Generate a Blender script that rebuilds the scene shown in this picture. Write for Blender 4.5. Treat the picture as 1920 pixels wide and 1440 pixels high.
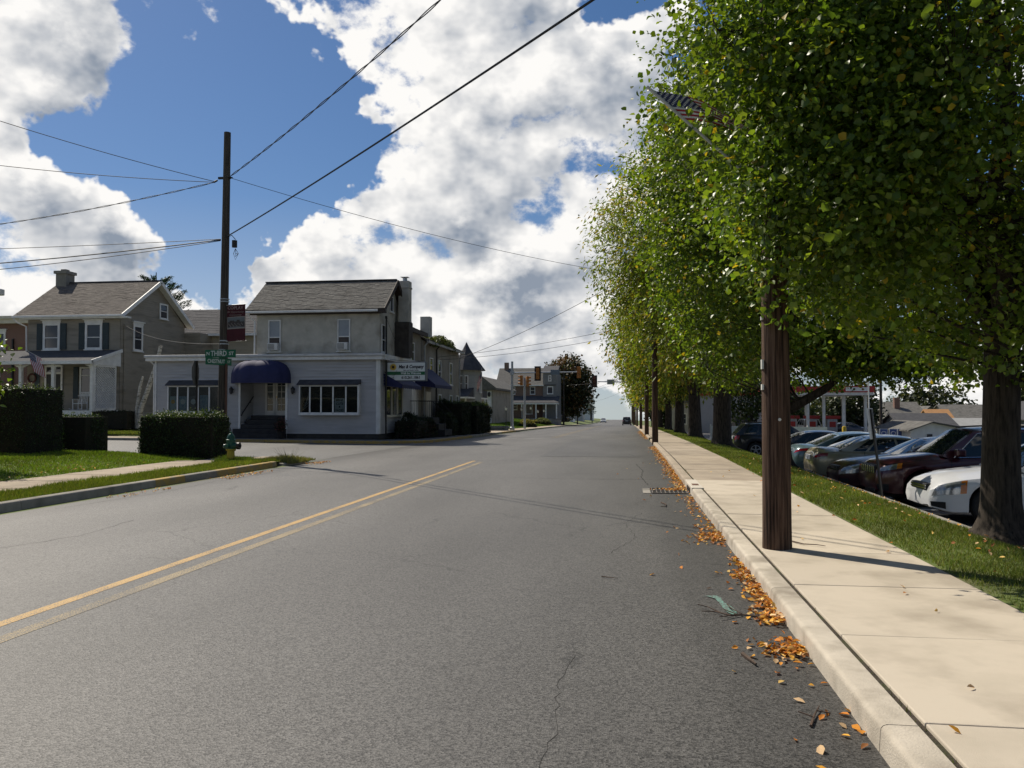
import bpy, bmesh, math, random
import numpy as np
from mathutils import Vector, Matrix

for _o in list(bpy.data.objects):
    bpy.data.objects.remove(_o, do_unlink=True)
SC = bpy.context.scene
COL = SC.collection
R = math.radians

# ------------------------------------------------------------------ camera
cam = bpy.data.cameras.new('camera')
cam.sensor_width = 36.0
cam.lens = 36.0 * 1550.0 / 1920.0
cam.clip_start = 0.05
cam.clip_end = 8000
cam_o = bpy.data.objects.new('camera', cam)
COL.objects.link(cam_o)
cam_o.location = (0, 0, 1.6)
cam_o.rotation_euler = (R(90 + 1.663), 0, R(7.966))
SC.camera = cam_o

# ------------------------------------------------------------------ light and exposure
SUN_EL = R(49)
SUN_AZ = R(-50)               # measured from +Y towards +X: front left
sun_dir = Vector((math.sin(SUN_AZ) * math.cos(SUN_EL), math.cos(SUN_AZ) * math.cos(SUN_EL), math.sin(SUN_EL)))
sl = bpy.data.lights.new('sun', 'SUN')
sl.energy = 4.9
sl.angle = R(0.53)
sl.color = (1.0, 0.915, 0.78)
so = bpy.data.objects.new('sun', sl)
COL.objects.link(so)
so.location = (-60, 50, 90)
so.rotation_euler = (-sun_dir).to_track_quat('-Z', 'Y').to_euler()

vs = SC.view_settings
vs.view_transform = 'Standard'
vs.look = 'None'
vs.exposure = 0.12
vs.gamma = 1.0
vs.use_curve_mapping = False

# ------------------------------------------------------------------ sky with broken cumulus
W = bpy.data.worlds.new('World')
SC.world = W
W.use_nodes = True
nt = W.node_tree
nt.nodes.clear()
def N(t, **kw):
    n = nt.nodes.new(t)
    for k, v in kw.items():
        setattr(n, k, v)
    return n
def L(a, b):
    nt.links.new(a, b)
def M(op, a, b=None, c=None, clamp=False):
    n = N('ShaderNodeMath', operation=op, use_clamp=clamp)
    for i, x in enumerate((a, b, c)):
        if x is None:
            continue
        if hasattr(x, 'is_linked'):
            L(x, n.inputs[i])
        else:
            n.inputs[i].default_value = x
    return n.outputs[0]
def ramp01(x, lo, hi, kind='SMOOTHSTEP'):
    n = N('ShaderNodeMapRange', interpolation_type=kind, clamp=True) if kind != 'LINEAR' else N('ShaderNodeMapRange', clamp=True)
    L(x, n.inputs[0])
    n.inputs[1].default_value = lo
    n.inputs[2].default_value = hi
    return n.outputs[0]
tc = N('ShaderNodeTexCoord')
sep = N('ShaderNodeSeparateXYZ')
L(tc.outputs['Generated'], sep.inputs[0])
zc = M('MULTIPLY_ADD', M('MAXIMUM', sep.outputs[2], 0.0), 0.94, 0.06)
comb = N('ShaderNodeCombineXYZ')
L(sep.outputs[0], comb.inputs[0]); L(sep.outputs[1], comb.inputs[1]); L(zc, comb.inputs[2])
sky = N('ShaderNodeTexSky', sky_type='NISHITA')
sky.sun_disc = False
sky.sun_elevation = SUN_EL
sky.sun_rotation = SUN_AZ
sky.altitude = 120
sky.air_density = 1.0
sky.dust_density = 0.3
sky.ozone_density = 2.0
L(comb.outputs[0], sky.inputs[0])
sat = N('ShaderNodeHueSaturation')
satr = N('ShaderNodeMapRange', clamp=True)
L(sep.outputs[2], satr.inputs[0]); satr.inputs[1].default_value = 0.0; satr.inputs[2].default_value = 0.24; satr.inputs[3].default_value = 0.62; satr.inputs[4].default_value = 1.22
L(satr.outputs[0], sat.inputs['Saturation'])
sat.inputs['Value'].default_value = 0.80
tint = N('ShaderNodeMix', data_type='RGBA', blend_type='MULTIPLY')
tint.inputs['Factor'].default_value = 1.0
tint.inputs['B'].default_value = (0.98, 0.965, 1.0, 1)
L(sky.outputs[0], tint.inputs['A'])
L(tint.outputs['Result'], sat.inputs['Color'])
# cloud masses (direction x, y, z, angular radius, weight)
BL = [(-0.55, 0.753, 0.362, 0.168, 0.5), (-0.616, 0.766, 0.183, 0.09, 0.5), (-0.629, 0.768, 0.123, 0.11, 0.5), (-0.553, 0.825, 0.118, 0.09, 0.45), (-0.242, 0.877, 0.415, 0.123, 0.45), (-0.148, 0.927, 0.345, 0.142, 0.5), (-0.098, 0.971, 0.218, 0.148, 0.5), (-0.05, 0.914, 0.402, 0.097, 0.4), (-0.33, 0.922, 0.202, 0.097, 0.55), (-0.38, 0.917, 0.121, 0.097, 0.45), (-0.224, 0.96, 0.169, 0.123, 0.5), (0.015, 0.949, 0.314, 0.103, 0.45), (-0.316, 0.844, 0.434, 0.065, 0.4), (-0.061, 0.995, 0.08, 0.084, 0.35), (-0.416, 0.839, 0.351, 0.106, -1.0), (-0.346, 0.893, 0.288, 0.097, -0.9), (-0.507, 0.828, 0.24, 0.09, -0.9), (-0.46, 0.868, 0.189, 0.048, -0.6), (-0.005, 0.901, 0.435, 0.045, -0.9), (-0.157, 0.984, 0.08, 0.077, -0.4), (-0.58, 0.772, 0.261, 0.032, -0.5), (-0.106, 0.933, 0.343, 0.026, -0.5)]
# ragged look-up: the direction is wobbled by noise before it meets the masses
wob = N('ShaderNodeTexNoise', noise_dimensions='3D')
wob.inputs['Scale'].default_value = 7.0
wob.inputs['Detail'].default_value = 5.0
wob.inputs['Roughness'].default_value = 0.62
L(tc.outputs['Generated'], wob.inputs['Vector'])
wv = N('ShaderNodeVectorMath', operation='MULTIPLY_ADD')
L(wob.outputs['Color'], wv.inputs[0])
wv.inputs[1].default_value = (0.26, 0.26, 0.26)
L(tc.outputs['Generated'], wv.inputs[2])
wd = N('ShaderNodeVectorMath', operation='SUBTRACT')
L(wv.outputs[0], wd.inputs[0])
wd.inputs[1].default_value = (0.13, 0.13, 0.13)
mask = None
for bx_, by_, bz_, br_, bw_ in BL:
    dn = N('ShaderNodeVectorMath', operation='DISTANCE')
    L(wd.outputs[0], dn.inputs[0])
    dn.inputs[1].default_value = (bx_, by_, bz_)
    mr = N('ShaderNodeMapRange', clamp=True)
    L(dn.outputs['Value'], mr.inputs[0])
    mr.inputs[1].default_value = br_ * 1.6
    mr.inputs[2].default_value = br_ * 0.1
    mr.inputs[3].default_value = 0.0
    mr.inputs[4].default_value = bw_
    mask = mr.outputs[0] if mask is None else M('ADD', mask, mr.outputs[0])
lowband = N('ShaderNodeMapRange', clamp=True)
L(sep.outputs[2], lowband.inputs[0]); lowband.inputs[1].default_value = 0.22; lowband.inputs[2].default_value = 0.02; lowband.inputs[3].default_value = 0.02; lowband.inputs[4].default_value = 0.20
mask = M('ADD', M('MINIMUM', M('MAXIMUM', mask, -0.6), 0.38), lowband.outputs[0])
flat = N('ShaderNodeVectorMath', operation='MULTIPLY')
L(tc.outputs['Generated'], flat.inputs[0])
flat.inputs[1].default_value = (1.0, 1.0, 1.35)
def cnoise(scale, detail, rough, offs, dist=0.0):
    o_ = N('ShaderNodeVectorMath', operation='ADD')
    L(flat.outputs[0], o_.inputs[0]); o_.inputs[1].default_value = offs
    q = N('ShaderNodeTexNoise', noise_dimensions='3D')
    q.inputs['Scale'].default_value = scale; q.inputs['Detail'].default_value = detail
    q.inputs['Roughness'].default_value = rough; q.inputs['Distortion'].default_value = dist
    L(o_.outputs[0], q.inputs['Vector'])
    return q.outputs['Fac']
f1 = cnoise(8.5, 9, 0.58, (0, 0, 0))
f2 = cnoise(8.5, 4, 0.58, (-0.018, 0.0, 0.04))      # the same field a little nearer the sun
f3 = cnoise(5.0, 6, 0.62, (3.1, 1.7, 5.2))
dens = M('ADD', M('MULTIPLY', f1, 1.9), mask)          # about 0.95 + mask
alpha = ramp01(dens, 1.06, 1.24)
thick = ramp01(dens, 1.16, 1.55, 'LINEAR')
rim = M('MULTIPLY', M('SUBTRACT', f1, f2), 4.0)
lit = M('SUBTRACT', 0.93, M('MULTIPLY', thick, 0.34))
lit = M('ADD', lit, rim)
lowlit = N('ShaderNodeMapRange', clamp=True)
L(sep.outputs[2], lowlit.inputs[0]); lowlit.inputs[1].default_value = 0.16; lowlit.inputs[2].default_value = 0.0; lowlit.inputs[3].default_value = 0.0; lowlit.inputs[4].default_value = 0.35
lit = M('ADD', lit, lowlit.outputs[0])      # thinner, brighter cloud towards the horizon
lit = M('SUBTRACT', lit, M('MULTIPLY', ramp01(f3, 0.40, 0.66, 'LINEAR'), M('MULTIPLY', thick, 0.62)), clamp=True)
cc = N('ShaderNodeMix', data_type='RGBA')
L(lit, cc.inputs['Factor'])
cc.inputs['A'].default_value = (2.9, 3.4, 4.2, 1)
cc.inputs['B'].default_value = (10.6, 10.4, 10.1, 1)
mx = N('ShaderNodeMix', data_type='RGBA')
L(alpha, mx.inputs['Factor'])
L(sat.outputs[0], mx.inputs['A'])
L(cc.outputs['Result'], mx.inputs['B'])
bg = N('ShaderNodeBackground')
bg.inputs['Strength'].default_value = 0.086
L(mx.outputs['Result'], bg.inputs['Color'])
wo = N('ShaderNodeOutputWorld')
L(bg.outputs[0], wo.inputs[0])
try:
    W.cycles.sampling_method = 'MANUAL'
    W.cycles.sample_map_resolution = 1024
except Exception:
    pass

# ------------------------------------------------------------------ helpers
ORG = {}
def gz(Y):
    """height of the road surface along the street: level, then gently falling, over a crest far away"""
    return float(np.interp(Y, [-50, 25, 40, 60, 85, 120, 160, 200, 300, 420, 600, 1000, 4000], [0, 0, -.1, -.32, -.62, -1.1, -1.75, -2.4, -3.4, -4.3, -11, -22, -60]))
GY = [-60, -30, -15, 0, 25, 40, 60, 85, 120, 160, 200, 300, 420, 600, 1000, 4000]

class MB:
    """collects faces; build() links them as one mesh object"""
    def __init__(s):
        s.v = []; s.f = []; s.m = []; s.mi = 0
    def face(s, pts):
        n = len(s.v); s.v.extend([tuple(p) for p in pts]); s.f.append(tuple(range(n, n + len(pts)))); s.m.append(s.mi); return s
    def box(s, x0, x1, y0, y1, z0, z1):
        if x0 > x1: x0, x1 = x1, x0
        if y0 > y1: y0, y1 = y1, y0
        n = len(s.v)
        s.v += [(x0, y0, z0), (x1, y0, z0), (x1, y1, z0), (x0, y1, z0), (x0, y0, z1), (x1, y0, z1), (x1, y1, z1), (x0, y1, z1)]
        for q in ((3, 2, 1, 0), (4, 5, 6, 7), (0, 1, 5, 4), (1, 2, 6, 5), (2, 3, 7, 6), (3, 0, 4, 7)):
            s.f.append(tuple(n + i for i in q)); s.m.append(s.mi)
        return s
    def obox(s, c, ux, uy, uz):
        """box from centre and three half-axis vectors"""
        c = Vector(c); ux = Vector(ux); uy = Vector(uy); uz = Vector(uz); n = len(s.v)
        for k in (-1, 1):
            for a, b in ((-1, -1), (1, -1), (1, 1), (-1, 1)):
                s.v.append(tuple(c + ux * a + uy * b + uz * k))
        for q in ((3, 2, 1, 0), (4, 5, 6, 7), (0, 1, 5, 4), (1, 2, 6, 5), (2, 3, 7, 6), (3, 0, 4, 7)):
            s.f.append(tuple(n + i for i in q)); s.m.append(s.mi)
        return s
    def bar(s, a, b, w, h=None, up=(0, 0, 1)):
        a = Vector(a); b = Vector(b); d = b - a; h = h or w
        u = d.cross(Vector(up))
        if u.length < 1e-6: u = Vector((1, 0, 0))
        u.normalize(); w2 = u.cross(d).normalized()
        return s.obox((a + b) / 2, d / 2, u * (w / 2), w2 * (h / 2))
    def tube(s, pts, rs, n=8, cap=True):
        pts = [Vector(p) for p in pts]
        if not hasattr(rs, '__len__'): rs = [rs] * len(pts)
        base = len(s.v); prev = None
        for i, p in enumerate(pts):
            d = (pts[min(i + 1, len(pts) - 1)] - pts[max(i - 1, 0)])
            d = d.normalized() if d.length > 1e-9 else Vector((0, 0, 1))
            if prev is None:
                u = d.orthogonal().normalized()
            else:
                u = prev - d * prev.dot(d)
                u = u.normalized() if u.length > 1e-6 else d.orthogonal().normalized()
            prev = u; w = d.cross(u)
            for k in range(n):
                a = 2 * math.pi * k / n
                s.v.append(tuple(p + (u * math.cos(a) + w * math.sin(a)) * rs[i]))
        for i in range(len(pts) - 1):
            for k in range(n):
                a = base + i * n + k; b = base + i * n + (k + 1) % n
                s.f.append((a, b, b + n, a + n)); s.m.append(s.mi)
        if cap:
            s.f.append(tuple(base + k for k in range(n - 1, -1, -1))); s.m.append(s.mi)
            e = base + (len(pts) - 1) * n
            s.f.append(tuple(e + k for k in range(n))); s.m.append(s.mi)
        return s
    def lathe(s, c, prof, n=16):
        """profile [(r,z)...] turned round the vertical through c"""
        base = len(s.v)
        for r, z in prof:
            for k in range(n):
                a = 2 * math.pi * k / n
                s.v.append((c[0] + r * math.cos(a), c[1] + r * math.sin(a), c[2] + z))
        for i in range(len(prof) - 1):
            for k in range(n):
                a = base + i * n + k; b = base + i * n + (k + 1) % n
                s.f.append((a, b, b + n, a + n)); s.m.append(s.mi)
        s.f.append(tuple(base + k for k in range(n - 1, -1, -1))); s.m.append(s.mi)
        e = base + (len(prof) - 1) * n
        s.f.append(tuple(e + k for k in range(n))); s.m.append(s.mi)
        return s
    def prism(s, poly, axis, a, b):
        """polygon in the two other axes (cyclic order) extruded from a to b along axis"""
        def P(p, t):
            if axis == 'x': return (t, p[0], p[1])
            if axis == 'y': return (p[0], t, p[1])
            return (p[0], p[1], t)
        n = len(s.v); k = len(poly)
        s.v += [P(p, a) for p in poly] + [P(p, b) for p in poly]
        s.f.append(tuple(range(n + k - 1, n - 1, -1))); s.m.append(s.mi)
        s.f.append(tuple(range(n + k, n + 2 * k))); s.m.append(s.mi)
        for i in range(k):
            j = (i + 1) % k
            s.f.append((n + i, n + j, n + k + j, n + k + i)); s.m.append(s.mi)
        return s

def setp(o, label=None, cat=None, group=None, kind=None):
    if label: o['label'] = label
    if cat: o['category'] = cat
    if group: o['group'] = group
    if kind: o['kind'] = kind
    return o

def origin_of(p):
    return Vector(ORG.get(p.name, (0, 0, 0))) if p else Vector((0, 0, 0))

def link_mesh(name, verts, faces, mats, parent=None, smooth=False, recalc=True, angle=40, matidx=None, kind=None, at=None):
    me = bpy.data.meshes.new(name)
    v = np.array(verts, dtype=np.float64)
    if parent is not None:
        org = origin_of(parent); loc = Vector((0, 0, 0))
    elif at is not None:
        org = Vector(at); loc = org
    else:
        lo = v.min(0); hi = v.max(0)
        org = Vector(((lo[0] + hi[0]) / 2, (lo[1] + hi[1]) / 2, lo[2])); loc = org
    v = v - np.array(org)
    me.from_pydata(v.tolist(), [], faces)
    if not isinstance(mats, (list, tuple)): mats = [mats]
    for m in mats: me.materials.append(m)
    if matidx is not None and len(mats) > 1:
        me.polygons.foreach_set('material_index', matidx)
    if recalc:
        bm = bmesh.new(); bm.from_mesh(me)
        bmesh.ops.recalc_face_normals(bm, faces=bm.faces)
        bm.to_mesh(me); bm.free()
    if smooth:
        me.polygons.foreach_set('use_smooth', [True] * len(me.polygons))
        me.set_sharp_from_angle(angle=R(angle))
    me.update()
    o = bpy.data.objects.new(name, me)
    COL.objects.link(o)
    ORG[o.name] = tuple(org)
    if parent is not None:
        o.parent = parent
    else:
        o.location = loc
    if kind: o['kind'] = kind
    return o

def build(name, mb, mat, parent=None, smooth=False, recalc=True, bevel=0, kind=None, at=None, angle=40):
    o = link_mesh(name, mb.v, mb.f, mat, parent, smooth, recalc, angle, mb.m, kind, at)
    if bevel:
        b = o.modifiers.new('bevel', 'BEVEL'); b.width = bevel; b.segments = 2; b.limit_method = 'ANGLE'; b.angle_limit = R(35)
    return o

def thing(name, label, cat, loc, group=None):
    o = bpy.data.objects.new(name, None)
    o.empty_display_size = 0.3
    COL.objects.link(o)
    o.location = loc
    ORG[o.name] = tuple(loc)
    setp(o, label, cat, group)
    return o

def copy_tree(o, parent=None):
    c = o.copy(); COL.objects.link(c)
    if parent is not None:
        c.parent = parent
    ORG[c.name] = ORG.get(o.name, (0, 0, 0))
    for ch in list(o.children):
        copy_tree(ch, c)
    return c

def smoothstep(a, b, x):
    t = np.clip((x - a) / (b - a), 0, 1); return t * t * (3 - 2 * t)

# ------------------------------------------------------------------ materials
MT = {}
def pm(name, c1, c2=None, scale=4.0, rough=0.75, bump=0.0, bscale=60.0, metal=0.0, spec=0.4, detail=5.0, stretch=(1, 1, 1), contrast=(0.35, 0.65), c3=None, s3=0.6, rv=0.0, coat=0.0, orand=0.0):
    """procedural surface: two tones mixed by noise, an optional large-scale stain, bump from fine noise"""
    m = bpy.data.materials.new(name); m.use_nodes = True
    t = m.node_tree; b = t.nodes['Principled BSDF']
    tcn = t.nodes.new('ShaderNodeTexCoord'); mp = t.nodes.new('ShaderNodeMapping')
    mp.inputs['Scale'].default_value = stretch
    t.links.new(tcn.outputs['Object'], mp.inputs['Vector'])
    b.inputs['Roughness'].default_value = rough
    b.inputs['Metallic'].default_value = metal
    b.inputs['Specular IOR Level'].default_value = spec
    b.inputs['Coat Weight'].default_value = coat
    b.inputs['Coat Roughness'].default_value = 0.08
    c2 = c2 or tuple(x * 0.82 for x in c1)
    nz = t.nodes.new('ShaderNodeTexNoise'); nz.inputs['Scale'].default_value = scale; nz.inputs['Detail'].default_value = detail
    nz.inputs['Roughness'].default_value = 0.6
    t.links.new(mp.outputs[0], nz.inputs['Vector'])
    mr = t.nodes.new('ShaderNodeMapRange'); mr.inputs[1].default_value = contrast[0]; mr.inputs[2].default_value = contrast[1]
    t.links.new(nz.outputs['Fac'], mr.inputs[0])
    mxn = t.nodes.new('ShaderNodeMix'); mxn.data_type = 'RGBA'
    mxn.inputs['A'].default_value = (*c1, 1); mxn.inputs['B'].default_value = (*c2, 1)
    t.links.new(mr.outputs[0], mxn.inputs['Factor'])
    outc = mxn.outputs['Result']
    if c3:
        n3 = t.nodes.new('ShaderNodeTexNoise'); n3.inputs['Scale'].default_value = s3; n3.inputs['Detail'].default_value = 6
        t.links.new(mp.outputs[0], n3.inputs['Vector'])
        m3 = t.nodes.new('ShaderNodeMapRange'); m3.inputs[1].default_value = 0.5; m3.inputs[2].default_value = 0.72
        t.links.new(n3.outputs['Fac'], m3.inputs[0])
        x3 = t.nodes.new('ShaderNodeMix'); x3.data_type = 'RGBA'
        t.links.new(m3.outputs[0], x3.inputs['Factor']); t.links.new(outc, x3.inputs['A']); x3.inputs['B'].default_value = (*c3, 1)
        outc = x3.outputs['Result']
    if orand:      # each piece cast or weathered a little differently
        oi = t.nodes.new('ShaderNodeObjectInfo'); ro = t.nodes.new('ShaderNodeMapRange'); ro.inputs[3].default_value = 1 - orand; ro.inputs[4].default_value = 1 + orand
        t.links.new(oi.outputs['Random'], ro.inputs[0]); vsn = t.nodes.new('ShaderNodeVectorMath'); vsn.operation = 'SCALE'
        t.links.new(outc, vsn.inputs[0]); t.links.new(ro.outputs[0], vsn.inputs['Scale']); outc = vsn.outputs[0]
    t.links.new(outc, b.inputs['Base Color'])
    if rv:
        r2 = t.nodes.new('ShaderNodeMapRange'); r2.inputs[3].default_value = rough - rv; r2.inputs[4].default_value = rough + rv
        t.links.new(nz.outputs['Fac'], r2.inputs[0]); t.links.new(r2.outputs[0], b.inputs['Roughness'])
    if bump:
        bn = t.nodes.new('ShaderNodeTexNoise'); bn.inputs['Scale'].default_value = bscale; bn.inputs['Detail'].default_value = 4
        t.links.new(mp.outputs[0], bn.inputs['Vector'])
        bp = t.nodes.new('ShaderNodeBump'); bp.inputs['Strength'].default_value = bump; bp.inputs['Distance'].default_value = 0.02
        t.links.new(bn.outputs['Fac'], bp.inputs['Height']); t.links.new(bp.outputs[0], b.inputs['Normal'])
    MT[name] = m
    return m

def attr_mat(name, rough=0.5, spec=0.3, transl=0.35, boost=(1.25, 1.25, 0.7)):
    """leaf or blade surface: colour from a per-piece attribute, light passing through"""
    m = bpy.data.materials.new(name); m.use_nodes = True
    t = m.node_tree; b = t.nodes['Principled BSDF']; out = t.nodes['Material Output']
    a = t.nodes.new('ShaderNodeAttribute'); a.attribute_name = 'tint'
    t.links.new(a.outputs['Color'], b.inputs['Base Color'])
    b.inputs['Roughness'].default_value = rough; b.inputs['Specular IOR Level'].default_value = spec
    if transl > 0:
        tr = t.nodes.new('ShaderNodeBsdfTranslucent')
        mm = t.nodes.new('ShaderNodeMix'); mm.data_type = 'RGBA'; mm.blend_type = 'MULTIPLY'; mm.inputs['Factor'].default_value = 1
        t.links.new(a.outputs['Color'], mm.inputs['A']); mm.inputs['B'].default_value = (*boost, 1)
        t.links.new(mm.outputs['Result'], tr.inputs['Color'])
        ms = t.nodes.new('ShaderNodeMixShader'); ms.inputs[0].default_value = transl
        t.links.new(b.outputs[0], ms.inputs[1]); t.links.new(tr.outputs[0], ms.inputs[2])
        t.links.new(ms.outputs[0], out.inputs['Surface'])
    MT[name] = m
    return m

def glass_mat(name, col=(0.02, 0.025, 0.03), rough=0.04, alpha=None):
    m = bpy.data.materials.new(name); m.use_nodes = True
    t = m.node_tree; b = t.nodes['Principled BSDF']; out = t.nodes['Material Output']
    b.inputs['Base Color'].default_value = (*col, 1); b.inputs['Roughness'].default_value = rough
    b.inputs['Specular IOR Level'].default_value = 0.6
    if alpha is not None:
        tr = t.nodes.new('ShaderNodeBsdfTransparent'); tr.inputs[0].default_value = (0.85, 0.9, 0.9, 1)
        ms = t.nodes.new('ShaderNodeMixShader'); ms.inputs[0].default_value = alpha
        t.links.new(tr.outputs[0], ms.inputs[1]); t.links.new(b.outputs[0], ms.inputs[2]); t.links.new(ms.outputs[0], out.inputs['Surface'])
    MT[name] = m
    return m

white = pm('white_paint', (0.74, 0.74, 0.72), (0.62, 0.62, 0.60), 3, 0.55, 0.05)
cream = pm('cream_paint', (0.62, 0.58, 0.47), (0.54, 0.50, 0.40), 3, 0.6)
black = pm('black_metal', (0.012, 0.012, 0.013), (0.02, 0.02, 0.02), 6, 0.5)
dark_int = pm('dark_interior', (0.012, 0.012, 0.012), (0.02, 0.018, 0.016), 2, 0.9)
galv = pm('galvanised_metal', (0.42, 0.45, 0.48), (0.36, 0.39, 0.42), 8, 0.45, metal=0.5)
pane = glass_mat('window_glass', (0.03, 0.035, 0.045), 0.03)
pane_clear = glass_mat('shop_glass', (0.02, 0.02, 0.02), 0.02, 0.28)
# ------------------------------------------------------------------ asphalt
def asphalt(name, base=(0.080, 0.077, 0.072), gutter=True, scale=1.0):
    m = bpy.data.materials.new(name); m.use_nodes = True
    t = m.node_tree; b = t.nodes['Principled BSDF']
    def n(tp, **k):
        q = t.nodes.new(tp)
        for a, v in k.items(): setattr(q, a, v)
        return q
    tcn = n('ShaderNodeTexCoord')
    geo = n('ShaderNodeNewGeometry')
    P = geo.outputs['Position']
    vo = n('ShaderNodeTexVoronoi'); vo.inputs['Scale'].default_value = 92 * scale
    t.links.new(P, vo.inputs['Vector'])
    no = n('ShaderNodeTexNoise'); no.inputs['Scale'].default_value = 150 * scale; no.inputs['Detail'].default_value = 3
    t.links.new(P, no.inputs['Vector'])
    big = n('ShaderNodeTexNoise'); big.inputs['Scale'].default_value = 0.55; big.inputs['Detail'].default_value = 5
    mp = n('ShaderNodeMapping'); mp.inputs['Scale'].default_value = (1.0, 0.28, 1.0)
    t.links.new(P, mp.inputs['Vector']); t.links.new(mp.outputs[0], big.inputs['Vector'])
    # stones: per-cell brightness
    sepc = n('ShaderNodeSeparateColor'); t.links.new(vo.outputs['Color'], sepc.inputs[0])
    r1 = n('ShaderNodeMapRange'); r1.inputs[1].default_value = 0; r1.inputs[2].default_value = 1; r1.inputs[3].default_value = 0.28; r1.inputs[4].default_value = 1.8
    t.links.new(sepc.outputs[0], r1.inputs[0])
    r2 = n('ShaderNodeMapRange'); r2.inputs[1].default_value = 0.3; r2.inputs[2].default_value = 0.7; r2.inputs[3].default_value = 0.7; r2.inputs[4].default_value = 1.25
    t.links.new(no.outputs['Fac'], r2.inputs[0])
    r3 = n('ShaderNodeMapRange'); r3.inputs[1].default_value = 0.3; r3.inputs[2].default_value = 0.7; r3.inputs[3].default_value = 0.74; r3.inputs[4].default_value = 1.22
    t.links.new(big.outputs['Fac'], r3.inputs[0])
    mu = n('ShaderNodeMath', operation='MULTIPLY'); t.links.new(r1.outputs[0], mu.inputs[0]); t.links.new(r2.outputs[0], mu.inputs[1])
    mu2 = n('ShaderNodeMath', operation='MULTIPLY'); t.links.new(mu.outputs[0], mu2.inputs[0]); t.links.new(r3.outputs[0], mu2.inputs[1])
    last = mu2.outputs[0]
    if gutter:
        # oily wheel tracks and the dirty strips along both kerbs
        sx = n('ShaderNodeSeparateXYZ'); t.links.new(P, sx.inputs[0])
        wob = n('ShaderNodeTexNoise'); wob.inputs['Scale'].default_value = 0.8; t.links.new(P, wob.inputs['Vector'])
        wx = n('ShaderNodeMath', operation='MULTIPLY_ADD'); t.links.new(wob.outputs['Fac'], wx.inputs[0]); wx.inputs[1].default_value = 0.7; t.links.new(sx.outputs[0], wx.inputs[2])
        cr = n('ShaderNodeValToRGB')
        mrx = n('ShaderNodeMapRange'); mrx.inputs[1].default_value = -9.1; mrx.inputs[2].default_value = 1.5
        t.links.new(wx.outputs[0], mrx.inputs[0]); t.links.new(mrx.outputs[0], cr.inputs[0])
        e = cr.color_ramp.elements
        stops = [(0.0, .55), (.06, .72), (.09, 1.05), (.22, 1.14), (.30, 1.0), (.38, 1.12), (.50, 1.08), (.58, .96), (.66, 1.0), (.74, .92), (.85, .92), (.925, .84), (.94, .70), (1.0, .62)]
        e[0].position = stops[0][0]; e[0].color = (stops[0][1] * .6,) * 3 + (1,)
        e[1].position = stops[-1][0]; e[1].color = (stops[-1][1] * .6,) * 3 + (1,)
        for p, v in stops[1:-1]:
            q = e.new(p); q.color = (v * .6,) * 3 + (1,)
        mg = n('ShaderNodeMath', operation='MULTIPLY'); t.links.new(cr.outputs[0], mg.inputs[0]); mg.inputs[1].default_value = 1 / .6
        m3 = n('ShaderNodeMath', operation='MULTIPLY'); t.links.new(last, m3.inputs[0]); t.links.new(mg.outputs[0], m3.inputs[1]); last = m3.outputs[0]
    # hairline cracks in a few places
    cv = n('ShaderNodeTexVoronoi', feature='DISTANCE_TO_EDGE'); cv.inputs['Scale'].default_value = 0.42
    dst = n('ShaderNodeTexNoise'); dst.inputs['Scale'].default_value = 4.0; dst.inputs['Detail'].default_value = 6
    t.links.new(P, dst.inputs['Vector'])
    va = n('ShaderNodeVectorMath', operation='MULTIPLY_ADD'); t.links.new(dst.outputs['Color'], va.inputs[0]); va.inputs[1].default_value = (.45, .45, 0); t.links.new(P, va.inputs[2])
    t.links.new(va.outputs[0], cv.inputs['Vector'])
    rc = n('ShaderNodeMapRange'); rc.inputs[1].default_value = 0.0; rc.inputs[2].default_value = 0.007; rc.inputs[3].default_value = 1; rc.inputs[4].default_value = 0
    t.links.new(cv.outputs['Distance'], rc.inputs[0])
    mk = n('ShaderNodeTexNoise'); mk.inputs['Scale'].default_value = 0.33; t.links.new(P, mk.inputs['Vector'])
    rk = n('ShaderNodeMapRange'); rk.inputs[1].default_value = 0.50; rk.inputs[2].default_value = 0.56
    t.links.new(mk.outputs['Fac'], rk.inputs[0])
    mc = n('ShaderNodeMath', operation='MULTIPLY'); t.links.new(rc.outputs[0], mc.inputs[0]); t.links.new(rk.outputs[0], mc.inputs[1])
    md = n('ShaderNodeMath', operation='MULTIPLY_ADD'); t.links.new(mc.outputs[0], md.inputs[0]); md.inputs[1].default_value = -0.6; md.inputs[2].default_value = 1.0
    m4 = n('ShaderNodeMath', operation='MULTIPLY'); t.links.new(last, m4.inputs[0]); t.links.new(md.outputs[0], m4.inputs[1]); last = m4.outputs[0]
    vm = n('ShaderNodeVectorMath', operation='SCALE'); vm.inputs[0].default_value = base; t.links.new(last, vm.inputs['Scale'])
    t.links.new(vm.outputs[0], b.inputs['Base Color'])
    b.inputs['Roughness'].default_value = 0.6; b.inputs['Specular IOR Level'].default_value = 0.45
    bp = n('ShaderNodeBump'); bp.inputs['Strength'].default_value = 0.22; bp.inputs['Distance'].default_value = 0.008
    t.links.new(vo.outputs['Distance'], bp.inputs['Height']); t.links.new(bp.outputs[0], b.inputs['Normal'])
    MT[name] = m
    return m
asph = asphalt('asphalt')
asph_dark = asphalt('asphalt_patch', (0.062, 0.061, 0.060), gutter=False)
asph_lot = asphalt('asphalt_lot', (0.062, 0.062, 0.064), gutter=False)

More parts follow.
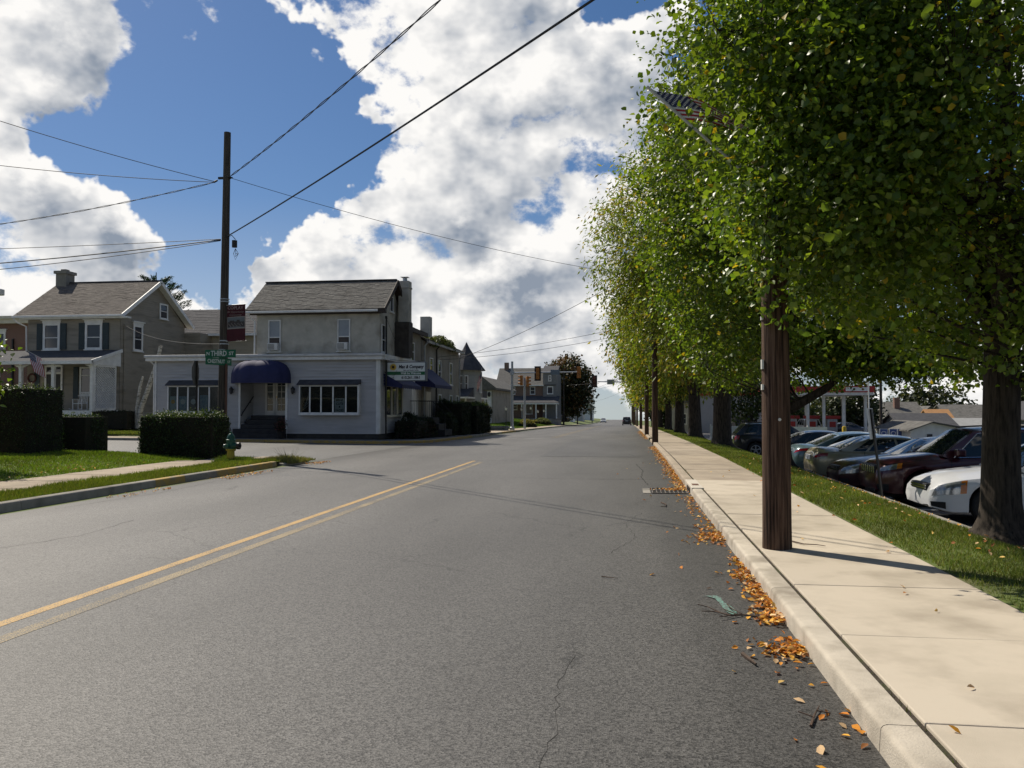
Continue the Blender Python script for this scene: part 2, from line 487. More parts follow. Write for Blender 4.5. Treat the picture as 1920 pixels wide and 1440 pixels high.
def strip(name, x0, x1, ys, dz, mat, nx=1, kind='structure', zf=None):
    """a sheet that follows the street's fall"""
    zf = zf or (lambda x, y: gz(y))
    v = []; f = []
    xs = [x0 + (x1 - x0) * i / nx for i in range(nx + 1)]
    for y in ys:
        for x in xs: v.append((x, y, zf(x, y) + dz))
    k = nx + 1
    for j in range(len(ys) - 1):
        for i in range(nx):
            a = j * k + i; f.append((a, a + 1, a + k + 1, a + k))
    o = link_mesh(name, v, f, mat, None, False, False)
    if kind: o['kind'] = kind
    return o
def ysub(a, b):
    return sorted(set([a, b] + [y for y in GY if a < y < b]))

# ------------------------------------------------------------------ terrain
def lat(x, y):
    """height of the land beside the street relative to the road"""
    left = np.interp(-x, [9.4, 12.4, 15, 22, 40, 90, 400, 2000], [0.05, 0.10, 0.26, 0.36, 0.5, 1.0, 0.0, -40])
    if x < -9: return float(left)
    if x < 1.2: return -0.06
    if x < 4.9: return float(np.interp(x, [1.2, 2.8, 4.7], [0.05, 0.07, -.12]))
    drop = float(np.interp(y, [0, 12, 16, 25, 40, 60, 90, 140], [-.47, -.50, -.52, -.66, -.72, -.70, -.5, -.35]))
    return drop + float(np.interp(x, [4.9, 25, 40, 60, 120, 400, 2000], [0, -.2, -.5, -.95, -2.2, -7.6, -40]))
def yard(x, y):
    """raised front yards on the left beyond the first block"""
    if x > -10.6: return 0.0
    k = float(np.interp(y, [62, 80, 100, 135, 170, 260], [0, .25, .55, 1.25, 1.2, 0.6])) * float(np.interp(-x, [10.6, 14, 22], [0, .55, 1]))
    return k
def terr(x, y):
    return gz(y) + lat(x, y) + yard(x, y)
grass_soil = pm('lawn_soil', (0.085, 0.125, 0.024), (0.115, 0.145, 0.032), 2.2, 0.9, 0.4, 40, c3=(0.10, 0.085, 0.045), s3=0.9)
xs = sorted(set([-2000, -900, -400, -200, -140, -90, -70, -50, -40, -34, -28, -25, -22, -20, -18, -16.5, -15, -14, -13, -12.4, -11.6, -10.6, -10, -9.5, -9.3, 1.0, 1.3, 2.0, 2.8, 3.5, 4.2, 4.7, 5.0, 8, 14, 25, 32, 40, 50, 60, 90, 120, 200, 400, 900, 2000]))
ys = sorted(set(GY + [5, 10, 15, 20, 30, 35, 45, 50, 55, 65, 70, 75, 80, 90, 95, 100, 105, 110, 128, 135, 142, 150, 170, 180, 230, 260, 1500, 2500]))
v = []; f = []
for y in ys:
    for x in xs:
        z = terr(x, y) - 0.05
        if -140 < x < -9.4 and 25 <= y <= 40: z = gz(y) - 0.12          # under the side street
        v.append((x, y, z))
k = len(xs)
for j in range(len(ys) - 1):
    for i in range(k - 1):
        a = j * k + i; f.append((a, a + 1, a + k + 1, a + k))
setp(link_mesh('ground', v, f, grass_soil, None, False, False), kind='structure')

# ------------------------------------------------------------------ roads
KR, KL = 1.155, -9.45
strip('road', KL, KR, sorted(set(ysub(-25, 600) + [float(q) for q in range(26, 60, 4)])), 0.0, asph)
# side street with rounded mouth towards the main road
v = []; f = []
def side_z(x, y): return gz(y) + float(np.interp(-x, [9.4, 12, 20, 60, 130], [0, .0, .06, .35, .6]))
outline_n = [( -9.46, 23.9), (-9.9, 24.9), (-10.6, 25.55), (-12.0, 25.8)]
cols = [-9.45, -9.9, -10.6, -12.0, -16, -20, -28, -40, -60, -90, -130]
lo = [23.7, 24.9, 25.55, 25.8] + [25.8] * 7
hi = [39.9, 38.6, 37.9, 37.6] + [37.6] * 7
for x, a, b in zip(cols, lo, hi):
    for q in range(9):
        y = a + (b - a) * q / 8
        v.append((x, y, side_z(x, y) + 0.004))
for i in range(len(cols) - 1):
    for q in range(8):
        a = i * 9 + q; f.append((a, a + 1, a + 10, a + 9))
setp(link_mesh('side_road', v, f, asphalt('asphalt_side', (0.095, 0.093, 0.088), gutter=False), None, False, False), kind='structure')
# mended strips of road
strip('road_patch', -2.9, 0.35, ysub(27.5, 46), 0.005, asph_dark)
strip('road_patch', -0.9, 0.8, ysub(60, 78), 0.005, asph_dark)

def crack(pts, w, seed):
    rnd = random.Random(seed); v = []; f = []; P_ = []
    for (xa, ya), (xb, yb) in zip(pts[:-1], pts[1:]):
        n_ = max(2, int(math.hypot(xb - xa, yb - ya) / .09))
        P_ += [(xa + (xb - xa) * i / n_ + rnd.uniform(-.02, .02), ya + (yb - ya) * i / n_ + rnd.uniform(-.02, .02)) for i in range(n_)]
    P_.append(pts[-1])
    for i, (x, y) in enumerate(P_):
        q = P_[min(i + 1, len(P_) - 1)]; p = P_[max(i - 1, 0)]; d = Vector((q[0] - p[0], q[1] - p[1], 0)).normalized(); h = w * rnd.uniform(.35, 1.1) / 2
        v += [(x - d.y * h, y + d.x * h, gz(y) + .0016), (x + d.y * h, y - d.x * h, gz(y) + .0016)]
    for i in range(len(P_) - 1): f.append((2 * i, 2 * i + 1, 2 * i + 3, 2 * i + 2))
    setp(link_mesh('road_crack', v, f, MT.get('crack_dark') or pm('crack_dark', (.022, .021, .02), (.035, .033, .03), 30, .9), None, False, False), kind='structure')
crack([(-.42, 3.6), (-.36, 4.1), (-.40, 4.8), (-.34, 5.4)], .004, 1)
crack([(-9.0, 12.0), (-8.75, 14.5), (-8.9, 17), (-8.6, 20)], .014, 2)
crack([(-2.6, 18.9), (-1.2, 18.7), (.2, 18.8), (.9, 18.75)], .03, 3)
crack([(.42, 17.4), (.30, 19.2), (.38, 21.5), (.22, 24)], .03, 4)
crack([(-6.2, 24.5), (-3.5, 25.0), (-1.0, 24.8), (1.0, 25.1)], .03, 5)
crack([(-.2, 9.2), (.1, 10.4), (-.05, 11.6), (.2, 12.8)], .007, 6)
crack([(-7.2, 8.2), (-6.8, 9.6), (-7.0, 11.0)], .010, 7)
# worn paint
def paint(name, col, wear, under=(0.08, 0.077, 0.072)):
    m = bpy.data.materials.new(name); m.use_nodes = True
    t = m.node_tree; b = t.nodes['Principled BSDF']
    g = t.nodes.new('ShaderNodeNewGeometry')
    nz = t.nodes.new('ShaderNodeTexNoise'); nz.inputs['Scale'].default_value = 85; nz.inputs['Detail'].default_value = 4
    t.links.new(g.outputs['Position'], nz.inputs['Vector'])
    n2 = t.nodes.new('ShaderNodeTexNoise'); n2.inputs['Scale'].default_value = 1.3; n2.inputs['Detail'].default_value = 3
    t.links.new(g.outputs['Position'], n2.inputs['Vector'])
    ad = t.nodes.new('ShaderNodeMath'); ad.operation = 'MULTIPLY_ADD'; t.links.new(n2.outputs['Fac'], ad.inputs[0]); ad.inputs[1].default_value = 0.35; t.links.new(nz.outputs['Fac'], ad.inputs[2])
    mr = t.nodes.new('ShaderNodeMapRange'); mr.inputs[1].default_value = wear - .06; mr.inputs[2].default_value = wear + .06
    t.links.new(ad.outputs[0], mr.inputs[0])
    mx_ = t.nodes.new('ShaderNodeMix'); mx_.data_type = 'RGBA'
    mx_.inputs['A'].default_value = (*under, 1); mx_.inputs['B'].default_value = (*col, 1)
    t.links.new(mr.outputs[0], mx_.inputs['Factor']); t.links.new(mx_.outputs['Result'], b.inputs['Base Color'])
    b.inputs['Roughness'].default_value = 0.7
    return m
yel = paint('yellow_line_paint', (0.47, 0.29, 0.09), 0.61)
yel2 = paint('faded_yellow_paint', (0.31, 0.235, 0.12), 0.68)
o = strip('centre_line', -4.66, -4.55, [-12, 0, 12, 24.7], 0.0022, yel, kind=None); setp(o, kind='structure')
o = strip('centre_line', -4.36, -4.23, [-12, 0, 12, 24.2], 0.0022, yel2, kind=None); setp(o, kind='structure')
o = strip('centre_line', -4.64, -4.54, ysub(50, 140), 0.008, yel2, kind=None); setp(o, kind='structure')
o = strip('centre_line', -4.36, -4.26, ysub(50, 140), 0.008, yel2, kind=None); setp(o, kind='structure')
strip('stop_line', -9.0, -4.9, [47.6, 48.1], 0.008, paint('faded_white_paint', (0.34, 0.34, 0.33), 0.66), kind='structure')

# ------------------------------------------------------------------ right kerb, storm drain, sidewalk
conc_new = pm('new_concrete', (0.52, 0.455, 0.36), (0.44, 0.385, 0.30), 2.1, 0.85, 0.2, 160, contrast=(.42, .75), c3=(0.36, 0.31, 0.24), s3=1.9, orand=.07, spec=0.25)
conc_kerb = pm('kerb_concrete', (0.52, 0.465, 0.38), (0.41, 0.365, 0.295), 3.5, 0.85, 0.3, 90, c3=(0.27, 0.235, 0.185), s3=3.0, orand=.06, spec=0.25)
conc_old = pm('old_concrete', (0.40, 0.335, 0.255), (0.33, 0.275, 0.21), 1.6, 0.9, 0.25, 90, c3=(0.26, 0.22, 0.17), s3=1.1, orand=.10, spec=0.2)
conc_grey = pm('grey_concrete', (0.33, 0.31, 0.27), (0.25, 0.235, 0.205), 2.5, 0.9, 0.25, 90, c3=(0.16, 0.15, 0.13), s3=1.8, orand=.12, spec=0.2)
kerb_yel = pm('kerb_yellow_paint', (0.42, 0.27, 0.06), (0.30, 0.22, 0.09), 5, 0.8, 0.2, 90, c3=(0.24, 0.21, 0.16), s3=3.0)
dirt = pm('joint_dirt', (0.055, 0.042, 0.03), (0.028, 0.022, 0.016), 14, 0.95, 0.6, 60, c3=(0.05, 0.06, 0.02), s3=4)

def kerb_piece(parent, xa, xb, y0, y1, h, mat, front, name='kerb_stone', zb=None):
    """one kerb length: battered face, rounded top edge; front = +1 faces +X, -1 faces -X"""
    g = 0.004
    y0 += g; y1 -= g
    fx, bx = (xb, xa) if front > 0 else (xa, xb)
    s_ = 1 if front > 0 else -1
    prof = [(bx, -0.12), (bx, h), (fx - s_ * 0.035, h), (fx - s_ * 0.016, h - 0.006), (fx - s_ * 0.006, h - 0.018), (fx - s_ * 0.003, h - 0.035), (fx + s_ * 0.012, -0.12)]
    mb = MB()
    za, zb_ = gz(y0), gz(y1)
    n = len(prof)
    mb.v = [(p[0], y0, za + p[1]) for p in prof] + [(p[0], y1, zb_ + p[1]) for p in prof]
    mb.f = [tuple(range(n)), tuple(range(2 * n - 1, n - 1, -1))] + [(i, (i + 1) % n, n + (i + 1) % n, n + i) for i in range(n)]
    mb.m = [0] * len(mb.f)
    return build(name, mb, mat, parent, smooth=True, angle=50)
def empty_struct(name, loc):
    o = bpy.data.objects.new(name, None); COL.objects.link(o); o.location = loc; ORG[o.name] = tuple(loc); o['kind'] = 'structure'
    return o
kr = empty_struct('kerb_right', (KR, 8, 0))
yj = [-4.9, -1.85, 1.12, 4.09, 7.05, 9.98, 12.88, 15.45]
for a, b in zip(yj[:-1], yj[1:]): kerb_piece(kr, KR, KR + .17, a, b, .13, conc_kerb, -1)
y = 17.25
while y < 150:
    step = 3.0 if y < 60 else 9.0
    if not (42 < y < 47):
        kerb_piece(kr, KR, KR + .17, y, y + step, .12, conc_old, -1)
    y += step
# storm inlet: cast box in the kerb line, slotted grate in the gutter
inlet = thing('storm_drain', 'slotted iron storm drain grate in the gutter at the right kerb', 'drain', (0.8, 16.2, 0))
mb = MB(); mb.box(KR + .0, KR + .22, 15.47, 15.86, -.1, .145); mb.box(KR + .0, KR + .22, 16.86, 17.23, -.1, .145); mb.box(KR, KR + .22, 15.86, 16.86, .085, .145)
build('kerb_hood', mb, pm('inlet_concrete', (0.60, 0.55, 0.46), (0.52, 0.47, 0.39), 4, 0.8, 0.1), inlet, bevel=0.012)
mb = MB(); mb.box(KR + .012, KR + .03, 15.86, 16.86, -.1, .085); build('throat_shade', mb, black, inlet)  # black plate paints the shade inside the kerb opening
mb = MB(); mb.box(KR + .05, KR + .17, 15.95, 16.25, .146, .150); build('cover_plate', mb, pm('rusty_iron', (0.17, 0.075, 0.04), (0.09, 0.045, 0.03), 20, 0.8, 0.3), inlet)
mb = MB(); mb.box(.44, 1.12, 15.72, 16.68, .0045, .006); build('pit_shade', mb, pm('drain_shade', (0.01, 0.009, 0.008), None, 4, 0.95), inlet)  # flat black sheet on the road stands in for shade below the grate
iron = pm('cast_iron', (0.22, 0.20, 0.18), (0.12, 0.10, 0.09), 14, 0.6, 0.2, metal=.4)
mb = MB()
for i in range(9): mb.box(.45 + i * .08, .468 + i * .08, 15.73, 16.67, .006, .016)
for q in (15.72, 16.18, 16.66): mb.box(.43, 1.13, q, q + .02, .007, .017)
build('grate_bars', mb, iron, inlet)
mb = MB(); mb.box(.28, .42, 15.75, 16.65, .003, .008); build('apron', mb, conc_grey, inlet)

sw = empty_struct('sidewalk_right', (2.07, 8, 0))
def slab(parent, x0, x1, y0, y1, top, mat, jit=0.003, zf=gz, name='slab', g=0.006):
    mb = MB(); q = [random.uniform(-jit, jit) for _ in range(4)]
    x0 += g; x1 -= g; y0 += g; y1 -= g
    c = [(x0, y0), (x1, y0), (x1, y1), (x0, y1)]
    top4 = [(a, b, zf(b) + top + q[i]) for i, (a, b) in enumerate(c)]
    bot4 = [(a, b, zf(b) + top - 0.1) for a, b in c]
    mb.v = bot4 + top4; mb.f = [(3, 2, 1, 0), (4, 5, 6, 7), (0, 1, 5, 4), (1, 2, 6, 5), (2, 3, 7, 6), (3, 0, 4, 7)]; mb.m = [0] * 6
    return build(name, mb, mat, parent, bevel=0.007)
random.seed(3)
yj = [-3.4, -1.9, -.4, 1.08, 2.6, 4.13, 5.66, 7.2, 8.82, 10.35, 11.85, 14.3, 17.3]
for a, b in zip(yj[:-1], yj[1:]): slab(sw, 1.362, 2.82, a, b, .13, conc_new)
y = 17.3; i = 0
while y < 140:
    st = 1.55 if y < 40 else 3.1
    slab(sw, 1.358, 2.84, y, y + st, .12, conc_old); y += st
strip('joint_soil', KR + .160, 1.375, ysub(-5, 60), 0.112, dirt)
strip('slab_joint_dirt', 1.37, 2.815, ysub(-5, 60), 0.116, dirt)
strip('verge_edge_soil', 2.80, 2.90, ysub(-5, 60), 0.10, dirt)

# verge between sidewalk and parking lot: soil sheet that falls to the lot kerb
def verge_z(x, y): return gz(y) + float(np.interp(x, [2.8, 3.3, 4.2, 4.75], [.115, .125, .02, -.12]))
v = []; f = []; vx = [2.84, 3.1, 3.4, 3.8, 4.2, 4.5, 4.76]; vy = [float(q) for q in np.arange(-4, 62, 2.0)] + [70, 85, 100, 120, 150]
for y in vy:
    for x in vx: v.append((x, y, verge_z(x, y)))
for j in range(len(vy) - 1):
    for i in range(len(vx) - 1):
        a = j * len(vx) + i; f.append((a, a + 1, a + len(vx) + 1, a + len(vx)))
setp(link_mesh('verge_right', v, f, grass_soil, None, False, False), kind='structure')
# parking lot, its kerb and painted bays
def lot_z(x, y): return terr(x, y) + .10
v = []; f = []; lx = [4.9, 5.05, 8, 14, 25, 32, 40, 50, 60, 70]; ly = [-10, 0, 10, 20, 25, 30, 40, 50, 60, 70, 85, 95, 105]
for y in ly:
    for x in lx: v.append((x, y, lot_z(x, y)))
for j in range(len(ly) - 1):
    for i in range(len(lx) - 1):
        a = j * len(lx) + i; f.append((a, a + 1, a + len(lx) + 1, a + len(lx)))
setp(link_mesh('parking_lot', v, f, asph_lot, None, False, False), kind='structure')
LOTZ = -.24
kl2 = empty_struct('kerb_lot', (4.8, 15, 0))
y = -4.0
while y < 62:
    mb = MB(); a, b = y + .005, y + 2.995
    mb.v = [(4.755, a, gz(a) - .95), (4.90, a, gz(a) - .95), (4.90, a, gz(a) - .115), (4.755, a, gz(a) - .11), (4.755, b, gz(b) - .95), (4.90, b, gz(b) - .95), (4.90, b, gz(b) - .115), (4.755, b, gz(b) - .11)]
    mb.f = [(0, 1, 2, 3), (7, 6, 5, 4), (0, 4, 5, 1), (1, 5, 6, 2), (2, 6, 7, 3), (3, 7, 4, 0)]; mb.m = [0] * 6
    build('kerb_stone', mb, conc_grey, kl2, bevel=.01); y += 3
wl = paint('white_line_paint', (0.62, 0.62, 0.60), 0.56, (0.06, 0.06, 0.06))
for q in range(9):
    yy = 15.0 + 2.75 * q
    strip('bay_line', 5.3, 10.3, [yy - .05, yy + .05], .006, wl, nx=3, zf=lot_z)

# ------------------------------------------------------------------ left kerb, verge, sidewalk, lawn
kl = empty_struct('kerb_left', (KL, 16, 0))
for a, b, mt in [(-3, -.1, conc_grey), (-.1, 2.9, conc_grey), (2.9, 5.9, conc_grey), (5.9, 8.9, conc_grey), (8.9, 11.85, conc_grey), (11.85, 14.8, conc_grey), (14.8, 15.6, conc_grey), (15.6, 16.72, kerb_yel), (16.72, 18.1, conc_grey), (18.1, 21.4, kerb_yel)]:
    kerb_piece(kl, KL - .17, KL, a, b, .15, mt, 1)
# broken end of the kerb at the corner
mb = MB(); mb.prism([(-9.75, 22.0), (-9.42, 21.75), (-9.30, 22.3), (-9.28, 22.95), (-9.44, 23.1)], 'z', -.1, .075)
build('kerb_stone', mb, conc_grey, kl, bevel=.02)
swl = empty_struct('sidewalk_left', (-11.6, 16, 0))
y = -2.0
while y < 21.5:
    slab(swl, -12.4, -10.78, y, y + 1.56, .135, conc_old, .006); y += 1.57
slab(swl, -12.3, -10.0, 22.0, 23.6, .10, conc_old, .012)
slab(swl, -11.6, -10.3, 23.65, 25.2, .06, conc_old, .012)
def lverge_z(x, y): return gz(y) + .125
strip('verge_left', -10.8, KL - .165, ysub(-5, 22), .118, grass_soil)
def lawn_z(x, y): return gz(y) + float(np.interp(-x, [12.3, 13.2, 15, 18, 30], [.115, .17, .30, .36, .42])) - float(np.interp(y, [22, 24, 25.5], [0, .1, .26]))
v = []; f = []; vx = [-12.36, -12.8, -13.3, -14, -15, -16.5, -18, -22, -30]; vy = [float(q) for q in np.arange(-4, 26, 1.5)] + [25.7]
for y in vy:
    for x in vx: v.append((x, y, lawn_z(x, y)))
for j in range(len(vy) - 1):
    for i in range(len(vx) - 1):
        a = j * len(vx) + i; f.append((a, a + 1, a + len(vx) + 1, a + len(vx)))
setp(link_mesh('lawn', v, f, grass_soil, None, False, False), kind='structure')

# ------------------------------------------------------------------ far side of the side street: kerb, sidewalk round the corner
kf = empty_struct('kerb_far_corner', (-12, 38, 0))
def kerb_path(parent, pts, mats, h=.13, w=.17, seg=None):
    """kerb lengths along a plan polyline, street on the right-hand side of travel"""
    for i in range(len(pts) - 1):
        a = Vector((pts[i][0], pts[i][1], 0)); b = Vector((pts[i + 1][0], pts[i + 1][1], 0))
        d = (b - a).normalized(); n = Vector((-d.y, d.x, 0)) * w
        a2 = a + d * .004; b2 = b - d * .004
        za = side_z(a.x, a.y) if a.x < KL - .3 else gz(a.y); zb = side_z(b.x, b.y) if b.x < KL - .3 else gz(b.y)
        q = [a2, b2, b2 + n, a2 + n]; zz = [za, zb, zb, za]
        mb = MB(); mb.v = [(p.x, p.y, z - .1) for p, z in zip(q, zz)] + [(p.x, p.y, z + h) for p, z in zip(q, zz)]
        mb.f = [(3, 2, 1, 0), (4, 5, 6, 7), (0, 1, 5, 4), (1, 2, 6, 5), (2, 3, 7, 6), (3, 0, 4, 7)]; mb.m = [0] * 6
        build('kerb_stone', mb, mats[i % len(mats)], parent, bevel=.02)
pts = [(-60, 37.55), (-40, 37.55), (-30, 37.55), (-26, 37.55), (-23, 37.55), (-20, 37.55), (-17.2, 37.55), (-14.4, 37.55), (-12.2, 37.6), (-10.9, 37.9), (-10.0, 38.6), (-9.55, 39.6), (-9.45, 41), (-9.45, 44), (-9.45, 47), (-9.45, 50), (-9.45, 53), (-9.45, 56), (-9.45, 59), (-9.45, 62), (-9.45, 66), (-9.45, 70), (-9.45, 76), (-9.45, 85), (-9.45, 95), (-9.45, 105), (-9.45, 120), (-9.45, 140), (-9.45, 170), (-9.45, 200), (-9.45, 250), (-9.45, 300)]
kerb_path(kf, pts, [kerb_yel if (-24 < p[0] and p[1] < 49) or 62 <= p[1] < 70 else conc_grey for p in pts])
sf = empty_struct('sidewalk_far_left', (-11, 50, 0))
asw = pm('worn_asphalt_walk', (0.10, 0.098, 0.095), (0.135, 0.13, 0.125), 3, 0.9, 0.3, 80)
# walk along the side street, corner, then up the main street
for x in range(-60, -13, 2):
    mb = MB(); x0, x1 = x + .005, x + 1.995
    mb.v = [(xx, yy, side_z(xx, 38) + zz) for zz in (-.05, .125) for xx, yy in ((x0, 37.73), (x1, 37.73), (x1, 39.55), (x0, 39.55))]
    mb.f = [(3, 2, 1, 0), (4, 5, 6, 7), (0, 1, 5, 4), (1, 2, 6, 5), (2, 3, 7, 6), (3, 0, 4, 7)]; mb.m = [0] * 6
    build('slab', mb, asw if x > -26 else conc_old, sf)
mb = MB(); mb.face([(-13, 37.74, .02), (-12.2, 37.78, .02), (-11.0, 38.1, .02), (-10.15, 38.75, .02), (-9.72, 39.65, .02), (-9.63, 41, .02), (-12.3, 41, .02), (-12.3, 39.55, .02), (-13, 39.55, .02)])
build('slab', mb, asw, sf, recalc=False)
y = 41.0
while y < 170:
    st = 3 if y < 75 else 6
    mb = MB(); a, b = y + .005, y + st - .005
    xw = -12.0 if y < 58 else -11.3
    mb.v = [(xw, a, gz(a) - .05), (-9.625, a, gz(a) - .05), (-9.625, b, gz(b) - .05), (xw, b, gz(b) - .05), (xw, a, gz(a) + .12), (-9.625, a, gz(a) + .12), (-9.625, b, gz(b) + .12), (xw, b, gz(b) + .12)]
    mb.f = [(3, 2, 1, 0), (4, 5, 6, 7), (0, 1, 5, 4), (1, 2, 6, 5), (2, 3, 7, 6), (3, 0, 4, 7)]; mb.m = [0] * 6
    build('slab', mb, asw if y < 56 else conc_old, sf); y += st
# ------------------------------------------------------------------ building helpers
class Fr:
    """a facade: origin on the wall line, u along it, n outwards; z is up"""
    def __init__(s, o, u, n):
        s.o = Vector((o[0], o[1], 0)); s.u = Vector((u[0], u[1], 0)); s.n = Vector((n[0], n[1], 0))
    def p(s, u, d, z):
        q = s.o + s.u * u + s.n * d
        return (q.x, q.y, z)
def fbox(mb, fr, u0, u1, z0, z1, d0, d1):
    c = fr.o + fr.u * ((u0 + u1) / 2) + fr.n * ((d0 + d1) / 2) + Vector((0, 0, (z0 + z1) / 2))
    return mb.obox(c, fr.u * (abs(u1 - u0) / 2), fr.n * (abs(d1 - d0) / 2), Vector((0, 0, abs(z1 - z0) / 2)))
def siding(mb, fr, u0, u1, z0, z1, pitch=.15, proud=.05, rng=None):
    """lapped boards; rng(z) may narrow the course (gables)"""
    z = z0
    while z < z1 - .01:
        zt = min(z + pitch, z1)
        a0, b0 = (u0, u1) if rng is None else rng(z)
        a1, b1 = (u0, u1) if rng is None else rng(zt)
        if b0 - a0 > .05:
            mb.face([fr.p(a0, proud, z), fr.p(b0, proud, z), fr.p(b1, .002, zt), fr.p(a1, .002, zt)])
            mb.face([fr.p(a0, 0, z), fr.p(b0, 0, z), fr.p(b0, proud, z), fr.p(a0, proud, z)])
        z = zt
    return mb
def window(parent, fr, u0, u1, z0, z1, fw=.075, mid=.5, head=0, cols=1, glass=None, fmat=None, d=.0, sill=True, panes=True, blind=None):
    """sash window: proud frame, meeting rail, recessed panes, optional crown and sill"""
    fmat = fmat or white; glass = glass or pane
    mb = MB()
    fbox(mb, fr, u0, u0 + fw, z0, z1, d, d + .06); fbox(mb, fr, u1 - fw, u1, z0, z1, d, d + .06)
    fbox(mb, fr, u0 + fw, u1 - fw, z1 - fw, z1, d, d + .06); fbox(mb, fr, u0 + fw, u1 - fw, z0, z0 + fw * .8, d, d + .06)
    zm = z0 + (z1 - z0) * mid
    if mid: fbox(mb, fr, u0 + fw, u1 - fw, zm - .025, zm + .025, d + .005, d + .05)
    for c in range(1, cols):
        uu = u0 + fw + (u1 - u0 - 2 * fw) * c / cols
        fbox(mb, fr, uu - .018, uu + .018, z0 + fw * .8, z1 - fw, d + .008, d + .045)
    w = build('window', mb, fmat, parent)
    if panes:
        zs = [(z0 + fw * .8, zm - .025), (zm + .025, z1 - fw)] if mid else [(z0 + fw * .8, z1 - fw)]
        for k, (a, b) in enumerate(zs):
            mb = MB(); fbox(mb, fr, u0 + fw, u1 - fw, a, b, d + .006, d + .02)
            build('pane', mb, (blind if blind and k == len(zs) - 1 else glass), w)
    if sill:
        mb = MB(); fbox(mb, fr, u0 - .05, u1 + .05, z0 - .06, z0, d, d + .11); build('sill', mb, fmat, w)
    if head:
        mb = MB(); fbox(mb, fr, u0 - .04, u1 + .04, z1, z1 + head * .7, d, d + .07); fbox(mb, fr, u0 - .12, u1 + .12, z1 + head * .7, z1 + head, d, d + .14)
        build('crown', mb, fmat, w)
    return w
def shingles(name, parent, A, B, up, mat, expo=.15, tab=.30, thick=.02, seed=1, slab=True, slab_mat=None):
    """roof slope: A-B the eave line, up the vector to the ridge; courses of separate tabs on a thin deck"""
    A = Vector(A); B = Vector(B); up = Vector(up); u = (B - A).normalized(); n = u.cross(up).normalized()
    if n.z < 0: n = -n
    Lx = (B - A).length; Ly = up.length; w = up.normalized(); rnd = random.Random(seed)
    v = []; f = []
    rows = max(1, int(Ly / expo)); ex = Ly / rows
    for r in range(rows):
        x = -rnd.uniform(0, tab)
        while x < Lx:
            x1 = x + tab * rnd.uniform(.85, 1.15)
            a = max(0, x) + .004; b = min(Lx, x1) - .004
            if b > a:
                t = thick * rnd.uniform(.6, 1.35); i = len(v)
                y0 = r * ex - (.03 if r else 0) + rnd.uniform(-.008, .008); y1 = (r + 1) * ex + .01
                for (xx, yy, tt) in ((a, y0, .0), (b, y0, .0), (b, y1, .004), (a, y1, .004)):
                    v.append(tuple(A + u * xx + w * yy + n * (tt + .004 if yy < y1 - 1e-6 else .004)))
                v.append(tuple(A + u * a + w * y0 + n * t)); v.append(tuple(A + u * b + w * y0 + n * t))
                f.append((i + 4, i + 5, i + 2, i + 3)); f.append((i, i + 1, i + 5, i + 4))
            x = x1
    o = link_mesh(name, v, f, mat, parent, False, True, kind='stuff')
    if slab:
        mb = MB(); q = [A, B, B + up, A + up]
        mb.v = [tuple(p) for p in q] + [tuple(p - n * .09) for p in q]
        mb.f = [(0, 1, 2, 3), (7, 6, 5, 4), (0, 4, 5, 1), (1, 5, 6, 2), (2, 6, 7, 3), (3, 7, 4, 0)]; mb.m = [0] * 6
        build('roof', mb, slab_mat or mat, parent)
    return o
def text(parent, body, loc, size, mat, rot=(R(90), 0, 0), align='CENTER', ext=.002, sx=1.0, font_shear=0.0, spacing=1.0, bold=0.0):
    c = bpy.data.curves.new('lettering', 'FONT'); c.body = body; c.size = size; c.align_x = align; c.align_y = 'CENTER'; c.extrude = ext; c.shear = font_shear; c.space_character = spacing; c.offset = bold
    c.resolution_u = 2
    tmp = bpy.data.objects.new('lettering_curve', c); COL.objects.link(tmp)
    dg = bpy.context.evaluated_depsgraph_get(); me = bpy.data.meshes.new_from_object(tmp.evaluated_get(dg))
    bpy.data.objects.remove(tmp, do_unlink=True); bpy.data.curves.remove(c)
    me.materials.clear(); me.materials.append(mat)
    o = bpy.data.objects.new('lettering', me); COL.objects.link(o)
    o.parent = parent; o.location = Vector(loc) - origin_of(parent); o.rotation_euler = rot; o.scale = (sx, 1, 1)
    return o
def lantern(name, label, x, y, z, group):
    """coach lamp on a facade facing -Y"""
    t = thing(name, label, 'lamp', (x, y, z), group)
    mb = MB(); mb.box(x - .06, x + .06, y - .03, y - .001, z - .12, z + .12); mb.tube([(x, y - .03, z + .08), (x, y - .1, z + .16), (x, y - .17, z + .12)], .012, 6); build('bracket', mb, black, t)
    mb = MB(); mb.lathe((x, y - .17, z - .2), [(.035, 0), (.075, .06), (.11, .26), (.12, .27), (.03, .36), (.01, .40)], 6); build('lamp_body', mb, black, t)
    mb = MB(); mb.lathe((x, y - .17, z - .13), [(.09, .02), (.106, .16)], 6); build('lamp_glass', mb, pane, t)
    return t

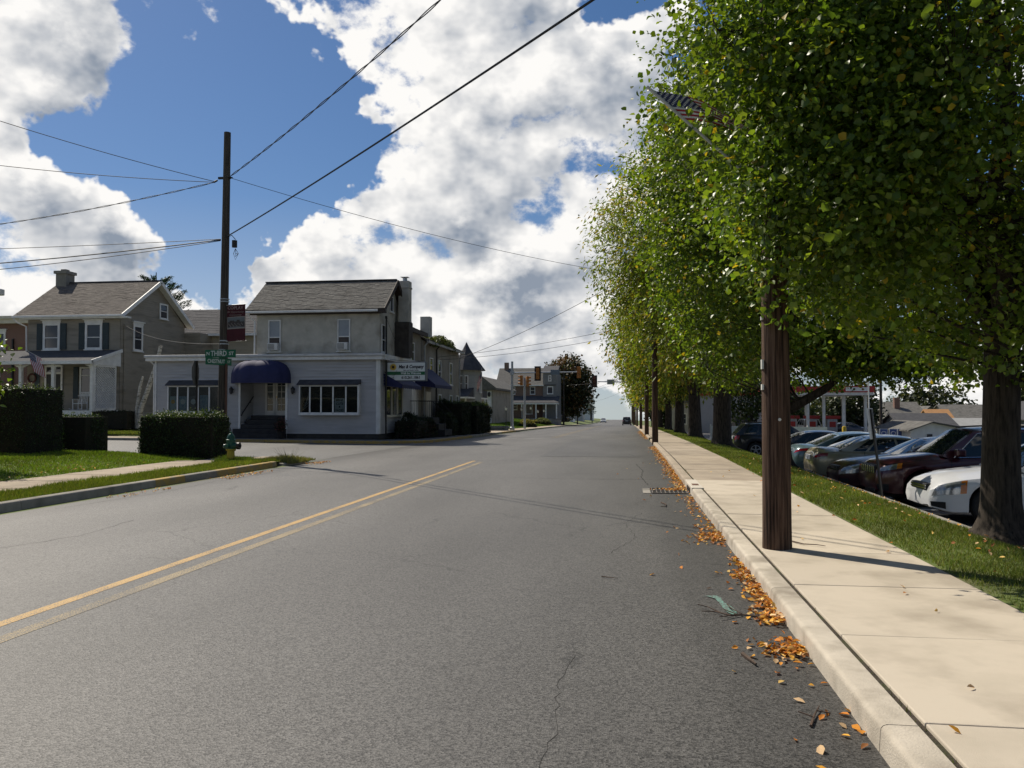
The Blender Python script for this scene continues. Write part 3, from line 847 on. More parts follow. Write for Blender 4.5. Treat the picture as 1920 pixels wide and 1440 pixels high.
stucco = pm('grey_stucco', (0.50, 0.475, 0.41), (0.42, 0.40, 0.345), 2.2, 0.92, 0.5, 35, c3=(0.29, 0.265, 0.22), s3=1.3, spec=.15)
stucco2 = pm('buff_stucco', (0.33, 0.31, 0.27), (0.28, 0.265, 0.23), 2.0, 0.92, 0.5, 35, c3=(0.22, 0.20, 0.17), s3=.8, spec=.15)
vinyl = pm('blue_grey_siding', (0.46, 0.455, 0.455), (0.41, 0.405, 0.405), 1.2, 0.6, .05, c3=(0.37, 0.365, 0.365), s3=.7, stretch=(1, 1, 6))
olive = pm('olive_siding', (0.285, 0.255, 0.205), (0.25, 0.225, 0.18), 1.0, 0.7, .1, c3=(0.17, 0.15, 0.12), s3=.6, stretch=(1, 1, 5))
sh_grey = pm('grey_shingle', (0.105, 0.10, 0.092), (0.15, 0.145, 0.132), 3.3, 0.95, .4, 70, c3=(0.075, 0.072, 0.066), s3=1.5, stretch=(1, 1, 1))
sh_brown = pm('brown_shingle', (0.115, 0.100, 0.088), (0.16, 0.14, 0.12), 2.6, 0.95, .4, 70, c3=(0.085, 0.072, 0.062), s3=1.2)
sh_dark = pm('dark_shingle', (0.05, 0.05, 0.055), (0.075, 0.075, 0.08), 3, 0.95, .4, 60)
navy = pm('navy_awning', (0.014, 0.017, 0.068), (0.020, 0.023, 0.085), 3, 0.75, .1, 90)
brickm = bpy.data.materials.new('red_brick'); brickm.use_nodes = True
def _brick(m, c1, c2, mo, sc):
    t = m.node_tree; b = t.nodes['Principled BSDF']; g = t.nodes.new('ShaderNodeTexCoord')
    sx = t.nodes.new('ShaderNodeSeparateXYZ'); t.links.new(g.outputs['Object'], sx.inputs[0])
    ad = t.nodes.new('ShaderNodeMath'); ad.operation = 'ADD'; t.links.new(sx.outputs[0], ad.inputs[0]); t.links.new(sx.outputs[1], ad.inputs[1])
    cb = t.nodes.new('ShaderNodeCombineXYZ'); t.links.new(ad.outputs[0], cb.inputs[0]); t.links.new(sx.outputs[2], cb.inputs[1])
    k = t.nodes.new('ShaderNodeTexBrick'); k.inputs['Scale'].default_value = sc; k.inputs['Color1'].default_value = (*c1, 1); k.inputs['Color2'].default_value = (*c2, 1); k.inputs['Mortar'].default_value = (*mo, 1)
    k.inputs['Mortar Size'].default_value = .012; k.inputs['Brick Width'].default_value = .22; k.inputs['Row Height'].default_value = .075
    t.links.new(cb.outputs[0], k.inputs['Vector']); t.links.new(k.outputs['Color'], b.inputs['Base Color']); b.inputs['Roughness'].default_value = .9
_brick(brickm, (0.20, 0.075, 0.05), (0.15, 0.06, 0.042), (0.22, 0.19, 0.16), 1.0)
brick2 = bpy.data.materials.new('brown_brick'); brick2.use_nodes = True
_brick(brick2, (0.20, 0.105, 0.072), (0.145, 0.08, 0.06), (0.20, 0.17, 0.14), 1.0)

# ================================================================== corner shop: siding-clad ground floor, stuccoed upper storey
shop = thing('corner_shop', 'grey stucco two-storey corner shop with blue-grey siding ground floor and navy dome awning', 'building', (-18, 43, 0))
FY, SX = 39.6, -12.2
fF = Fr((0, FY), (1, 0), (0, -1)); fS = Fr((SX, 0), (0, 1), (1, 0))
mb = MB()   # wall core with the entry recess left open
mb.box(-24.1, -19.44, FY, 47.4, .05, 4.1); mb.box(-17.0, SX, FY, 47.4, .05, 4.1); mb.box(-19.44, -17.0, FY, 47.4, 2.88, 4.1); mb.box(-19.44, -17.0, 41.0, 47.4, .05, 2.88)
build('wall_core', mb, vinyl, shop)
mb = MB()
siding(mb, fF, -24.05, -19.44, .32, 4.0); siding(mb, fF, -17.0, SX - .05, .32, 4.0); siding(mb, fF, -19.44, -17.0, 2.9, 4.0)
build('front_siding', mb, vinyl, shop, kind='stuff')
mb = MB(); siding(mb, fS, FY + .06, 47.3, .32, 4.0); build('side_siding', mb, vinyl, shop, kind='stuff')
fR = Fr((-19.44, 0), (0, 1), (1, 0)); mb = MB(); siding(mb, fR, FY + .02, 41.0, .3, 2.88); build('recess_siding', mb, vinyl, shop, kind='stuff')
plm = pm('dark_plinth', (.05, .048, .045), (.03, .03, .03), 4, .9)
for fr_, a, b in ((fF, -24.1, -19.5), (fF, -16.95, SX), (fS, FY, 47.4)): mb = MB(); fbox(mb, fr_, a, b, .05, .31, 0, .012); build('plinth', mb, plm, shop)
for a, b, fr_ in ((-12.32, -12.20, fF), (-24.1, -24.0, fF), (-19.52, -19.42, fF), (-17.03, -16.92, fF)):
    mb = MB(); fbox(mb, fr_, a, b, .32, 4.0 if abs(a) < 13 or a < -23 else 2.88, .001, .062); build('corner_board', mb, white, shop)
mb = MB(); fbox(mb, fS, FY - .03, FY + .09, .32, 4.0, .002, .064); build('corner_board', mb, white, shop)
mb = MB(); mb.box(-24.5, -11.95, FY - .26, FY + .02, 4.0, 4.16); build('fascia', mb, white, shop, bevel=.01)
mb = MB(); mb.box(-24.55, -11.90, FY - .34, FY + .02, 4.165, 4.30); build('gutter', mb, pm('weathered_white', (.58, .58, .57), (.46, .46, .45), 2, .6, c3=(.36, .35, .33), s3=1.5), shop, bevel=.03)
mb = MB(); mb.box(SX, -11.90, FY + .03, 47.4, 4.0, 4.28); build('fascia', mb, white, shop, bevel=.01)
mb = MB(); mb.box(-24.3, SX - .02, FY + .03, 47.4, 4.10, 4.24); build('flat_roof', mb, pm('roof_felt', (.12, .12, .12), None, 3, .95), shop)
mb = MB(); mb.tube([(-24.25, FY - .2, 4.15), (-24.25, FY - .2, 4.0), (-24.12, FY - .06, 3.8), (-24.12, FY - .06, .3)], .04, 8); build('downspout', mb, white, shop, smooth=True)
# upper storey
mb = MB(); mb.box(-18.65, SX + .0, FY + .08, 44.1, 4.24, 6.5)
mb.prism([(FY + .08, 6.5), (44.1, 6.5), (41.75, 8.12)], 'x', -18.65, SX)
build('upper_wall', mb, stucco, shop)
RX0, RX1 = -19.1, -11.86
shingles('shingles', shop, (RX0, FY - .28, 6.52), (RX1, FY - .28, 6.52), (0, 41.75 - FY + .28, 1.75), sh_grey, .14, .28, .02, 5)
shingles('shingles', shop, (RX1, 44.45, 6.28), (RX0, 44.45, 6.28), (0, 41.75 - 44.45, 1.99), sh_grey, .2, .4, .02, 6)
mb = MB(); mb.bar((RX0, 41.75, 8.30), (RX1 - .05, 41.75, 8.30), .22, .05); build('ridge_cap', mb, sh_dark, shop)
darkwood = pm('dark_brown_trim', (.028, .020, .016), (.045, .03, .022), 6, .7)
mb = MB(); mb.bar((RX1 + .015, FY - .25, 6.44), (RX1 + .015, 41.75, 8.18), .05, .22); mb.bar((RX1 + .015, 44.4, 6.22), (RX1 + .015, 41.75, 8.18), .05, .26); build('bargeboard', mb, darkwood, shop)
mb = MB(); mb.face([(SX + .004, FY - .2, 6.38), (RX1, FY - .2, 6.38), (RX1, 41.75, 8.06), (SX + .004, 41.75, 8.06)]); mb.face([(SX + .004, 44.35, 6.16), (RX1, 44.35, 6.16), (RX1, 41.75, 8.06), (SX + .004, 41.75, 8.06)]); build('soffit', mb, darkwood, shop)
mb = MB(); mb.box(-19.2, -11.95, FY - .36, FY - .24, 6.36, 6.47); build('gutter', mb, white, shop, bevel=.02)
mb = MB(); mb.box(-18.9, -12.1, FY - .2, FY + .07, 6.3, 6.38); build('eave_board', mb, darkwood, shop)
mb = MB(); mb.tube([(-18.98, FY - .3, 6.36), (-18.9, FY - .1, 6.15), (-18.72, FY + .02, 6.0), (-18.72, FY + .02, 4.35)], .045, 8); build('downspout', mb, white, shop, smooth=True)
mb = MB(); mb.box(-12.2, -11.8, 44.05, 44.5, 6.0, 6.3); build('eave_return', mb, darkwood, shop)
mb = MB(); mb.box(-12.15, -11.8, FY - .4, FY - .05, 6.3, 6.5); build('eave_return', mb, darkwood, shop)
fU = Fr((0, FY + .08), (1, 0), (0, -1))
for a in (-18.0, -14.36):
    window(shop, fU, a, a + .66, 4.45, 6.05, .055, .45, blind=pm('drawn_blind', (.30, .33, .36), (.24, .27, .30), 2, .4))
for i, (a, lab) in enumerate(((-18.0, 'white window air conditioner in the left upstairs window of the corner shop'), (-14.36, 'white window air conditioner in the right upstairs window of the corner shop'))):
    t = thing('air_conditioner', lab, 'air conditioner', (a + .33, FY - .1, 4.5), 'window air conditioners of the corner shop')
    mb = MB(); mb.box(a + .06, a + .60, FY - .24, FY + .0, 4.50, 4.86); build('case', mb, white, t, bevel=.015)
    mb = MB()
    for q in range(7): mb.box(a + .09, a + .44, FY - .252, FY - .24, 4.54 + q * .042, 4.56 + q * .042)
    build('grille', mb, pm('grille_grey%d' % i, (.16, .16, .16), None, 4, .6), t)
window(shop, fS, 39.95, 40.6, 4.4, 5.8, .05, .45); window(shop, fS, 41.35, 41.95, 6.6, 7.4, .05, 0)
mb = MB(); mb.box(-12.03, -11.46, 42.45, 43.05, 6.15, 8.35); mb.box(-12.0, -11.43, 42.42, 43.08, 7.95, 8.05)
ch = build('chimney', mb, stucco, shop, bevel=.02)
mb = MB(); mb.box(-12.19, -11.42, 42.35, 43.15, 4.285, 6.15); build('chimney_base', mb, pm('dark_stucco', (.045, .038, .032), (.075, .065, .055), 3, .95, .5, 30), shop)  # base in a much darker tone than the chimney above it
mb = MB(); mb.tube([(-11.75, 42.75, 8.34), (-11.75, 42.75, 8.52)], .12, 10); mb.box(-11.95, -11.55, 42.55, 42.95, 8.56, 8.58); mb.tube([(-11.75, 42.75, 8.52), (-11.75, 42.75, 8.57)], .05, 6); build('flue_cap', mb, galv, ch)
mb = MB(); mb.tube([(-12.02, 40.25, .3), (-12.02, 40.25, 6.1)], .045, 8); mb.tube([(-12.02, 40.25, 6.1), (-12.02, 40.2, 6.22)], .06, 8); build('service_mast', mb, black, shop)
# shop window bays: shallow boxes with five lights
def bay(u0, u1, z0, z1, cuts):
    mb = MB(); dd = .32
    fbox(mb, fF, u0, u1, z0 - .09, z0, .0, dd + .03); fbox(mb, fF, u0, u1, z1, z1 + .05, 0, dd)
    for c in [u0, *cuts, u1 - .07]: fbox(mb, fF, c, c + .07, z0, z1, dd - .06, dd)
    fbox(mb, fF, u0, u0 + .05, z0, z1, 0.02, dd - .06); fbox(mb, fF, u1 - .05, u1, z0, z1, .02, dd - .06)
    fbox(mb, fF, u0 + .07, u1 - .07, z0, z0 + .05, dd - .06, dd); fbox(mb, fF, u0 + .07, u1 - .07, z1 - .05, z1, dd - .06, dd)
    w = build('window', mb, white, shop, bevel=.006)
    ed = [u0, *cuts, u1 - .07]
    for a, b in zip(ed[:-1], ed[1:]):
        mb = MB(); fbox(mb, fF, a + .07, b, z0 + .05, z1 - .05, dd - .035, dd - .028); build('pane', mb, pane_clear, w)
    mb = MB(); fbox(mb, fF, u0 + .05, u1 - .05, z0, z1, .052, .062); build('backing', mb, dark_int, w)
    mb = MB(); h0, h1 = u0 - .08, u1 + .02
    mb.face([fF.p(h0, .02, z1 + .30), fF.p(h1, .02, z1 + .30), fF.p(h1, .42, z1 + .05), fF.p(h0, .42, z1 + .05)])
    mb.face([fF.p(h0, .42, z1 + .05), fF.p(h1, .42, z1 + .05), fF.p(h1, .42, z1 + .01), fF.p(h0, .42, z1 + .01)])
    mb.face([fF.p(h0, .02, z1 + .30), fF.p(h0, .42, z1 + .05), fF.p(h0, .02, z1 + .05)]); mb.face([fF.p(h1, .02, z1 + .30), fF.p(h1, .02, z1 + .05), fF.p(h1, .42, z1 + .05)])
    build('hood', mb, sh_dark, w)
    return w
w1 = bay(-16.22, -13.12, 1.33, 2.72, [-15.68, -15.1, -14.48, -13.82])
w2 = bay(-23.24, -20.4, 1.38, 2.72, [-22.72, -22.15, -21.6, -21.0])
# letter board, plant and curtain in the right bay; posters in the left bay
board = thing('letter_board', 'white letter board reading MENS CUTS & FADES in the shop window', 'sign', (-14.12, FY - .2, 1.4))
mb = MB(); mb.box(-14.38, -13.87, FY - .245, FY - .235, 1.40, 2.08); build('panel', mb, pm('board_white', (.72, .75, .74), None, 5, .5), board)
ink = pm('black_ink', (.015, .015, .018), None, 5, .6)
for q, (s_, zz) in enumerate((('MENS', 1.98), ('CUTS', 1.81), ('&', 1.66), ('FADES', 1.48))): text(board, s_, (-14.125, FY - .2465, zz), .15, ink, bold=.004)
mb = MB()
for q in range(5): mb.bar((-16.05 + q * .05, FY - .22, 1.5 + q * .1), (-15.72, FY - .22, 1.75 + q * .16), .03, .01)
build('window_slats', mb, white, w1)
blue_p = pm('poster_blue', (.05, .16, .28), (.20, .36, .46), 6, .5, c3=(.4, .5, .55), s3=4); pale_p = pm('poster_pale', (.42, .52, .52), (.35, .45, .46), 3, .5)
for nm, lab, a, b, z0, z1, mt in (('poster', 'pale poster with an orange flower, leftmost in the left shop window', -23.14, -22.76, 1.45, 2.2, pale_p), ('poster', 'blue poster with a white moon in the second light of the left shop window', -22.62, -22.2, 1.45, 2.2, blue_p), ('poster', 'dark poster with a pale disc in the middle light of the left shop window', -22.05, -21.64, 1.45, 2.2, pm('poster_dark', (.05, .06, .07), (.09, .1, .1), 4, .5)), ('poster', 'blue picture poster beside the utility pole in the left shop window', -21.5, -21.05, 1.45, 2.25, blue_p)):
    mb = MB(); mb.box(a, b, FY - .262, FY - .255, z0, z1); o = build(nm, mb, mt); setp(o, lab, 'poster', 'posters in the left shop window')
    if 'flower' in lab or 'moon' in lab or 'disc' in lab:
        mb = MB(); mb.tube([((a + b) / 2, FY - .2655, z1 - .28), ((a + b) / 2, FY - .2635, z1 - .28)], .11 if 'flower' in lab else .14, 14)
        build('motif', mb, pm('motif_' + lab[:4], (.75, .40, .04) if 'flower' in lab else (.62, .66, .66), None, 5, .5), o)
# entry: steps, doors, handrail, dome awning, lamps
stp = pm('dark_steps', (.020, .020, .022), (.032, .032, .034), 4, .8, .2)
for q in range(5):
    mb = MB(); mb.box(-19.9 + q * .0 if q == 0 else (-19.72 if q == 1 else -19.42 + (q - 2) * .16), -17.0 + (.0 if q > 1 else .02), FY - .55 + q * .26, 40.98, .12 + q * .22 - (.05 if q == 0 else 0), .12 + (q + 1) * .22 - .004)
    build('step', mb, stp, shop, bevel=.012)
fD = Fr((0, 40.99), (1, 0), (0, -1))
door_w = pm('door_cream_white', (.68, .66, .60), (.60, .58, .53), 3, .5)
def french_door(u0, u1, z0, z1, cols, rows, knob=None):
    mb = MB(); w = .11
    fbox(mb, fD, u0, u0 + w, z0, z1, 0, .05); fbox(mb, fD, u1 - w, u1, z0, z1, 0, .05); fbox(mb, fD, u0 + w, u1 - w, z1 - w, z1, 0, .05); fbox(mb, fD, u0 + w, u1 - w, z0, z0 + .24, 0, .05)
    for c in range(1, cols): uu = u0 + w + (u1 - u0 - 2 * w) * c / cols; fbox(mb, fD, uu - .012, uu + .012, z0 + .24, z1 - w, .005, .045)
    for r_ in range(1, rows): zz = z0 + .24 + (z1 - w - z0 - .24) * r_ / rows; fbox(mb, fD, u0 + w, u1 - w, zz - .012, zz + .012, .006, .044)
    d_ = build('door', mb, door_w, shop)
    for c in range(cols):
        for r_ in range(rows):
            ww = (u1 - u0 - 2 * w) / cols; hh = (z1 - w - z0 - .24) / rows
            mb = MB(); fbox(mb, fD, u0 + w + c * ww + .012, u0 + w + (c + 1) * ww - .012, z0 + .24 + r_ * hh + .012, z0 + .24 + (r_ + 1) * hh - .012, .01, .02); build('pane', mb, pane, d_)
    if knob: mb = MB(); mb.tube([fD.p(knob, .05, z0 + .95), fD.p(knob, .11, z0 + .95)], .035, 8); build('handle', mb, pm('brass', (.55, .38, .12), None, 5, .3, metal=1), d_)
french_door(-18.74, -18.2, 1.22, 3.2, 1, 5); french_door(-18.17, -17.3, 1.22, 3.2, 3, 5, -18.09)
mb = MB(); mb.tube([(-19.34, FY - .1, 1.2), (-19.34, FY + .05, 1.35), (-19.34, 40.85, 2.2)], .025, 8); mb.tube([(-19.34, 40.6, 1.9), (-19.42, 40.6, 1.86)], .012, 6); build('handrail', mb, black, shop)
lantern('coach_lamp', 'black coach lamp left of the shop entrance', -19.87, FY, 2.5, 'coach lamps at the shop entrance'); lantern('coach_lamp', 'black coach lamp right of the shop entrance', -16.6, FY, 2.5, 'coach lamps at the shop entrance')
aw = thing('dome_awning', 'navy blue dome awning over the corner shop entrance', 'awning', (-18.25, FY - .5, 2.85))
cx, cz, rx, rz, ry = -18.25, 3.06, 1.5, .93, 1.05
def dome(a, e, bul):
    ca, sa = math.cos(a), math.sin(a); ce, se = math.cos(e), math.sin(e)
    pw = lambda q, k: math.copysign(abs(q) ** k, q)
    k = 1 + .025 * bul
    return (cx - rx * pw(ca, .75) * pw(ce, .55) * k, FY - .03 - ry * pw(sa, .75) * pw(ce, .55) * k, cz + rz * pw(se, .8) * k)
NP = 6
for p_ in range(NP):
    mb = MB(); n = len(mb.v); SA, SE = 5, 8
    for i in range(SA + 1):
        a = math.pi * (p_ + i / SA) / NP
        for j in range(SE + 1): mb.v.append(dome(a, (math.pi / 2) * j / SE * .995, math.sin(math.pi * i / SA)))
        q = dome(a, 0, math.sin(math.pi * i / SA)); mb.v.append((q[0], q[1], q[2] - .22))
    K = SE + 2
    for i in range(SA):
        for j in range(SE): mb.f.append((i * K + j, i * K + j + 1, (i + 1) * K + j + 1, (i + 1) * K + j))
        mb.f.append((i * K + SE + 1, i * K, (i + 1) * K, (i + 1) * K + SE + 1))
    mb.m = [0] * len(mb.f); build('fabric_panel', mb, navy, aw, smooth=True, angle=60)
# side elevation: triple window, door, two sloped awnings, stoop with railing
for q in range(3): window(shop, fS, 40.55 + q * 1.05, 41.53 + q * 1.05, 1.2, 2.75, .06, 0, fmat=cream, sill=True, d=.051)
mb = MB(); fbox(mb, fS, 45.7, 46.75, 1.1, 3.15, 0, .06); build('door', mb, white, shop)
def slope_awning(label, y0, y1, zt, zb, out, x=SX):
    t = thing('sloped_awning', label, 'awning', (x, (y0 + y1) / 2, zb), 'navy awnings on the shop side wall')
    mb = MB(); n = 10
    mb.face([(x + .02, y0, zt), (x + .02, y1, zt), (x + out, y1, zb), (x + out, y0, zb)])
    for q in range(n):
        a = y0 + (y1 - y0) * q / n; b = y0 + (y1 - y0) * (q + 1) / n; m_ = (a + b) / 2
        mb.face([(x + out, a, zb), (x + out, b, zb), (x + out + .01, b, zb - .16), (x + out + .01, m_, zb - .22), (x + out + .01, a, zb - .16)])
    build('canopy', mb, navy, t, recalc=False)
    for yy in (y0, y1):
        mb = MB(); mb.face([(x + .02, yy, zt), (x + out, yy, zb), (x + out, yy, zb - .18), (x + .02, yy, zb - .05)]); build('end_panel', mb, navy, t, recalc=False)
slope_awning('navy sloped awning over the side window behind the shop sign', 40.35, 44.2, 3.35, 2.78, 1.0)
slope_awning('navy sloped awning over the side entrance, beyond the shop sign', 46.4, 50.9, 4.05, 2.95, 1.35, -12.3)
mb = MB(); mb.box(-12.2, -10.9, 45.4, 47.3, .05, 1.05); mb.box(-10.9, -10.5, 45.4, 47.3, .05, .7); mb.box(-10.5, -10.15, 45.4, 47.3, .05, .38); build('stoop', mb, stp, shop)
for yy in (45.42, 47.28):
    mb = MB(); mb.tube([(-12.15, yy, 2.0), (-10.9, yy, 2.0), (-10.15, yy, 1.3)], .02, 6)
    for q in range(12): xx = -12.1 + q * .105; mb.tube([(xx, yy, 1.05), (xx, yy, 2.0)], .009, 4)
    mb.tube([(-10.15, yy, .3), (-10.15, yy, 1.3)], .018, 6)
    build('railing', mb, black, shop)

# illuminated box sign on the side wall
sg = thing('shop_sign', 'white and green box sign with a sunflower and phone number on the shop corner', 'sign', (-11.0, 40.5, 3))
mb = MB(); mb.box(-12.04, -9.98, 40.40, 40.62, 2.95, 3.93); build('sign_case', mb, pm('sign_grey_frame', (.16, .17, .18), None, 5, .5), sg, bevel=.01)
mb = MB(); mb.box(-12.0, -10.06, 40.388, 40.40, 3.0, 3.88); build('sign_face', mb, pm('sign_white', (.70, .73, .70), (.66, .69, .66), 3, .4), sg)
mb = MB(); mb.box(-12.0, -10.06, 40.383, 40.388, 3.26, 3.43); build('green_band', mb, pm('sign_green', (.015, .14, .05), None, 4, .5), sg)
mb = MB()
for q in range(16):
    a = 2 * math.pi * q / 16; c_ = Vector((-11.70, 40.382, 3.66)); d_ = Vector((math.cos(a), 0, math.sin(a))); e_ = Vector((-math.sin(a), 0, math.cos(a)))
    mb.face([c_ + d_ * .06, c_ + d_ * .12 + e_ * .035, c_ + d_ * .20, c_ + d_ * .12 - e_ * .035])
build('flower_petals', mb, pm('petal_yellow', (.75, .48, .03), None, 5, .5), sg, recalc=False)
mb = MB(); mb.tube([(-11.70, 40.381, 3.66), (-11.70, 40.372, 3.66)], .075, 14); build('flower_centre', mb, pm('flower_brown', (.05, .025, .012), None, 5, .7), sg)
mb = MB(); mb.bar((-11.72, 40.378, 3.06), (-11.50, 40.378, 3.5), .006, .022, (0, 1, 0)); mb.bar((-11.78, 40.378, 3.2), (-11.45, 40.378, 3.38), .006, .02, (0, 1, 0))
mb.tube([(-11.70 + .05 * math.cos(t_), 40.378, 3.09 + .05 * math.sin(t_)) for t_ in np.linspace(0, 2 * math.pi, 12)], .008, 4)
build('scissors', mb, ink, sg)
wt = pm('sign_letter_white', (.72, .74, .72), None, 5, .5)
text(sg, 'Max & Company', (-10.78, 40.385, 3.67), .235, ink, sx=.80, font_shear=.25, bold=.010); text(sg, 'Hair and Health Studio', (-10.78, 40.385, 3.495), .095, ink, sx=.9, bold=.002)
text(sg, 'Walk Ins Welcome', (-10.78, 40.380, 3.345), .155, wt, sx=.85, bold=.006); text(sg, '610.261.1861', (-10.78, 40.385, 3.13), .20, ink, sx=.9, bold=.007)
mb = MB(); mb.bar((-12.18, 40.5, 4.05), (-10.3, 40.5, 3.94), .02); mb.bar((-12.2, 40.5, 3.4), (-12.04, 40.5, 3.4), .05); build('bracket', mb, black, sg)

# ================================================================== buildings up the left side of the street
row = thing('stucco_row_building', 'long buff stucco building with narrow windows behind the shop', 'building', (-15, 53, 0))
mb = MB(); mb.box(-18.6, -12.35, 44.1, 48.6, 0, 6.1); build('wall', mb, stucco2, row)
mb = MB(); mb.box(-19.5, -12.25, 48.6, 59.4, -.3, 5.7); mb.prism([(-19.5, 5.7), (-12.25, 5.7), (-15.9, 7.35)], 'y', 48.62, 59.38); build('wall', mb, stucco2, row)
shingles('shingles', row, (-12.0, 44.1, 6.12), (-12.0, 48.9, 6.12), (-3.4, 0, 1.4), sh_dark, .22, .5, .02, 8)
shingles('shingles', row, (-11.9, 48.75, 5.72), (-11.9, 59.8, 5.72), (-4.0, 0, 1.75), sh_grey, .22, .5, .02, 9)
shingles('shingles', row, (-19.9, 59.8, 5.72), (-19.9, 48.75, 5.72), (4.0, 0, 1.75), sh_grey, .4, .9, .02, 10)
mb = MB(); mb.box(-12.02, -11.88, 48.7, 59.8, 5.55, 5.68); build('gutter', mb, pm('gutter_grey', (.4, .39, .37), None, 3, .6), row)
mb = MB(); mb.box(-12.1, -11.98, 44.1, 48.9, 5.9, 6.1); build('fascia', mb, darkwood, row)
fB = Fr((-12.25, 0), (0, 1), (1, 0)); fB0 = Fr((-12.35, 0), (0, 1), (1, 0))
for y_, z0_, z1_ in ((50.3, 3.85, 4.75), (52.6, 3.2, 4.75), (56.1, 3.2, 4.75), (52.7, .95, 2.5), (56.1, .95, 2.5), (58.3, 1.0, 2.5)): window(row, fB, y_, y_ + .85, z0_, z1_, .07, .5, head=0)
window(row, fB0, 46.2, 46.9, 4.3, 5.4, .06, .5)
for yy in (48.75, 51.9, 59.3): mb = MB(); mb.tube([(-11.95, yy, 5.6), (-12.15, yy, 5.35), (-12.18, yy, .0)], .05, 8); build('downspout', mb, galv if yy != 51.9 else black, row, smooth=True)
mb = MB(); mb.box(-14.6, -13.9, 57.2, 57.9, 6.4, 8.1); build('chimney', mb, stucco, row)
mb = MB(); mb.box(-12.25, -12.1, 49.2, 50.9, .0, .3); mb.box(-12.25, -12.19, 49.4, 50.5, .3, 2.6); build('door', mb, door_w, row)
# fenced entrance of the row building
mb = MB()
for q in range(20): mb.tube([(-10.9, 48.2 + q * .13, .1), (-10.9, 48.2 + q * .13, 1.2)], .009, 4)
mb.tube([(-10.9, 48.2, 1.2), (-10.9, 50.7, 1.2)], .016, 5); mb.tube([(-10.9, 48.2, .2), (-10.9, 50.7, .2)], .012, 5); o = build('iron_railing', mb, black); setp(o, 'black iron railing in front of the stucco row building', 'railing')

# turret house
tur = thing('turret_house', 'grey siding house with a dark conical turret roof', 'house', (-15.5, 76, -.4))
grey_s = pm('pale_grey_siding', (.34, .35, .34), (.29, .30, .29), 1, .7, .1, stretch=(1, 1, 6))
zb = -.5
mb = MB(); mb.box(-24, -15.2, 70, 82, zb, 4.9); mb.prism([(70, 4.9), (82, 4.9), (76, 6.3)], 'x', -24, -15.2); build('wall', mb, grey_s, tur)
shingles('shingles', tur, (-24.4, 69.5, 4.75), (-14.9, 69.5, 4.75), (0, 6.5, 1.65), sh_dark, .3, .6, .02, 12); shingles('shingles', tur, (-14.9, 82.5, 4.75), (-24.4, 82.5, 4.75), (0, -6.5, 1.65), sh_dark, .6, 1.2, .02, 13)
tc_ = (-14.35, 73.0)
mb = MB(); mb.lathe((tc_[0], tc_[1], zb), [(1.35, 0), (1.35, 5.5)], 8); build('turret', mb, grey_s, tur)
mb = MB()
for r0, r1, z0, z1 in [(1.75, 1.55, 4.95, 5.2), (1.55, 1.15, 5.2, 5.75), (1.15, .72, 5.75, 6.3), (.72, .36, 6.3, 6.85), (.36, .02, 6.85, 7.5)]:
    mb.lathe((tc_[0], tc_[1], 0), [(r0, z0), (r1, z1 + .02)], 12)
build('cone_roof', mb, sh_dark, tur)
fT = Fr((tc_[0] , tc_[1] - 1.25), (1, 0), (0, -1)); window(tur, fT, -.42, .42, 3.0, 4.5, .09, .5); fT2 = Fr((tc_[0] + 1.25, tc_[1]), (0, 1), (1, 0)); window(tur, fT2, -.42, .42, 3.0, 4.5, .09, .5)
mb = MB(); mb.prism([(69.0, 2.55), (79, 2.55), (79, 3.2), (72.0, 3.4)], 'x', -15.8, -13.5); build('porch_roof', mb, sh_dark, tur)
mb = MB(); mb.box(-15.2, -13.8, 69.6, 79, zb, 2.5); build('porch_wall', mb, stucco2, tur)
mb = MB(); mb.box(-15.8, -13.4, 68.95, 69.15, 2.42, 2.56); mb.box(-13.52, -13.38, 69.2, 79, 2.42, 2.56); build('gutter', mb, white, tur)
for xx in (-15.6, -14.7, -13.7): mb = MB(); mb.box(xx - .06, xx + .06, 69.3, 69.42, zb, 2.5); build('post', mb, white, tur)
mb = MB(); mb.box(-19.5, -18.8, 75.5, 76.2, 5.8, 7.2); build('chimney', mb, stucco, tur)

# low office with a dark green door and lamps
off_ = thing('low_office', 'low grey building with a dark green panelled door and wall lamps', 'building', (-17, 100, 0))
zo = .2
mb = MB(); mb.box(-24, -15.5, 95, 112, zo - 1, 3.7); build('wall', mb, stucco2, off_)
mb = MB(); mb.box(-24.4, -15.1, 94.5, 112.4, 3.7, 3.95); mb.prism([(-24.4, 3.95), (-15.1, 3.95), (-16.8, 5.3), (-22.7, 5.3)], 'y', 94.5, 112.4); build('roof', mb, sh_grey, off_)
fO = Fr((0, 95), (1, 0), (0, -1))
mb = MB(); fbox(mb, fO, -18.2, -16.8, zo, 3.1, 0, .06); dgr = build('door', mb, pm('dark_green_paint', (.025, .05, .04), None, 4, .5), off_)
mb = MB(); fbox(mb, fO, -17.9, -17.1, zo + 1.1, zo + 2.2, .06, .08); fbox(mb, fO, -17.9, -17.1, zo + .2, zo + .8, .06, .08); build('door_panel', mb, cream, dgr)
for a, b in ((-18.6, -18.25), (-16.75, -16.4), (-16.2, -15.7)): mb = MB(); fbox(mb, fO, a, b, zo - .5, 3.6, 0, .1); build('pilaster', mb, white, off_)
for u in (-16.58, -15.95): mb = MB(); c_ = fO.p(u, .25, 2.9); mb.lathe(c_, [(.05, 0), (.16, .12), (.18, .4), (.03, .6)], 6); build('wall_lamp', mb, black, off_)

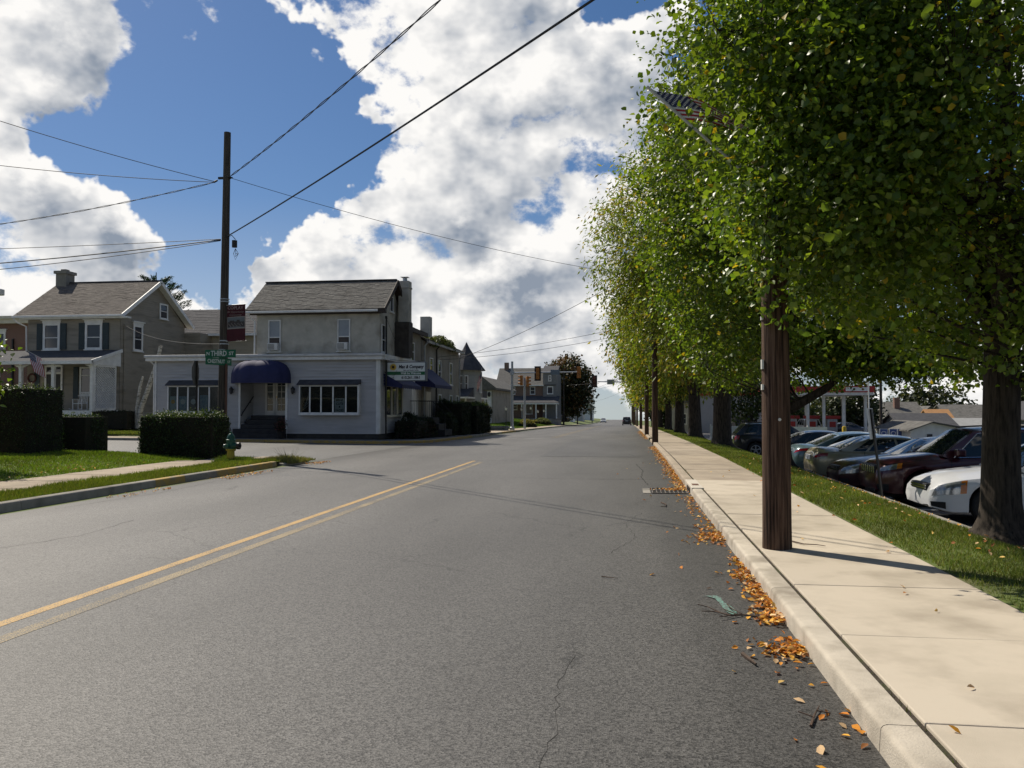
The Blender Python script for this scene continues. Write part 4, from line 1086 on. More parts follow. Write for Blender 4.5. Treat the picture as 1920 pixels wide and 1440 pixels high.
# brick house with porch
bh = thing('brick_porch_house', 'brown brick house with grey roof, grey side bay and long front porch', 'house', (-16, 138, -.4))
zb = -.35; YB = 135
mb = MB(); mb.box(-21.1, -13.7, YB, 145, zb - 1, 5.4); build('wall', mb, brick2, bh)
mb = MB(); mb.box(-13.72, -11.5, YB - .35, 144, zb - 1, 7.3); build('side_bay', mb, pm('slate_grey_siding', (.19, .19, .19), (.165, .165, .165), 1, .7, stretch=(1, 1, 6)), bh)
shingles('shingles', bh, (-21.6, YB - .5, 5.35), (-11.6, YB - .5, 5.35), (0, 4.6, 3.0), pm('mid_grey_shingle', (.105, .102, .096), (.13, .126, .118), 3, .95), .4, .8, .02, 15)
mb = MB(); mb.prism([(YB, 5.4), (145, 5.4), (YB + 4.1, 8.3)], 'x', -21.1, -13.8); build('gable', mb, brick2, bh)
shingles('shingles', bh, (-11.6, 145.5, 4.9), (-21.6, 145.5, 4.9), (0, -6.4, 3.45), MT['mid_grey_shingle'], .8, 1.6, .02, 16)
mb = MB(); mb.prism([(YB - .6, 7.3), (YB - .6, 7.45), (YB + 3.7, 8.7), (YB + 3.7, 8.2)], 'x', -13.9, -11.3); build('bay_roof', mb, sh_dark, bh)
mb = MB(); mb.box(-21.6, -13.6, YB - .62, YB - .5, 5.2, 5.36); build('gutter', mb, white, bh)
fH = Fr((0, YB), (1, 0), (0, -1)); fH2 = Fr((0, YB - .35), (1, 0), (0, -1))
for u in (-19.2, -15.9): window(bh, fH, u, u + .85, 3.85, 5.1, .09, .5)
window(bh, fH2, -13.05, -12.05, 3.9, 5.15, .12, 0); window(bh, fH2, -12.85, -12.35, 6.0, 6.95, .1, .5)
window(bh, fH, -16.6, -15.5, .6, 2.4, .1, 0); window(bh, fH, -18.8, -18.0, 1.3, 2.3, .08, .5)
mb = MB(); mb.box(-14.8, -13.9, YB - .06, YB - .001, zb + .3, 2.3); build('door', mb, pm('door_brown', (.10, .05, .03), None, 4, .6), bh)
mb = MB(); mb.prism([(YB - 3.0, 2.45), (YB, 3.6), (YB, 3.45), (YB - 3.0, 2.32)], 'x', -21.2, -11.0); build('porch_roof', mb, sh_dark, bh)
mb = MB(); mb.box(-21.3, -10.9, YB - 3.05, YB - 2.9, 2.2, 2.38); build('porch_fascia', mb, white, bh)
for xx in (-20.9, -19.2, -16.9, -14.6, -13.0, -11.3): mb = MB(); mb.box(xx - .09, xx + .09, YB - 2.95, YB - 2.78, zb - .3, 2.25); build('porch_post', mb, white, bh)
mb = MB(); mb.box(-21.2, -11.0, YB - 3.0, YB, zb - 1, zb + .25); build('porch_floor', mb, conc_grey, bh)
mb = MB(); mb.box(-20.7, -20.0, YB + 3.6, YB + 4.3, 7.6, 9.3); build('chimney', mb, brick2, bh)

# far houses beyond the tree
def plain_house(name, label, x0, x1, y0, y1, zb, ze, zr, wm, rm, wins=(), porch=None, axis='x', group=None, chim=None):
    t = thing(name, label, 'house', ((x0 + x1) / 2, (y0 + y1) / 2, zb), group)
    mb = MB(); mb.box(x0, x1, y0, y1, zb - 1.5, ze)
    if axis == 'x':
        ym = (y0 + y1) / 2; mb.prism([(y0, ze), (y1, ze), (ym, zr)], 'x', x0 + .01, x1 - .01); build('wall', mb, wm, t)
        mb = MB(); k = (zr - ze) / ((y1 - y0) / 2); e = .4
        mb.prism([(y0 - e, ze - e * k), (ym, zr), (ym, zr + .15), (y0 - e, ze - e * k + .15)], 'x', x0 - .3, x1 + .3)
        mb.prism([(ym, zr), (y1 + e, ze - e * k), (y1 + e, ze - e * k + .15), (ym, zr + .15)], 'x', x0 - .3, x1 + .3)
    else:
        xm = (x0 + x1) / 2; mb.prism([(x0, ze), (x1, ze), (xm, zr)], 'y', y0 + .01, y1 - .01); build('wall', mb, wm, t)
        mb = MB(); k = (zr - ze) / ((x1 - x0) / 2); e = .4
        mb.prism([(x0 - e, ze - e * k), (xm, zr), (xm, zr + .15), (x0 - e, ze - e * k + .15)], 'y', y0 - .3, y1 + .3)
        mb.prism([(xm, zr), (x1 + e, ze - e * k), (x1 + e, ze - e * k + .15), (xm, zr + .15)], 'y', y0 - .3, y1 + .3)
    build('roof', mb, rm, t)
    fr_ = Fr((0, y0), (1, 0), (0, -1))
    for (a, b, c, d) in wins: window(t, fr_, a, b, c, d, .1, .5)
    if porch:
        a, b, zp = porch
        mb = MB(); mb.prism([(y0 - 2.2, zp), (y0, zp + .7), (y0, zp + .55), (y0 - 2.2, zp - .12)], 'x', a, b); build('porch_roof', mb, rm, t)
        for q in np.linspace(a + .1, b - .1, 4): mb = MB(); mb.box(q - .08, q + .08, y0 - 2.15, y0 - 2.0, zb - .5, zp); build('porch_post', mb, white, t)
    if chim:
        mb = MB(); mb.box(chim[0] - .35, chim[0] + .35, chim[1] - .35, chim[1] + .35, ze, chim[2]); build('chimney', mb, brickm, t)
    return t
pale = pm('pale_siding', (.42, .41, .39), (.37, .36, .34), 1, .7)
plain_house('far_house', 'white far house with a porch left of the road beyond the dark tree', -23, -13.5, 205, 214, -1.0, 3.0, 5.6, white, sh_grey, ((-20.5, -19.5, .8, 2.2), (-17, -16, .8, 2.2)), (-22, -14, 2.6))
plain_house('far_house', 'grey gabled far house left of the road near the crest', -22, -13.5, 250, 262, -1.6, 3.6, 6.6, pale, sh_grey, ((-18, -17, .5, 2.2), (-15.6, -14.6, .5, 2.2)), None, 'y')
plain_house('far_house', 'small pale far house beyond the clipped conifer', -22, -13, 310, 322, -2.6, 2.2, 4.6, white, sh_dark, ((-16, -15, -.6, 1.0),), None, 'y')
# ================================================================== olive house with a porch, left
hs = thing('porch_house', 'olive siding house with brown roof, teal shutters and a white lattice porch', 'house', (-35, 50, .5))
HY, HX0, HX1 = 48.0, -38.0, -31.62
hF = Fr((0, HY), (1, 0), (0, -1)); hS = Fr((HX1, 0), (0, 1), (1, 0))
ZE, ZR, YR, YBk = 7.45, 10.05, 51.8, 55.6
mb = MB(); mb.box(HX0, HX1, HY, YBk, 1.35, ZE); mb.prism([(HY, ZE), (YBk, ZE), (YR, ZR)], 'x', HX0, HX1); build('wall', mb, olive, hs)
mb = MB(); mb.box(HX0 - .02, HX1 + .03, HY - .03, YBk, .3, 1.35); build('foundation', mb, conc_grey, hs)
mb = MB(); siding(mb, hF, HX0, HX1, 1.4, ZE - .05, .15, .03); build('front_siding', mb, olive, hs, kind='stuff')
def grng(z):
    if z <= ZE: return (HY, YBk)
    k = (z - ZE) / (ZR - ZE); return (HY + (YR - HY) * k, YBk + (YR - YBk) * k)
mb = MB(); siding(mb, hS, HY, YBk, 1.4, ZR - .05, .15, .03, grng); build('gable_siding', mb, olive, hs, kind='stuff')
shingles('shingles', hs, (HX0 - .7, HY - .45, ZE + .02), (HX1 + .42, HY - .45, ZE + .02), (0, YR - HY + .45, ZR - ZE + .12), sh_brown, .16, .34, .02, 21)
shingles('shingles', hs, (HX1 + .42, YBk + .45, ZE + .02), (HX0 - .7, YBk + .45, ZE + .02), (0, YR - YBk - .45, ZR - ZE + .12), sh_brown, .4, .8, .02, 22)
mb = MB(); mb.bar((HX1 + .46, HY - .5, ZE - .08), (HX1 + .46, YR + .02, ZR + .03), .06, .24); mb.bar((HX1 + .46, YBk + .5, ZE - .08), (HX1 + .46, YR - .02, ZR + .03), .06, .24); build('bargeboard', mb, white, hs)
mb = MB(); mb.face([(HX1, HY - .45, ZE - .12), (HX1 + .44, HY - .45, ZE - .12), (HX1 + .44, YR, ZR - .05), (HX1, YR, ZR - .05)]); mb.face([(HX1, YBk + .45, ZE - .12), (HX1 + .44, YBk + .45, ZE - .12), (HX1 + .44, YR, ZR - .05), (HX1, YR, ZR - .05)]); build('soffit', mb, white, hs, recalc=False)
mb = MB(); mb.box(HX0 - .75, HX1 + .5, HY - .58, HY - .46, ZE - .14, ZE); build('gutter', mb, white, hs, bevel=.02)
mb = MB(); mb.box(HX0 - .3, HX1 + .75, HY - .45, HY - .01, ZE - .22, ZE - .12); build('eave_box', mb, white, hs)
mb = MB(); mb.tube([(HX0 - .7, HY - .5, ZE - .1), (HX0 - .5, HY - .4, ZE - .4), (HX0 - .05, HY - .1, ZE - .65), (HX0 - .03, HY - .06, 5.0)], .05, 8); build('downspout', mb, white, hs, smooth=True)
mb = MB(); mb.tube([(HX1 + .06, HY + .35, 6.9), (HX1 + .06, HY + .35, 1.2), (HX1 + .1, HY + .9, .6)], .035, 6); mb.box(HX1 + .03, HX1 + .2, HY + .25, HY + .55, 2.6, 3.0); build('service_pipe', mb, olive, hs)
for u in (-36.9, -33.98):
    w_ = window(hs, hF, u, u + 1.18, 5.3, 7.0, .15, .45, head=.22, d=.032)
    for uu in (u - .44, u + 1.2):
        mb = MB(); fbox(mb, hF, uu, uu + .42, 5.3, 6.98, .03, .075)
        for q in range(14): fbox(mb, hF, uu + .04, uu + .38, 5.36 + q * .115, 5.43 + q * .115, .075, .09)
        build('shutter', mb, MT.get('teal_shutter') or pm('teal_shutter', (.030, .048, .055), (.022, .036, .042), 5, .6), hs)
window(hs, hS, 49.3, 50.35, 5.3, 7.0, .14, .45, head=.22, d=.032); window(hs, hS, 52.3, 53.3, 7.7, 8.75, .1, .5, d=.032)
mb = MB(); mb.box(-38.6, -37.85, 51.3, 52.2, 9.2, 10.75); mb.box(-38.7, -37.75, 51.2, 52.3, 10.75, 10.95); mb.box(-38.42, -38.05, 51.55, 51.95, 10.95, 11.1); build('chimney', mb, pm('chimney_stucco', (.22, .21, .18), (.18, .17, .15), 3, .9), hs)
mb = MB(); mb.bar((HX0 - .7, YR, ZR + .15), (HX1 + .45, YR, ZR + .15), .25, .05); build('ridge_cap', mb, sh_dark, hs)
# rear wing
mb = MB(); mb.box(-37, -30.4, 57.3, 65, .5, 7.2); mb.prism([(57.3, 7.2), (65, 7.2), (61.1, 9.3)], 'x', -37, -30.4); build('rear_wing', mb, pm('tan_siding', (.36, .32, .25), (.32, .285, .22), 1, .7, stretch=(1, 1, 6)), hs)
shingles('shingles', hs, (-37.3, 56.9, 7.05), (-23.5, 56.9, 7.05), (0, 4.2, 2.3), sh_dark, .3, .6, .02, 24)
shingles('shingles', hs, (-23.5, 65.3, 7.05), (-37.3, 65.3, 7.05), (0, -4.2, 2.3), sh_dark, .6, 1.2, .02, 25)
mb = MB(); mb.box(-30.38, -23.8, 57.35, 64.9, .5, 7.0); build('rear_wing', mb, MT['tan_siding'], hs)
mb = MB(); mb.box(-30.6, -23.4, 56.75, 56.92, 6.88, 7.05); build('gutter', mb, white, hs)
mb = MB(); mb.box(HX0, -30.42, 55.62, 57.28, .5, 7.0); build('link_wall', mb, olive, hs)
# porch
PZ = 1.45
mb = MB(); mb.box(-40.5, HX1 + .05, 45.3, HY - .04, .4, PZ); build('porch_floor', mb, white, hs)
mb = MB(); mb.prism([(45.05, 4.42), (HY - .04, 5.25), (HY - .04, 5.12), (45.05, 4.3)], 'x', -41, HX1 + .12); build('porch_roof', mb, sh_dark, hs)
mb = MB(); mb.box(-41, HX1 + .2, 44.95, 45.12, 4.22, 4.42); mb.bar((HX1 + .17, 45.0, 4.36), (HX1 + .17, HY, 5.2), .06, .2); build('porch_fascia', mb, white, hs)
mb = MB(); mb.face([(HX1 + .1, 45.3, 4.2), (HX1 + .1, HY - .04, 4.2), (HX1 + .1, HY - .04, 5.05), (HX1 + .1, 45.3, 4.3)]); build('porch_gable', mb, white, hs, recalc=False)
for u in (-40.3, -38.7, -36.35, -34.2, HX1 - .05):
    mb = MB(); mb.box(u - .09, u + .09, 45.3, 45.48, PZ, 4.25); build('porch_post', mb, white, hs)
    mb = MB()
    for sgn in (-1, 1): mb.prism([(u + sgn * .09, 4.2), (u + sgn * .5, 4.2), (u + sgn * .16, 4.05), (u + sgn * .09, 3.65)], 'y', 45.36, 45.42)
    build('post_bracket', mb, white, hs)
mb = MB()   # crossed laths of the lattice side
for q in range(-18, 24):
    for sgn in (1, -1):
        a0 = q * .16; pts = []
        for (yy, zz) in ((0, a0), (2.0, a0 + sgn * 2.0)): pts.append((yy, zz))
        (ya, za), (yb, zb_) = pts
        lo_, hi_ = 0.0, 2.5
        def clip(t): return ya + (yb - ya) * t, za + (zb_ - za) * t
        ts = [0.0, 1.0]
        for zlim in (lo_, hi_):
            t = (zlim - za) / (zb_ - za)
            if 0 < t < 1: ts.append(t)
        ts = sorted(ts)
        for t0, t1 in zip(ts[:-1], ts[1:]):
            m0 = clip((t0 + t1) / 2)
            if lo_ < m0[1] < hi_:
                p0, p1 = clip(t0), clip(t1)
                mb.bar((HX1 + .02 + .008 * sgn, 45.5 + p0[0], PZ + .15 + p0[1]), (HX1 + .02 + .008 * sgn, 45.5 + p1[0], PZ + .15 + p1[1]), .012, .045, (1, 0, 0))
build('lattice', mb, white, hs, kind='stuff')
mb = MB(); mb.box(HX1 - .02, HX1 + .06, 45.48, 45.56, PZ, 4.2); mb.box(HX1 - .02, HX1 + .06, 47.5, 47.58, PZ, 4.2); mb.box(HX1 - .02, HX1 + .06, 45.5, 47.5, PZ, PZ + .14); mb.box(HX1 - .02, HX1 + .06, 45.5, 47.5, 4.1, 4.2); build('lattice_frame', mb, white, hs)
for z_ in (2.1,):
    mb = MB(); mb.box(-40.3, -37, 45.36, 45.42, PZ + .9, PZ + .97); mb.box(-40.3, -37, 45.36, 45.42, PZ + .12, PZ + .18)
    for q in range(22): mb.box(-40.2 + q * .15, -40.17 + q * .15, 45.375, 45.405, PZ + .18, PZ + .9)
    build('porch_railing', mb, white, hs)
mb = MB(); fbox(mb, hF, -36.6, -35.6, PZ, 3.75, .03, .08); dr = build('door', mb, pm('dark_door', (.03, .03, .028), None, 4, .5), hs)
mb = MB(); fbox(mb, hF, -36.72, -36.6, PZ, 4.3, .03, .1); fbox(mb, hF, -35.6, -35.48, PZ, 4.3, .03, .1); fbox(mb, hF, -36.6, -35.6, 3.75, 3.87, .03, .1); fbox(mb, hF, -36.6, -35.6, 4.2, 4.3, .03, .1); build('door_frame', mb, white, dr)
mb = MB(); fbox(mb, hF, -36.6, -35.6, 3.87, 4.2, .03, .045); build('transom', mb, pane, dr)
window(hs, hF, -34.3, -33.3, 2.4, 4.2, .12, .7, d=.034)
for u in (-37.45, -34.75): mb = MB(); fbox(mb, hF, u, u + .34, 2.2, 4.2, .03, .07); build('shutter', mb, MT['teal_shutter'], hs)
mb = MB(); mb.tube([(-37.6 + .27 * math.cos(t_), HY - .1, 3.5 + .27 * math.sin(t_)) for t_ in np.linspace(0, 2 * math.pi, 14)], .06, 6); o = build('wreath', mb, pm('wreath_brown', (.06, .04, .03), (.1, .03, .03), 20, .9)); setp(o, 'brown twig wreath on the porch house wall', 'wreath')
mb = MB(); mb.box(-39.15, -38.75, 46.4, 46.6, 3.2, 3.75); o = build('porch_sign', mb, white, None); setp(o, 'small white board hanging at the left of the house porch', 'board')
# rocking chair on the porch
rc = thing('rocking_chair', 'white rocking chair on the house porch behind the lattice', 'chair', (-33.3, 46.6, PZ))
mb = MB(); mb.box(-33.6, -33.0, 46.35, 46.85, PZ + .40, PZ + .44); build('seat', mb, white, rc)
mb = MB()
for q in range(6): mb.bar((-33.55 + q * .1, 46.85, PZ + .44), (-33.55 + q * .1, 47.05, PZ + 1.1), .04, .015)
mb.bar((-33.6, 47.05, PZ + 1.1), (-33.0, 47.05, PZ + 1.1), .04, .08); build('backrest', mb, white, rc)
for xx in (-33.6, -33.0):
    mb = MB(); mb.tube([(xx, 46.0, PZ + .1), (xx, 46.3, PZ + .03), (xx, 46.7, PZ + .02), (xx, 47.2, PZ + .12)], .02, 6); build('rocker', mb, white, rc)
    mb = MB(); mb.bar((xx, 46.35, PZ + .04), (xx, 46.35, PZ + .66), .035); mb.bar((xx, 46.85, PZ + .04), (xx, 46.85, PZ + .66), .035); build('leg', mb, white, rc)
    mb = MB(); mb.bar((xx, 46.3, PZ + .67), (xx, 46.9, PZ + .67), .06, .025); build('armrest', mb, white, rc)

# ------------------------------------------------------------------ flags (stars and stripes), built stripe by stripe
fl_red = pm('flag_red', (.36, .03, .035), (.28, .025, .03), 4, .8); fl_white = pm('flag_white', (.62, .62, .62), None, 4, .8); fl_blue = pm('flag_blue', (.018, .024, .075), (.03, .035, .09), 6, .8)
def flag(name, label, staff_a, staff_b, hoist0, hoist1, fly, W_, wav=.05, droop=0.0, group='stars and stripes flags', staff_r=.014, finial=True):
    """hoist runs hoist0 -> hoist1 along the staff, cloth flies along fly"""
    t = thing(name, label, 'flag', staff_a, group)
    mb = MB(); mb.tube([staff_a, staff_b], staff_r, 8); build('staff', mb, pm('staff_' + name + str(len(MT)), (.55, .55, .52), None, 4, .5), t, smooth=True)
    h0 = Vector(hoist0); h1 = Vector(hoist1); f_ = Vector(fly).normalized(); hv = h1 - h0; nrm = f_.cross(hv).normalized()
    def P(s_, r_):   # s along fly 0..1, r along hoist 0 (top)..1
        q = h0 + hv * r_ + f_ * (W_ * s_) + nrm * (wav * math.sin(s_ * 9 + r_ * 3) * (s_ ** .5)) + Vector((0, 0, -droop * W_ * s_ * s_))
        return tuple(q)
    NS = 14
    for st in range(13):
        mb = MB()
        s0 = 0.4 if st < 7 else 0.0
        for i in range(NS):
            a = s0 + (1 - s0) * i / NS; b = s0 + (1 - s0) * (i + 1) / NS
            mb.face([P(a, st / 13), P(b, st / 13), P(b, (st + 1) / 13), P(a, (st + 1) / 13)])
        build('stripe', mb, fl_red if st % 2 == 0 else fl_white, t, recalc=False)
    mb = MB()
    for i in range(6):
        for j in range(4):
            a = .4 * i / 6; b = .4 * (i + 1) / 6; c_ = 7 / 13 * j / 4; d_ = 7 / 13 * (j + 1) / 4
            mb.face([P(a, c_), P(b, c_), P(b, d_), P(a, d_)])
    build('canton', mb, fl_blue, t, recalc=False)
    mb = MB()
    for i in range(9):
        for j in range(6 if i % 2 == 0 else 5):
            u = .4 * (j + (.55 if i % 2 == 0 else 1.05)) / 6.1; w_ = 7 / 13 * (i + .6) / 9.2
            c_ = Vector(P(u, w_))
            for off_n in (.004, -.004):
                pts = []
                for k in range(10):
                    rr = (.028 if k % 2 == 0 else .012) * (W_ / 1.5); an = math.pi / 2 + k * math.pi / 5
                    pts.append(tuple(c_ + nrm * off_n + f_ * (rr * math.cos(an)) - hv.normalized() * (rr * math.sin(an))))
                mb.face(pts)
    build('stars', mb, fl_white, t, recalc=False, kind='stuff')
    return t
flag('flag', 'stars and stripes flag hanging from the house porch roof', (-34.7, 45.2, 4.5), (-35.28, 44.45, 5.02), (-35.22, 44.53, 4.97), (-34.80, 45.07, 4.60), (.35, -.1, -.93), 1.3, .04)
flag('flag', 'stars and stripes flag on the staff beside the turret house', (-12.05, 68, -.3), (-12.05, 68, 4.95), (-12.05, 68, 4.75), (-12.05, 68, 3.95), (-.25, -.2, -.75), 1.15, .06, 0)

# ------------------------------------------------------------------ brick neighbour and the eave beyond the left edge
bk = thing('brick_neighbour', 'red brick house with white cornice left of the olive porch house', 'house', (-45, 56, .5))
mb = MB(); mb.box(-52, -40.6, 52, 62, .2, 7.6); build('wall', mb, brickm, bk)
mb = MB(); mb.box(-52.2, -40.1, 51.55, 62, 7.45, 7.75); mb.box(-52.2, -40.0, 51.4, 62, 7.75, 7.95); build('cornice', mb, cream, bk)
bF = Fr((0, 52), (1, 0), (0, -1)); window(bk, bF, -44.0, -42.85, 4.9, 6.9, .14, .45, head=.2); window(bk, bF, -47.0, -45.9, 4.9, 6.9, .14, .45, head=.2)
mb = MB(); fbox(mb, bF, -40.95, -40.62, 4.6, 6.9, .0, .12); build('shutter', mb, white, bk)
mb = MB(); mb.box(-42.3, -42.2, 51.86, 51.99, 1, 6.4); build('downspout', mb, black, bk)
nb = thing('eave_house', 'pale house whose white gutter corner pokes in at the left picture edge', 'house', (-23, 13, .3))
mb = MB(); mb.box(-30, -17.2, 6.0, 17.6, .2, 4.45); build('wall', mb, cream, nb)
mb = MB(); mb.prism([(5.4, 4.5), (18.6, 4.5), (12, 8.0)], 'x', -30.4, -15.85); build('roof', mb, sh_brown, nb)
mb = MB(); mb.box(-30.4, -15.5, 18.55, 18.75, 4.42, 4.58); mb.box(-15.85, -15.7, 5.4, 18.5, 4.38, 4.5); build('gutter', mb, white, nb, bevel=.02)

# ------------------------------------------------------------------ utility poles
wood = bpy.data.materials.new('pole_wood'); wood.use_nodes = True
def _wood(m, c1, c2, c3):
    t = m.node_tree; b = t.nodes['Principled BSDF']; g = t.nodes.new('ShaderNodeTexCoord'); mp = t.nodes.new('ShaderNodeMapping'); mp.inputs['Scale'].default_value = (16, 16, .55)
    t.links.new(g.outputs['Object'], mp.inputs['Vector'])
    n1_ = t.nodes.new('ShaderNodeTexNoise'); n1_.inputs['Scale'].default_value = 2.2; n1_.inputs['Detail'].default_value = 7; n1_.inputs['Roughness'].default_value = .65; t.links.new(mp.outputs[0], n1_.inputs['Vector'])
    cr = t.nodes.new('ShaderNodeValToRGB'); t.links.new(n1_.outputs['Fac'], cr.inputs[0])
    e = cr.color_ramp.elements; e[0].position = .36; e[0].color = (*c3, 1); e[1].position = .68; e[1].color = (*c2, 1); q = e.new(.5); q.color = (*c1, 1)
    t.links.new(cr.outputs[0], b.inputs['Base Color']); b.inputs['Roughness'].default_value = .85; b.inputs['Specular IOR Level'].default_value = .2
    bp = t.nodes.new('ShaderNodeBump'); bp.inputs['Strength'].default_value = .7; bp.inputs['Distance'].default_value = .015; t.links.new(n1_.outputs['Fac'], bp.inputs['Height']); t.links.new(bp.outputs[0], b.inputs['Normal'])
_wood(wood, (.075, .044, .029), (.15, .098, .068), (.016, .010, .007))
wood2 = bpy.data.materials.new('grey_pole_wood'); wood2.use_nodes = True
_wood(wood2, (.07, .06, .05), (.11, .096, .08), (.028, .024, .02))
def upole(label, x, y, h, r0=.15, r1=.105, m=None, lean=(0, 0), z0=None, tags=False, group='utility poles'):
    z0 = gz(y) + .1 if z0 is None else z0
    t = thing('utility_pole', label, 'utility pole', (x, y, z0), group)
    rnd = random.Random(int(x * 10 + y * 7)); v = []; f = []; n = 20; K = 26
    for i in range(K + 1):
        s_ = i / K; zz = z0 - .2 + (h + .2) * s_
        for k in range(n):
            a = 2 * math.pi * k / n; rr = (r0 + (r1 - r0) * s_) * (1 + .025 * math.sin(3 * a + x) + .012 * math.sin(7 * a + y) + rnd.uniform(-.006, .006))
            if s_ < .03: rr *= 1.03
            v.append((x + lean[0] * s_ + rr * math.cos(a), y + lean[1] * s_ + rr * math.sin(a), zz))
    for i in range(K):
        for k in range(n): f.append((i * n + k, i * n + (k + 1) % n, (i + 1) * n + (k + 1) % n, (i + 1) * n + k))
    f.append(tuple(K * n + k for k in range(n)))
    link_mesh('shaft', v, f, m or wood, t, True, True)
    return t
pR = upole('thick brown utility pole at the near right sidewalk edge', 1.545, 9.03, 10.4, .15, .11, z0=.125)
tagm = pm('tag_yellow', (.62, .50, .10), (.5, .42, .12), 8, .5); tagw = pm('tag_white', (.66, .66, .60), None, 8, .5)
for z_, s_, m_ in ((3.03, .055, tagm), (2.93, .055, tagm), (2.06, .05, tagw), (1.82, .03, tagw), (2.55, .02, tagw)):
    mb = MB(); mb.box(1.545 - .148, 1.545 - .128, 9.03 - .075, 9.03 + .0, z_ - s_, z_ + s_); build('tag', mb, m_, pR)
mb = MB(); mb.tube([(1.56, 8.888, 1.48), (1.56, 8.872, 1.48)], .016, 8); build('tag', mb, tagw, pR)
p2x, p2y = -12.77, 24.75
pL = upole('tall grey utility pole with street signs behind the corner hedge', p2x, p2y, 10.35, .15, .105, wood2, (.09, 0), z0=.08)
for q, (yy, xx, h_) in enumerate(((38.7, 1.24, 10.5), (55.5, 1.24, 10.5), (84, 1.3, 10.5), (118, 1.3, 11), (150, 1.3, 11), (185, 1.3, 11), (225, 1.3, 11), (270, 1.3, 11))):
    lab = ['second utility pole along the right kerb, behind the thick near pole', 'third utility pole along the right kerb', 'fourth utility pole along the right kerb', 'fifth utility pole along the right kerb', 'sixth utility pole along the right kerb, far off', 'seventh utility pole along the right kerb, far off', 'eighth utility pole along the right kerb, far off', 'last utility pole along the right kerb before the crest'][q]
    upole(lab, xx, yy, h_, .145, .10, wood, z0=gz(yy) + .1)
for q, (yy, xx, h_) in enumerate(((138, -10.6, 9.5), (176, -10.6, 9.5), (250, -10.6, 9.5))):
    upole(['left-hand utility pole in front of the dark autumn tree', 'left-hand utility pole right of the dark autumn tree', 'leaning left-hand utility pole before the far houses'][q], xx, yy, h_, .15, .1, wood2, (-.6 if q == 2 else 0, 0), z0=gz(yy) + .1)
# hardware on the left pole
mb = MB(); mb.box(p2x - .2, p2x + .22, p2y - .03, p2y + .03, 8.93, 9.0); mb.tube([(p2x - .16, p2y - .14, 8.86), (p2x - .28, p2y - .14, 8.8)], .03, 6); mb.tube([(p2x + .15, p2y - .1, 8.95), (p2x + .34, p2y - .12, 8.93)], .02, 6); build('bracket', mb, black, pL)
for z_ in (5.05, 4.97, 3.72, 3.62): mb = MB(); mb.lathe((p2x + .055, p2y, z_), [(.148, 0), (.148, .03)], 14); build('steel_band', mb, galv, pL)
mb = MB(); mb.tube([(p2x + .42, p2y - .1, 6.70), (p2x + .42, p2y - .1, 6.92)], .085, 10); mb.tube([(p2x + .45, p2y - .1, 6.95), (p2x + .3, p2y - .05, 7.1), (p2x + .1, p2y, 7.05)], .012, 5)
for a in range(3): mb.tube([(p2x + .45, p2y - .1, 6.66), (p2x + .4 + .08 * a, p2y - .12, 6.5), (p2x + .45, p2y - .1, 6.3 + a * .1), (p2x + .55, p2y - .1, 6.5)], .008, 4)
build('splice_box', mb, black, pL)
mb = MB(); mb.tube([(p2x + .19, p2y - .12, .3), (p2x + .19, p2y - .12, 3.0)], .035, 6); build('conduit', mb, pm('rusty_conduit', (.10, .05, .035), None, 5, .7), pL)
# banner
bn = thing('banner', 'dark maroon town banner reading COPLAY on the tall grey pole', 'banner', (p2x + .2, p2y - .05, 3.65))
bred = pm('banner_maroon', (.072, .012, .018), (.055, .009, .014), 4, .8)
def bcurve(s_, r_): return (p2x + .17 + .62 * s_ + .02 * r_ * s_, p2y - .06 - .05 * math.sin(s_ * 2.6) * (0.4 + r_), 4.86 - 1.16 * r_ + .03 * s_)
mb = MB()
for i in range(8):
    for j in range(10): mb.face([bcurve(i / 8, j / 10), bcurve(i / 8, (j + 1) / 10), bcurve((i + 1) / 8, (j + 1) / 10), bcurve((i + 1) / 8, j / 10)])
build('cloth', mb, bred, bn, recalc=False, smooth=True)
def onb(mb, s0, s1, r0, r1, d=.004, n=6):
    for i in range(n):
        a = s0 + (s1 - s0) * i / n; b = s0 + (s1 - s0) * (i + 1) / n
        q = [bcurve(a, r0), bcurve(b, r0), bcurve(b, r1), bcurve(a, r1)]
        mb.face([(x_, y_ - d, z_) for x_, y_, z_ in q])
mb = MB(); onb(mb, .02, .98, .33, .66); build('picture_border', mb, pm('banner_pale', (.36, .33, .30), None, 4, .8), bn, recalc=False)
mb = MB(); onb(mb, .04, .96, .345, .635, .006); build('picture_sky', mb, pm('banner_sky', (.16, .18, .19), None, 4, .8), bn, recalc=False)
mb = MB()
for (a, b, r0, r1) in ((.05, .16, .47, .61), (.16, .42, .43, .60), (.42, .56, .46, .60), (.56, .72, .42, .60), (.72, .95, .47, .61)): onb(mb, a, b, r0, r1, .008, 3)
build('picture_buildings', mb, pm('banner_dark', (.045, .035, .035), (.07, .06, .055), 30, .8), bn, recalc=False)
mb = MB()
for k in range(14): a = .1 + .058 * k; onb(mb, a, a + .02, .50 + .03 * (k % 3), .54 + .03 * (k % 3), .010, 1)
build('picture_windows', mb, MT['banner_pale'], bn, recalc=False, kind='stuff')
bt = pm('banner_letters', (.30, .22, .20), None, 4, .8); bt2 = pm('banner_letters_dim', (.14, .06, .06), None, 4, .8)
xm = p2x + .48
text(bn, 'COPLAY', (xm, p2y - .125, 4.765), .145, bt, sx=.95, bold=.003); text(bn, 'An Opportunity', (xm, p2y - .125, 4.64), .085, bt, font_shear=.3); text(bn, 'Community', (xm, p2y - .125, 4.545), .085, bt, font_shear=.3)
